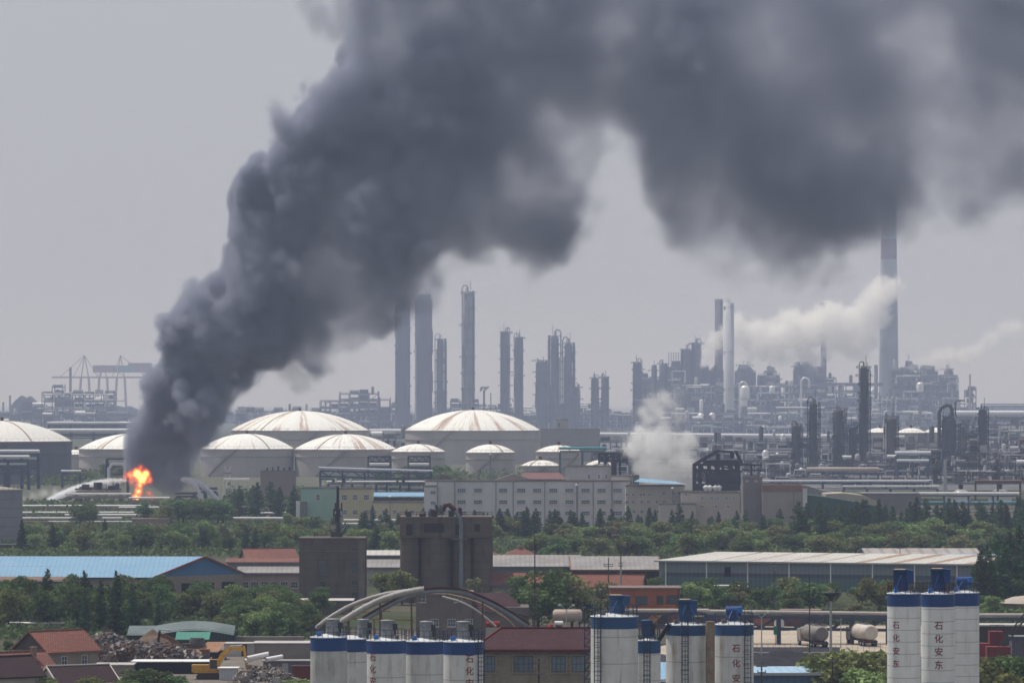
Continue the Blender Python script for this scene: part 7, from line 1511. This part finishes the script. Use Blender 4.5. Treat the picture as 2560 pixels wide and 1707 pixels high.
b = empty('scaffold_tower', (X(1672, 6464), 6464, 0), 'airy scaffold tower left of the wide dark column', 'scaffold'); w = X(1703, 6464)-X(1672, 6464); zt = Z(882, 6464); s = MB()
for i in range(6):
    for y in (0, 8): s.bar((w*i/5, y, 0), (w*i/5, y, zt), .5)
for j in range(14):
    for y in (0, 8): s.bar((0, y, zt-j*4), (w, y, zt-j*4), .4)
s.build('frame', CF, b)
WC = mat('white_chimney', (.50,.52,.56), (.42,.44,.48), .03, .7, .2, streak=.3); DC = mat('dark_chimney', (.13,.115,.125), (.10,.095,.11), .03, streak=.4); CC = mat('concrete_chimney', (.24,.25,.27), (.19,.20,.22), .02, streak=.3); PB = mat('pale_chimney_band', (.40,.42,.44), (.34,.36,.38), .02); RC = mat('red_chimney_band', (.17,.09,.095), (.15,.08,.085), .03)
e = stack(1822, 26, 26, 757, 6160, 'tall pale round chimney with rails on its top', WC)
column_ = MB().tube([(0, -1, Z(757, 6160)), (-3, -1, Z(748, 6160)), (1.5, -1, Z(748, 6160)), (1.5, -1, Z(757, 6160))], .5, 6).build('top_loop', STEEL_D, e)
MB().tube([(-5.2, -1, 4), (-5.2, -1, Z(820, 6160))], .35, 6).build('side_pipe', STEEL_D, e)
stack(1797, 21, 20, 748, 6640, 'dark brownish chimney directly behind the pale round one', DC)
stack(2059, 15, 14, 760, 6720, 'slim dark stack with a square cap poking through the steam', DC); 
MB().box(X(2051, 6720), 6715, Z(768, 6720), X(2066, 6720), 6724, Z(757, 6720)).build('stack_cap', STEEL_D, label='dark square cap on the slim stack', cat='cap')
e = stack(2222, 52, 36, 470, 7200, 'giant striped chimney with a red band, rising into the smoke', CC, bands=((480, 490, PB), (490, 598, PB), (598, 648, RC), (648, 699, PB), (699, 705, RC), (705, None, CC)), cat='chimney')
stack(2425, 6, 4, 935, 6400, 'thin rusty vent stack at the right end of the refinery', mat('rust_stack', (.24,.16,.12), (.18,.13,.1), .1))
stack(2190, 10, 9, 912, 6560, 'thin stack behind the tallest near column', CF)
column(1994, 15, 915, 6576, 'slim dark column left of the steam wrapped reactors', m=CF, plats=4, seed=58, group=G3)
stack(2045, 27, 26, 915, 6656, 'broad dark stack right of the steam wrapped reactors', DC)
# curved white pipes
for (u, v, w_, Y, lb) in ((2013, 945, 20, 5760, 'big white inverted U pipe in the refinery'), (1858, 955, 18, 5840, 'white domed duct right of the pale chimney')):
    e = empty('curved_duct', (X(u, Y), Y, 0), lb, 'duct'); s = w_*Y/F; z = Z(v, Y); n = 10
    MB().tube([(-s/2, 0, 0), (-s/2, 0, z-s/2)]+[(-s/2*math.cos(math.pi*i/n), 0, z-s/2+s/2*math.sin(math.pi*i/n)) for i in range(1, n+1)]+[(s/2, 0, z-s*1.2)], s*.14, 12).build('duct', ALU, e)
for i, (u, v, r_) in enumerate(((1862, 970, 12), (1860, 996, 9), (1930, 968, 7), (1752, 1038, 9), (1780, 1036, 8), (2300, 960, 9))):
    Y = 5792; e = empty('domed_vessel', (X(u, Y), Y, 0), 'pale domed vessel %s' % ('under the white domed duct', 'below the one under the domed duct', 'right of the white domed duct', 'on the lower deck left of the pale chimney', 'on the lower deck before the pale chimney', 'in the broad framed refinery building'), 'vessel') if False else empty('domed_vessel', (X(u, Y), Y, 0), 'pale domed vessel ' + ('under the white domed duct', 'lower and smaller beneath the domed duct', 'right of the white domed duct', 'on the lower deck left of the pale chimney', 'on the lower deck at the foot of the pale chimney', 'in the broad framed refinery building')[i], 'vessel')
    s = r_*Y/F; z = Z(v, Y); MB().lathe(0, 0, [(s, z-s*2.2), (s, z-.1), (s*.7, z+s*.4), (0, z+s*.6)], 18).build('shell', ALU, e); MB().lathe(0, 0, [(s*.5, 0), (s*.5, z-s*2.2)], 10).build('support', STEEL_G, e)
for i in range(6):
    u = 2182+i*11.5; Y = 5920; e = empty('hooked_pipe', (X(u, Y), Y, 0), 'pale hooked pipe in the row of six beside the tallest near column', 'pipe', 'hooked pipes beside the tallest near column'); zt = Z(992, Y); MB().tube([(2.2, 0, zt-1), (1.6, 0, zt), (.4, 0, zt-.5), (0, 0, zt-3), (0, 0, Z(1030, Y)+3), (-1.5, 0, Z(1030, Y))], .55, 8).build('pipe', ALU, e)
rack(1960, 2310, 1030, 5952, 'pale header pipe under the hooked pipes', ((1, 1.0, ALU), (4, .8, RUST)), 18, 6, m=CF, th=.9, group='refinery headers')
rack(1940, 2060, 1021, 5600, 'short bright pipe before the inverted U duct', ((1, 1.1, WP),), 14, 5, m=CF, th=.9, group='refinery headers')
rack(2455, 2620, 1012, 7360, 'faint distant rack with a zigzag top at the right edge', ((1, 1.2, CF),), 20, 8, m=CF, th=1.6, truss=True, group='refinery headers')
e = empty('distant_conveyor', (X(2060, 6880), 6880, 0), 'flat elevated conveyor bridge left of the striped chimney', 'conveyor'); w = X(2215, 6880)-X(2068, 6880); MB().box(0, 0, Z(965, 6880), w, 6, Z(957, 6880)).build('bridge', CF, e)
for x in (w*.28, w*.55): MB().box(x-3.5, 0, 0, x+3.5, 6, Z(965, 6880)-.01).build('tower', CF, e)
# left far plant and cranes
process_unit(105, 285, 968, 6240, 'left far steel framed plant with stacked terraces', 80, cell=8, depth=22, fill=.9, m=CF, pale=.3, group='left far plant', jag=.35, thick=.75)
process_unit(50, 110, 1018, 6320, 'low pipe terrace left of the left far plant', 81, cell=8, depth=22, fill=.8, m=CF, pale=.35, group='left far plant', jag=.4, thick=.75)
process_unit(-30, 345, 1040, 6080, 'long low dark strip of machinery behind the left tanks', 82, cell=9, depth=22, fill=.85, m=CF, pale=.3, group='left far plant', jag=.3, thick=.8)
stack(176, 7, 6, 918, 6400, 'slim dark chimney on the left far plant', CF)
for (u0, u1, v, Y, lb) in ((28, 90, 990, 7360, 'hazy hump of heaped material at the far left'), (260, 345, 1015, 7800, 'hazy low sheds under the container cranes')):
    e = empty('distant_building', (X(u0, Y), Y, 0), lb, 'building'); w = X(u1, Y)-X(u0, Y); z = Z(v, Y); MB().prism([(0, 0), (w, 0), (w, z*.8), (w*.75, z), (w*.6, z*.93), (w*.4, z*1.02), (w*.15, z*.85), (0, z*.7)], 0, 30).build('walls', CF, e)
for (u, v, lb) in ((25, 988, 'faint tower at the far left'), (8, 1005, 'faint low tower cut by the left edge')): stack(u, 6, 5, v, 7360, lb, CF)
def crane(u, v_boom, v_peak, label, s=1, Y=9720, boom=(-120, 60), box=None):
    e = empty('container_crane', (X(u, Y), Y, 0), label, 'container crane', 'container cranes at the port'); p = Y/F; bm = mat('crane_red', (.26,.10,.11), (.22,.09,.1), .02); th = 2.0; zb = Z(v_boom, Y); zp = Z(v_peak, Y); b = MB()
    for x in (-18, 14):
        for y in (0, 25): b.bar((x*p, y, 0), (x*p*.6, y, zb), th*1.3)
        b.bar((x*p*.6, 0, zb*.5), (x*p*.6, 25, zb*.5), th)
    b.bar((-18*p*.8, 0, zb*.45), (14*p*.8, 0, zb*.45), th*1.2); b.bar((-10*p, 12, zb), (-2*p, 12, zp), th); b.bar((8*p, 12, zb), (-2*p, 12, zp), th); b.build('frame', bm, e)
    MB().bar((boom[0]*p, 12, zb), (boom[1]*p, 12, zb), th*1.6, 3.5).build('boom', bm, e)
    MB().bar((-2*p, 12, zp), (boom[0]*.75*p, 12, zb+1), th*.6).bar((-2*p, 12, zp), (boom[1]*.8*p, 12, zb+1), th*.6).bar((-2*p, 12, zp), (boom[0]*.35*p, 12, zb+1), th*.5).build('stay', bm, e)
    if box: MB().box(box[0]*p, 2, zb+box[2]*p, box[1]*p, 22, zb+box[3]*p).build('machinery_house', bm if box[4] == 'r' else mat('crane_blue', (.12,.19,.26), (.1,.17,.23), .02), e)
crane(212, 943, 888, 'leftmost container crane with its boom reaching far left', boom=(-84, 40), box=(20, 78, 12, 30, 'r'))
crane(258, 943, 912, 'middle container crane with a pale blue machine house', boom=(-20, 70), box=(35, 75, 12, 30, 'b'))
crane(302, 943, 888, 'right container crane with a large reddish machine house', boom=(-30, 80), box=(18, 77, 12, 36, 'r'), Y=9855)
# far trees and sheds line near the horizon
e = empty('distant_warehouse', (X(2440, 7800), 7800, 0), 'long faint flat roofed warehouse at the far right', 'warehouse'); MB().box(0, 0, 0, X(2640, 7800)-X(2440, 7800), 30, Z(1018, 7800)).build('walls', mat('faint_shed', (.2,.21,.23), (.17,.18,.2), .02), e)
for (u0, u1, v, Y, lb) in ((-60, 900, 1022, 8400, 'far hazy tree line along the horizon on the left'), (880, 1700, 1024, 8850, 'far hazy tree line along the horizon in the middle'), (1650, 2620, 1022, 8550, 'far hazy tree line along the horizon on the right')):
    rng = random.Random(u0); b = MB(); x0, x1 = X(u0, Y), X(u1, Y)
    for _ in range(2600): x = rng.uniform(x0, x1); leaf_quad(b, Vector((x, Y+rng.uniform(0, 60), rng.random()*Z(v, Y)*(.7+.35*mnoise.noise(Vector((x*.02, 0, 0)))))), rng.uniform(4, 8), rng)
    b.build('distant_woods', MATS.setdefault('far_leaf', leaf_mat('far_leaf', (.04,.07,.03), (.06,.09,.04))), label=lb, kind='stuff', fix=False)
# ---------------------------------------------------------------- air: haze, smoke, steam
def haze(density, top):
    m, t, o = nmat('haze_air')
    v = nd(t, 'ShaderNodeVolumePrincipled'); v.inputs['Color'].default_value = (0.52, 0.61, 0.86, 1); v.inputs['Absorption Color'].default_value = (.54, .37, 0, 1)
    v.inputs['Density'].default_value = density; v.inputs['Anisotropy'].default_value = 0.0
    t.links.new(v.outputs[0], o.inputs['Volume']); m.cycles.homogeneous_volume = True
    b = MB(); b.box(-14000, -60, -3, 14000, 60000, top)
    return b.build('haze', m, kind='stuff', label='pale bluish haze filling the air over the whole plain')
haze(0.000112, 420)

def vsub(t, a, b):
    n = nd(t, 'ShaderNodeVectorMath', operation='SUBTRACT')
    for i, x in enumerate((a, b)):
        if isinstance(x, tuple): n.inputs[i].default_value = x
        else: t.links.new(x, n.inputs[i])
    return n.outputs[0]
def smin(t, a, b, k):
    n = t.nodes.new('ShaderNodeMath'); n.operation = 'SMOOTH_MIN'; n.inputs[2].default_value = k
    t.links.new(a, n.inputs[0]); t.links.new(b, n.inputs[1]); return n.outputs[0]
def voro(t, vec, scale, smooth=0.4):
    vo = t.nodes.new('ShaderNodeTexVoronoi'); vo.feature = 'SMOOTH_F1'; vo.inputs['Scale'].default_value = scale; vo.inputs['Smoothness'].default_value = smooth
    t.links.new(vec, vo.inputs['Vector']); return vo.outputs['Distance']
def warp(t, vec, scale, amp, detail=2.5):
    wp = noise(t, vec, scale, detail, 0.55, 1); sub = vsub(t, wp, (.5, .5, .5))
    sc = nd(t, 'ShaderNodeVectorMath', operation='MULTIPLY_ADD'); t.links.new(sub, sc.inputs[0]); sc.inputs[1].default_value = (amp,)*3; t.links.new(vec, sc.inputs[2])
    return sc.outputs[0]

def cloud(name, fn, lo, hi, voxel, mat, loc, label):
    """a grid of smoke density worked out once by a node tree fn(t, position); lo/hi are local bounds in metres"""
    t = bpy.data.node_groups.new(name+'_field', 'GeometryNodeTree')
    t.interface.new_socket('Geometry', in_out='INPUT', socket_type='NodeSocketGeometry')
    t.interface.new_socket('Geometry', in_out='OUTPUT', socket_type='NodeSocketGeometry')
    go = t.nodes.new('NodeGroupOutput')
    pos = t.nodes.new('GeometryNodeInputPosition').outputs[0]
    vc = t.nodes.new('GeometryNodeVolumeCube')
    vc.inputs['Min'].default_value = lo; vc.inputs['Max'].default_value = hi
    for ax, i in (('X', 0), ('Y', 1), ('Z', 2)): vc.inputs['Resolution '+ax].default_value = max(4, int((hi[i]-lo[i])/voxel))
    t.links.new(fn(t, pos), vc.inputs['Density'])
    sm = t.nodes.new('GeometryNodeSetMaterial'); sm.inputs['Material'].default_value = mat
    t.links.new(vc.outputs[0], sm.inputs[0]); t.links.new(sm.outputs[0], go.inputs[0])
    b = MB(); b.box(*lo, *hi)
    o = b.build(name, mat, loc=loc, kind='stuff', label=label)
    md = o.modifiers.new('field', 'NODES'); md.node_group = t
    return o

def smoke_mat(name, color, scale=1.0, aniso=0.0, step=2.0, emis=None):
    m, t, o = nmat(name)
    v = nd(t, 'ShaderNodeVolumePrincipled'); v.inputs['Color'].default_value = (*color, 1); v.inputs['Anisotropy'].default_value = aniso
    v.inputs['Density Attribute'].default_value = 'density'; v.inputs['Density'].default_value = scale
    t.links.new(v.outputs[0], o.inputs['Volume'])
    m.cycles.volume_step_rate = step
    return m

# --- black smoke plume drifting to the right.  u -> lower edge v, upper edge v, half depth (m), softness (m)
SY = 1850.0; SQ = SY/2420.0
PL = [  # u,  v_low, v_up, depth, soft
 (305, 1120, 1105, 4, 2), (325, 1180, 1010, 14, 2), (350, 1225, 960, 22, 2.5), (385, 1246, 870, 28, 3), (420, 1250, 815, 31, 3), (450, 1240, 770, 34, 3.5), (500, 1160, 680, 36, 4),
 (560, 1030, 645, 38, 5), (590, 1000, 450, 42, 6), (630, 975, 370, 44, 7), (690, 970, 310, 46, 8), (730, 980, 275, 48, 9), (770, 980, 210, 48, 10),
 (810, 925, 180, 50, 12), (850, 905, 155, 52, 14), (885, 865, -150, 54, 15), (920, 845, -260, 56, 16), (1000, 840, -260, 60, 17), (1060, 825, -260, 60, 18), (1105, 780, -260, 60, 20),
 (1130, 715, -260, 60, 22), (1190, 715, -260, 62, 22), (1260, 730, -260, 64, 22), (1330, 715, -260, 64, 24), (1400, 680, -260, 66, 26), (1450, 630, -260, 66, 28),
 (1490, 530, -260, 64, 30), (1530, 410, -260, 60, 32), (1580, 420, -260, 60, 34), (1620, 530, -260, 64, 34), (1690, 640, -260, 68, 36), (1780, 700, -260, 70, 38),
 (1900, 725, -260, 72, 38), (2040, 715, -260, 74, 38), (2160, 685, -260, 74, 34), (2260, 635, -260, 74, 34), (2350, 590, -260, 72, 38), (2480, 590, -260, 70, 38), (2640, 550, -260, 68, 40)]
THIN = [  # thin, brighter patches: u, v, radius px, amount
 (1370, 290, 90, .9), (1420, 370, 70, .8), (1530, 340, 90, .8), (1270, 215, 100, .6), (1150, 560, 80, .5), (1000, 420, 90, .35), (870, 470, 80, .35), (1950, 120, 170, .6), (2120, 330, 120, .6), (1760, 520, 150, .5),
 (2440, 330, 130, .6), (1460, 430, 70, .6), (2230, 120, 110, .5), (1900, 620, 110, .4), (700, 350, 60, .5), (1640, 230, 60, .25)]
def plume():
    U0, U1 = 280.0, 2660.0; k = SY/F
    def dens(t, c):
        sc = warp(t, c, 1/48.0/SQ, 38*SQ, 3)
        sx = nd(t, 'ShaderNodeSeparateXYZ'); t.links.new(sc, sx.inputs[0])
        f = mth(t, 'MULTIPLY_ADD', sx.outputs[0], 1/((U1-U0)*k), 0.0, clamp=True)
        q = lambda v: (1300-v)/1600.0
        px = lambda i, g: fcurve(t, f, [((p[0]-U0)/(U1-U0), g(p[i])) for p in PL])
        lo, hi, th, soft = px(1, q), px(2, q), px(3, lambda a: a/100*SQ), px(4, lambda a: a/60*SQ*.62)
        zz = mth(t, 'MULTIPLY', sx.outputs[2], 1/(1600*k))
        d1 = mth(t, 'MULTIPLY', mth(t, 'SUBTRACT', zz, lo), 1600*k); d2 = mth(t, 'MULTIPLY', mth(t, 'SUBTRACT', hi, zz), 1600*k)
        d3 = mth(t, 'SUBTRACT', mth(t, 'MULTIPLY', th, 100), mth(t, 'ABSOLUTE', sx.outputs[1]))
        d = smin(t, smin(t, d1, d2, 24.0*SQ), d3, 26.0*SQ)
        amp = fcurve(t, f, [(0, .95), (.05, .9), (.12, .8), (.2, .95), (1, 1.05)])
        b1 = mth(t, 'MULTIPLY_ADD', voro(t, sc, 1/34.0/SQ), -40.0*SQ, 11.0*SQ)
        b2 = mth(t, 'MULTIPLY_ADD', voro(t, warp(t, c, 1/14.0/SQ, 10*SQ, 2), 1/13.0/SQ), -18.0*SQ, 6*SQ)
        b3 = mth(t, 'MULTIPLY_ADD', noise(t, c, 1/7.0/SQ, 5, .7), 17.0*SQ, -8.0*SQ)
        d = mth(t, 'MULTIPLY_ADD', mth(t, 'ADD', b1, mth(t, 'ADD', b2, b3)), amp, d)
        s = mth(t, 'DIVIDE', d, mth(t, 'MULTIPLY', soft, 60.0), clamp=True)
        var = mth(t, 'MAXIMUM', mth(t, 'MULTIPLY_ADD', noise(t, c, 1/85.0/SQ, 3.0, 0.55), 5.0, -1.85), 0.16)
        far = fcurve(t, f, [(0, 1), (.11, 1), (.28, .40), (.5, .19), (.7, .155), (1, .11)])
        keep = None
        cm = nd(t, 'ShaderNodeCombineXYZ'); t.links.new(sx.outputs[0], cm.inputs[0]); t.links.new(sx.outputs[2], cm.inputs[2])
        for (u, v, r, a) in THIN:
            dd = nd(t, 'ShaderNodeVectorMath', operation='DISTANCE')
            t.links.new(cm.outputs[0], dd.inputs[0]); dd.inputs[1].default_value = ((u-U0)*k, 0, (1300-v)*k)
            g = mth(t, 'MULTIPLY_ADD', dd.outputs['Value'], -1/(r*k*2.4), 1.0, clamp=True)
            g = mth(t, 'MULTIPLY_ADD', mth(t, 'MULTIPLY', g, g), -a*.95, 1.0, clamp=True)
            keep = g if keep is None else mth(t, 'MULTIPLY', keep, g)
        dn = mth(t, 'MULTIPLY', mth(t, 'MULTIPLY', s, var), mth(t, 'MULTIPLY', far, keep))
        return mth(t, 'MULTIPLY', dn, 0.46)
    cloud('smoke', dens, (0, -92, 3), ((U1-U0)*k, 92, 1560*k), 1.2, smoke_mat('smoke_black', (0.44, 0.465, 0.56), 1.0, 0.0, 1.6),
          (X(U0, SY), SY, Z(1300, SY)), 'thick dark grey smoke rising from the fire and drifting right across the sky')
plume()

def puffs(name, pts, Y, label, color, dens, voxel, k=None, nz=(1/9.0, .6), aniso=0.2, step=1.6, mat_=None, soft=3.0, wamp=None, fine=None, squash=1.0):
    """steam or smoke made of billows; pts = photo column, row, radius in px (, weight)"""
    k = Y/F; u0 = min(p[0]-p[2] for p in pts)-15; u1 = max(p[0]+p[2] for p in pts)+15; v0 = min(p[1]-p[2] for p in pts)-15; v1 = max(p[1]+p[2] for p in pts)+15
    rm = max(p[2] for p in pts)*k+6*k
    if Z(v1, Y) < .3: v1 = VH+(H-.3)/k
    def fn(t, c):
        sc = warp(t, c, nz[0], wamp if wamp is not None else .9/nz[0]*nz[1]*.5, 3); acc = None
        wsum = None
        for p in pts:
            dd = nd(t, 'ShaderNodeVectorMath', operation='DISTANCE'); t.links.new(sc, dd.inputs[0]); r = p[2]*k
            rr = random.Random(p[0]*7+p[1]); dd.inputs[1].default_value = ((p[0]-u0)*k, rr.uniform(-.3, .3)*r, (v1-p[1])*k)
            g = mth(t, 'SUBTRACT', r, dd.outputs['Value'])
            if len(p) > 3: g = mth(t, 'MULTIPLY', g, p[3])
            if acc is None: acc = g
            else:
                n = t.nodes.new('ShaderNodeMath'); n.operation = 'SMOOTH_MAX'; n.inputs[2].default_value = 4*k*3
                t.links.new(acc, n.inputs[0]); t.links.new(g, n.inputs[1]); acc = n.outputs[0]
        f1 = fine or nz[0]*2.2
        b1 = mth(t, 'MULTIPLY_ADD', voro(t, sc, f1), -1.1/f1*nz[1], .50/f1*nz[1])
        b2 = mth(t, 'MULTIPLY_ADD', noise(t, c, f1*3, 3, .65), 1.0/f1*nz[1], -.5/f1*nz[1])
        d = mth(t, 'ADD', acc, mth(t, 'ADD', b1, b2))
        s = mth(t, 'DIVIDE', d, soft, clamp=True)
        return mth(t, 'MULTIPLY', mth(t, 'MULTIPLY', s, s), dens)
    cloud(name, fn, (0, -rm, 0), ((u1-u0)*k, rm, (v1-v0)*k), voxel, mat_ or smoke_mat(name+'_'+str(int(pts[0][0])), color, 1.0, aniso, step), (X(u0, Y), Y, Z(v1, Y)), label)
WH = (.995, .994, .993)
puffs('steam', [(1655, 1195, 60), (1620, 1165, 50), (1700, 1160, 52), (1740, 1175, 38), (1590, 1120, 42), (1650, 1110, 60), (1715, 1105, 42), (1600, 1085, 36), (1655, 1070, 36), (1625, 1050, 32), (1650, 1030, 30), (1630, 1008, 30), (1664, 995, 30), (1610, 1030, 26), (1690, 1050, 26)],
      1660, 'dense white steam cloud boiling up beside the charred frame', WH, .20, .8, nz=(1/8.0, .85), soft=3.0)
puffs('steam', [(1640, 1015, 44), (1610, 1040, 40), (1680, 1010, 44), (1650, 985, 30), (1700, 985, 26), (1600, 1075, 34), (1560, 1100, 30)],
      1760, 'thin fading veil of steam above the dense white cloud', (.97,.97,.975), .14, 1.5, nz=(1/9.0, 1.0), soft=7.0)
puffs('steam', [(1870, 1150, 26), (1850, 1120, 20), (1895, 1165, 22), (1930, 1120, 26), (1900, 1080, 26), (1940, 1050, 22), (1875, 1040, 18), (1850, 1000, 16), (1960, 1150, 20)],
      2150, 'faint grey vapour drifting between the charred frame and the near columns', (.88,.88,.90), .016, 2.2, nz=(1/12.0, 1.1), soft=8.0)
puffs('steam', [(1757, 905, 17), (1770, 880, 24), (1790, 855, 32), (1805, 835, 27), (1845, 815, 37), (1868, 840, 41), (1893, 825, 37), (1915, 850, 44), (1945, 840, 51), (1975, 810, 46), (2000, 835, 54), (2040, 820, 54), (2075, 795, 51), (2095, 835, 51), (2125, 805, 46), (2135, 860, 41), (2165, 840, 44), (2160, 775, 41), (2185, 755, 46), (2205, 730, 46), (2230, 722, 37), (2195, 790, 41), (2155, 885, 27), (1850, 897, 17), (1878, 890, 24), (1912, 882, 29), (1950, 890, 32), (2010, 880, 37), (2035, 900, 24), (2065, 885, 24)],
      6300, 'long white steam plume drifting across the stacks of the big refinery', WH, .065, 3.2, nz=(1/20.0, 1.7), soft=7.0)
puffs('smoke', [(770, 5, 46), (800, 40, 58), (842, 78, 50), (860, 20, 66), (905, 60, 66)], 1870, 'pale grey shred of smoke at the top left of the plume', (.50,.52,.58), .10, 2.0, nz=(1/14.0, .7), soft=5.0)
puffs('steam', [(2275, 915, 12), (2295, 905, 20), (2320, 900, 24), (2345, 893, 30), (2375, 888, 28), (2410, 890, 28), (2440, 878, 28), (2465, 862, 26), (2482, 842, 26), (2510, 822, 28), (2540, 825, 30)],
      6400, 'light steam plume trailing right from the open topped refinery building', WH, .05, 3.2, nz=(1/18.0, 1.5), soft=6.5)
puffs('steam', [(2428, 925, 4), (2434, 915, 5), (2445, 902, 7), (2458, 892, 8)], 6390, 'tiny wisp of steam leaving the thin rusty vent stack', WH, .05, 2.0, nz=(1/12.0, .3), soft=3.0)
puffs('steam', [(2160, 900, 16), (2195, 870, 14), (2225, 855, 10), (2240, 870, 8)], 6500, 'thin steam streaks crossing the foot of the striped chimney', WH, .02, 3.5, nz=(1/16.0, .5), soft=6.0)
puffs('smoke', [(1140, 740, 60), (1240, 770, 60), (1340, 740, 60), (1440, 700, 70), (1500, 800, 60), (1560, 700, 60), (1700, 700, 50)], 3600, 'faint brownish smoke veil hanging under the main plume', (.5,.5,.55), .0016, 6.0, nz=(1/40.0, 1.0), soft=12.0)
puffs('smoke', [(540, 980, 22), (600, 985, 26), (660, 975, 24), (560, 1020, 18), (500, 1050, 18), (470, 1140, 22), (490, 1100, 20)], 1900, 'thin dusty smoke fringe on the right side of the smoke column', (.55,.52,.52), .018, 2.2, nz=(1/12.0, 1.0), soft=8.0)
# fire
def fire():
    m, t, o = nmat('flames'); v = nd(t, 'ShaderNodeVolumePrincipled'); v.inputs['Color'].default_value = (.25,.12,.06,1); v.inputs['Density Attribute'].default_value = ''
    a = t.nodes.new('ShaderNodeAttribute'); a.attribute_name = 'density'
    t.links.new(mth(t, 'MULTIPLY', a.outputs['Fac'], .22), v.inputs['Density'])
    t.links.new(mth(t, 'MULTIPLY', mth(t, 'POWER', a.outputs['Fac'], 1.8), 1.5), v.inputs['Emission Strength'])
    t.links.new(ramp(t, a.outputs['Fac'], [(0.0, (1.0, .05, .012)), (.55, (1.0, .13, .02)), (.9, (1.0, .30, .04)), (1.0, (1.0, .55, .14))]), v.inputs['Emission Color'])
    t.links.new(v.outputs[0], o.inputs['Volume']); m.cycles.volume_step_rate = 1.2
    puffs('flames', [(340, 1245, 19), (346, 1228, 17), (349, 1213, 16), (355, 1197, 22), (343, 1184, 22), (364, 1184, 19), (324, 1187, 18, .8), (310, 1193, 14, .6), (374, 1200, 16, .8), (372, 1232, 15, .7), (380, 1245, 14, .7), (362, 1250, 13, .8), (328, 1204, 15, .7), (394, 1251, 12, .6), (352, 1168, 15, .7)],
          1812, 'bright orange flames at the foot of the black smoke', None, 1.0, .35, nz=(1/2.3, .85), mat_=m, soft=2.0)
fire()
# water from the fire monitors
def jets():
    W = (.97, .98, 1.0)
    A = lambda p0, p1, p2, r0, r1, n: [(p0[0]*(1-q)**2+2*p1[0]*q*(1-q)+p2[0]*q*q, p0[1]*(1-q)**2+2*p1[1]*q*(1-q)+p2[1]*q*q, r0+(r1-r0)*q) for q in [i/(n-1) for i in range(n)]]
    puffs('water_jet', A((455, 1198), (490, 1200), (505, 1258), 5, 8, 14), 1835, 'curved white water jet falling right of the smoke base', W, 4.0, .35, nz=(1/2.5, .2), soft=.5)
    puffs('water_jet', A((462, 1196), (510, 1205), (545, 1254), 5, 8, 14), 1840, 'second flatter water jet right of the smoke base', W, 3.5, .35, nz=(1/2.5, .2), soft=.5)
    puffs('water_jet', A((312, 1200), (215, 1198), (118, 1258), 7, 13, 18), 1800, 'long water jet arching left from beside the flames', W, 1.6, .5, nz=(1/3.0, .3), soft=.8)
    puffs('water_spray', [(62, 1246, 14), (85, 1240, 18), (110, 1234, 20), (140, 1233, 20), (172, 1234, 20), (205, 1226, 20), (238, 1218, 20), (268, 1210, 18), (298, 1204, 14), (150, 1248, 16), (190, 1244, 14)], 1800, 'drifting white spray left of the flames', W, .16, .6, nz=(1/4.0, .75), soft=2.2)
    puffs('water_jet', A((568, 1190), (562, 1215), (560, 1245), 3, 5, 8), 1900, 'thin spray falling below the white lattice tower', W, .8, .45, nz=(1/2.0, .25), soft=.6)
jets()
# every named thing is a thing, whatever its name suggests
for o in list(scene.objects):
    if o.parent is None and 'category' in o and 'kind' not in o: o['kind'] = 'thing'
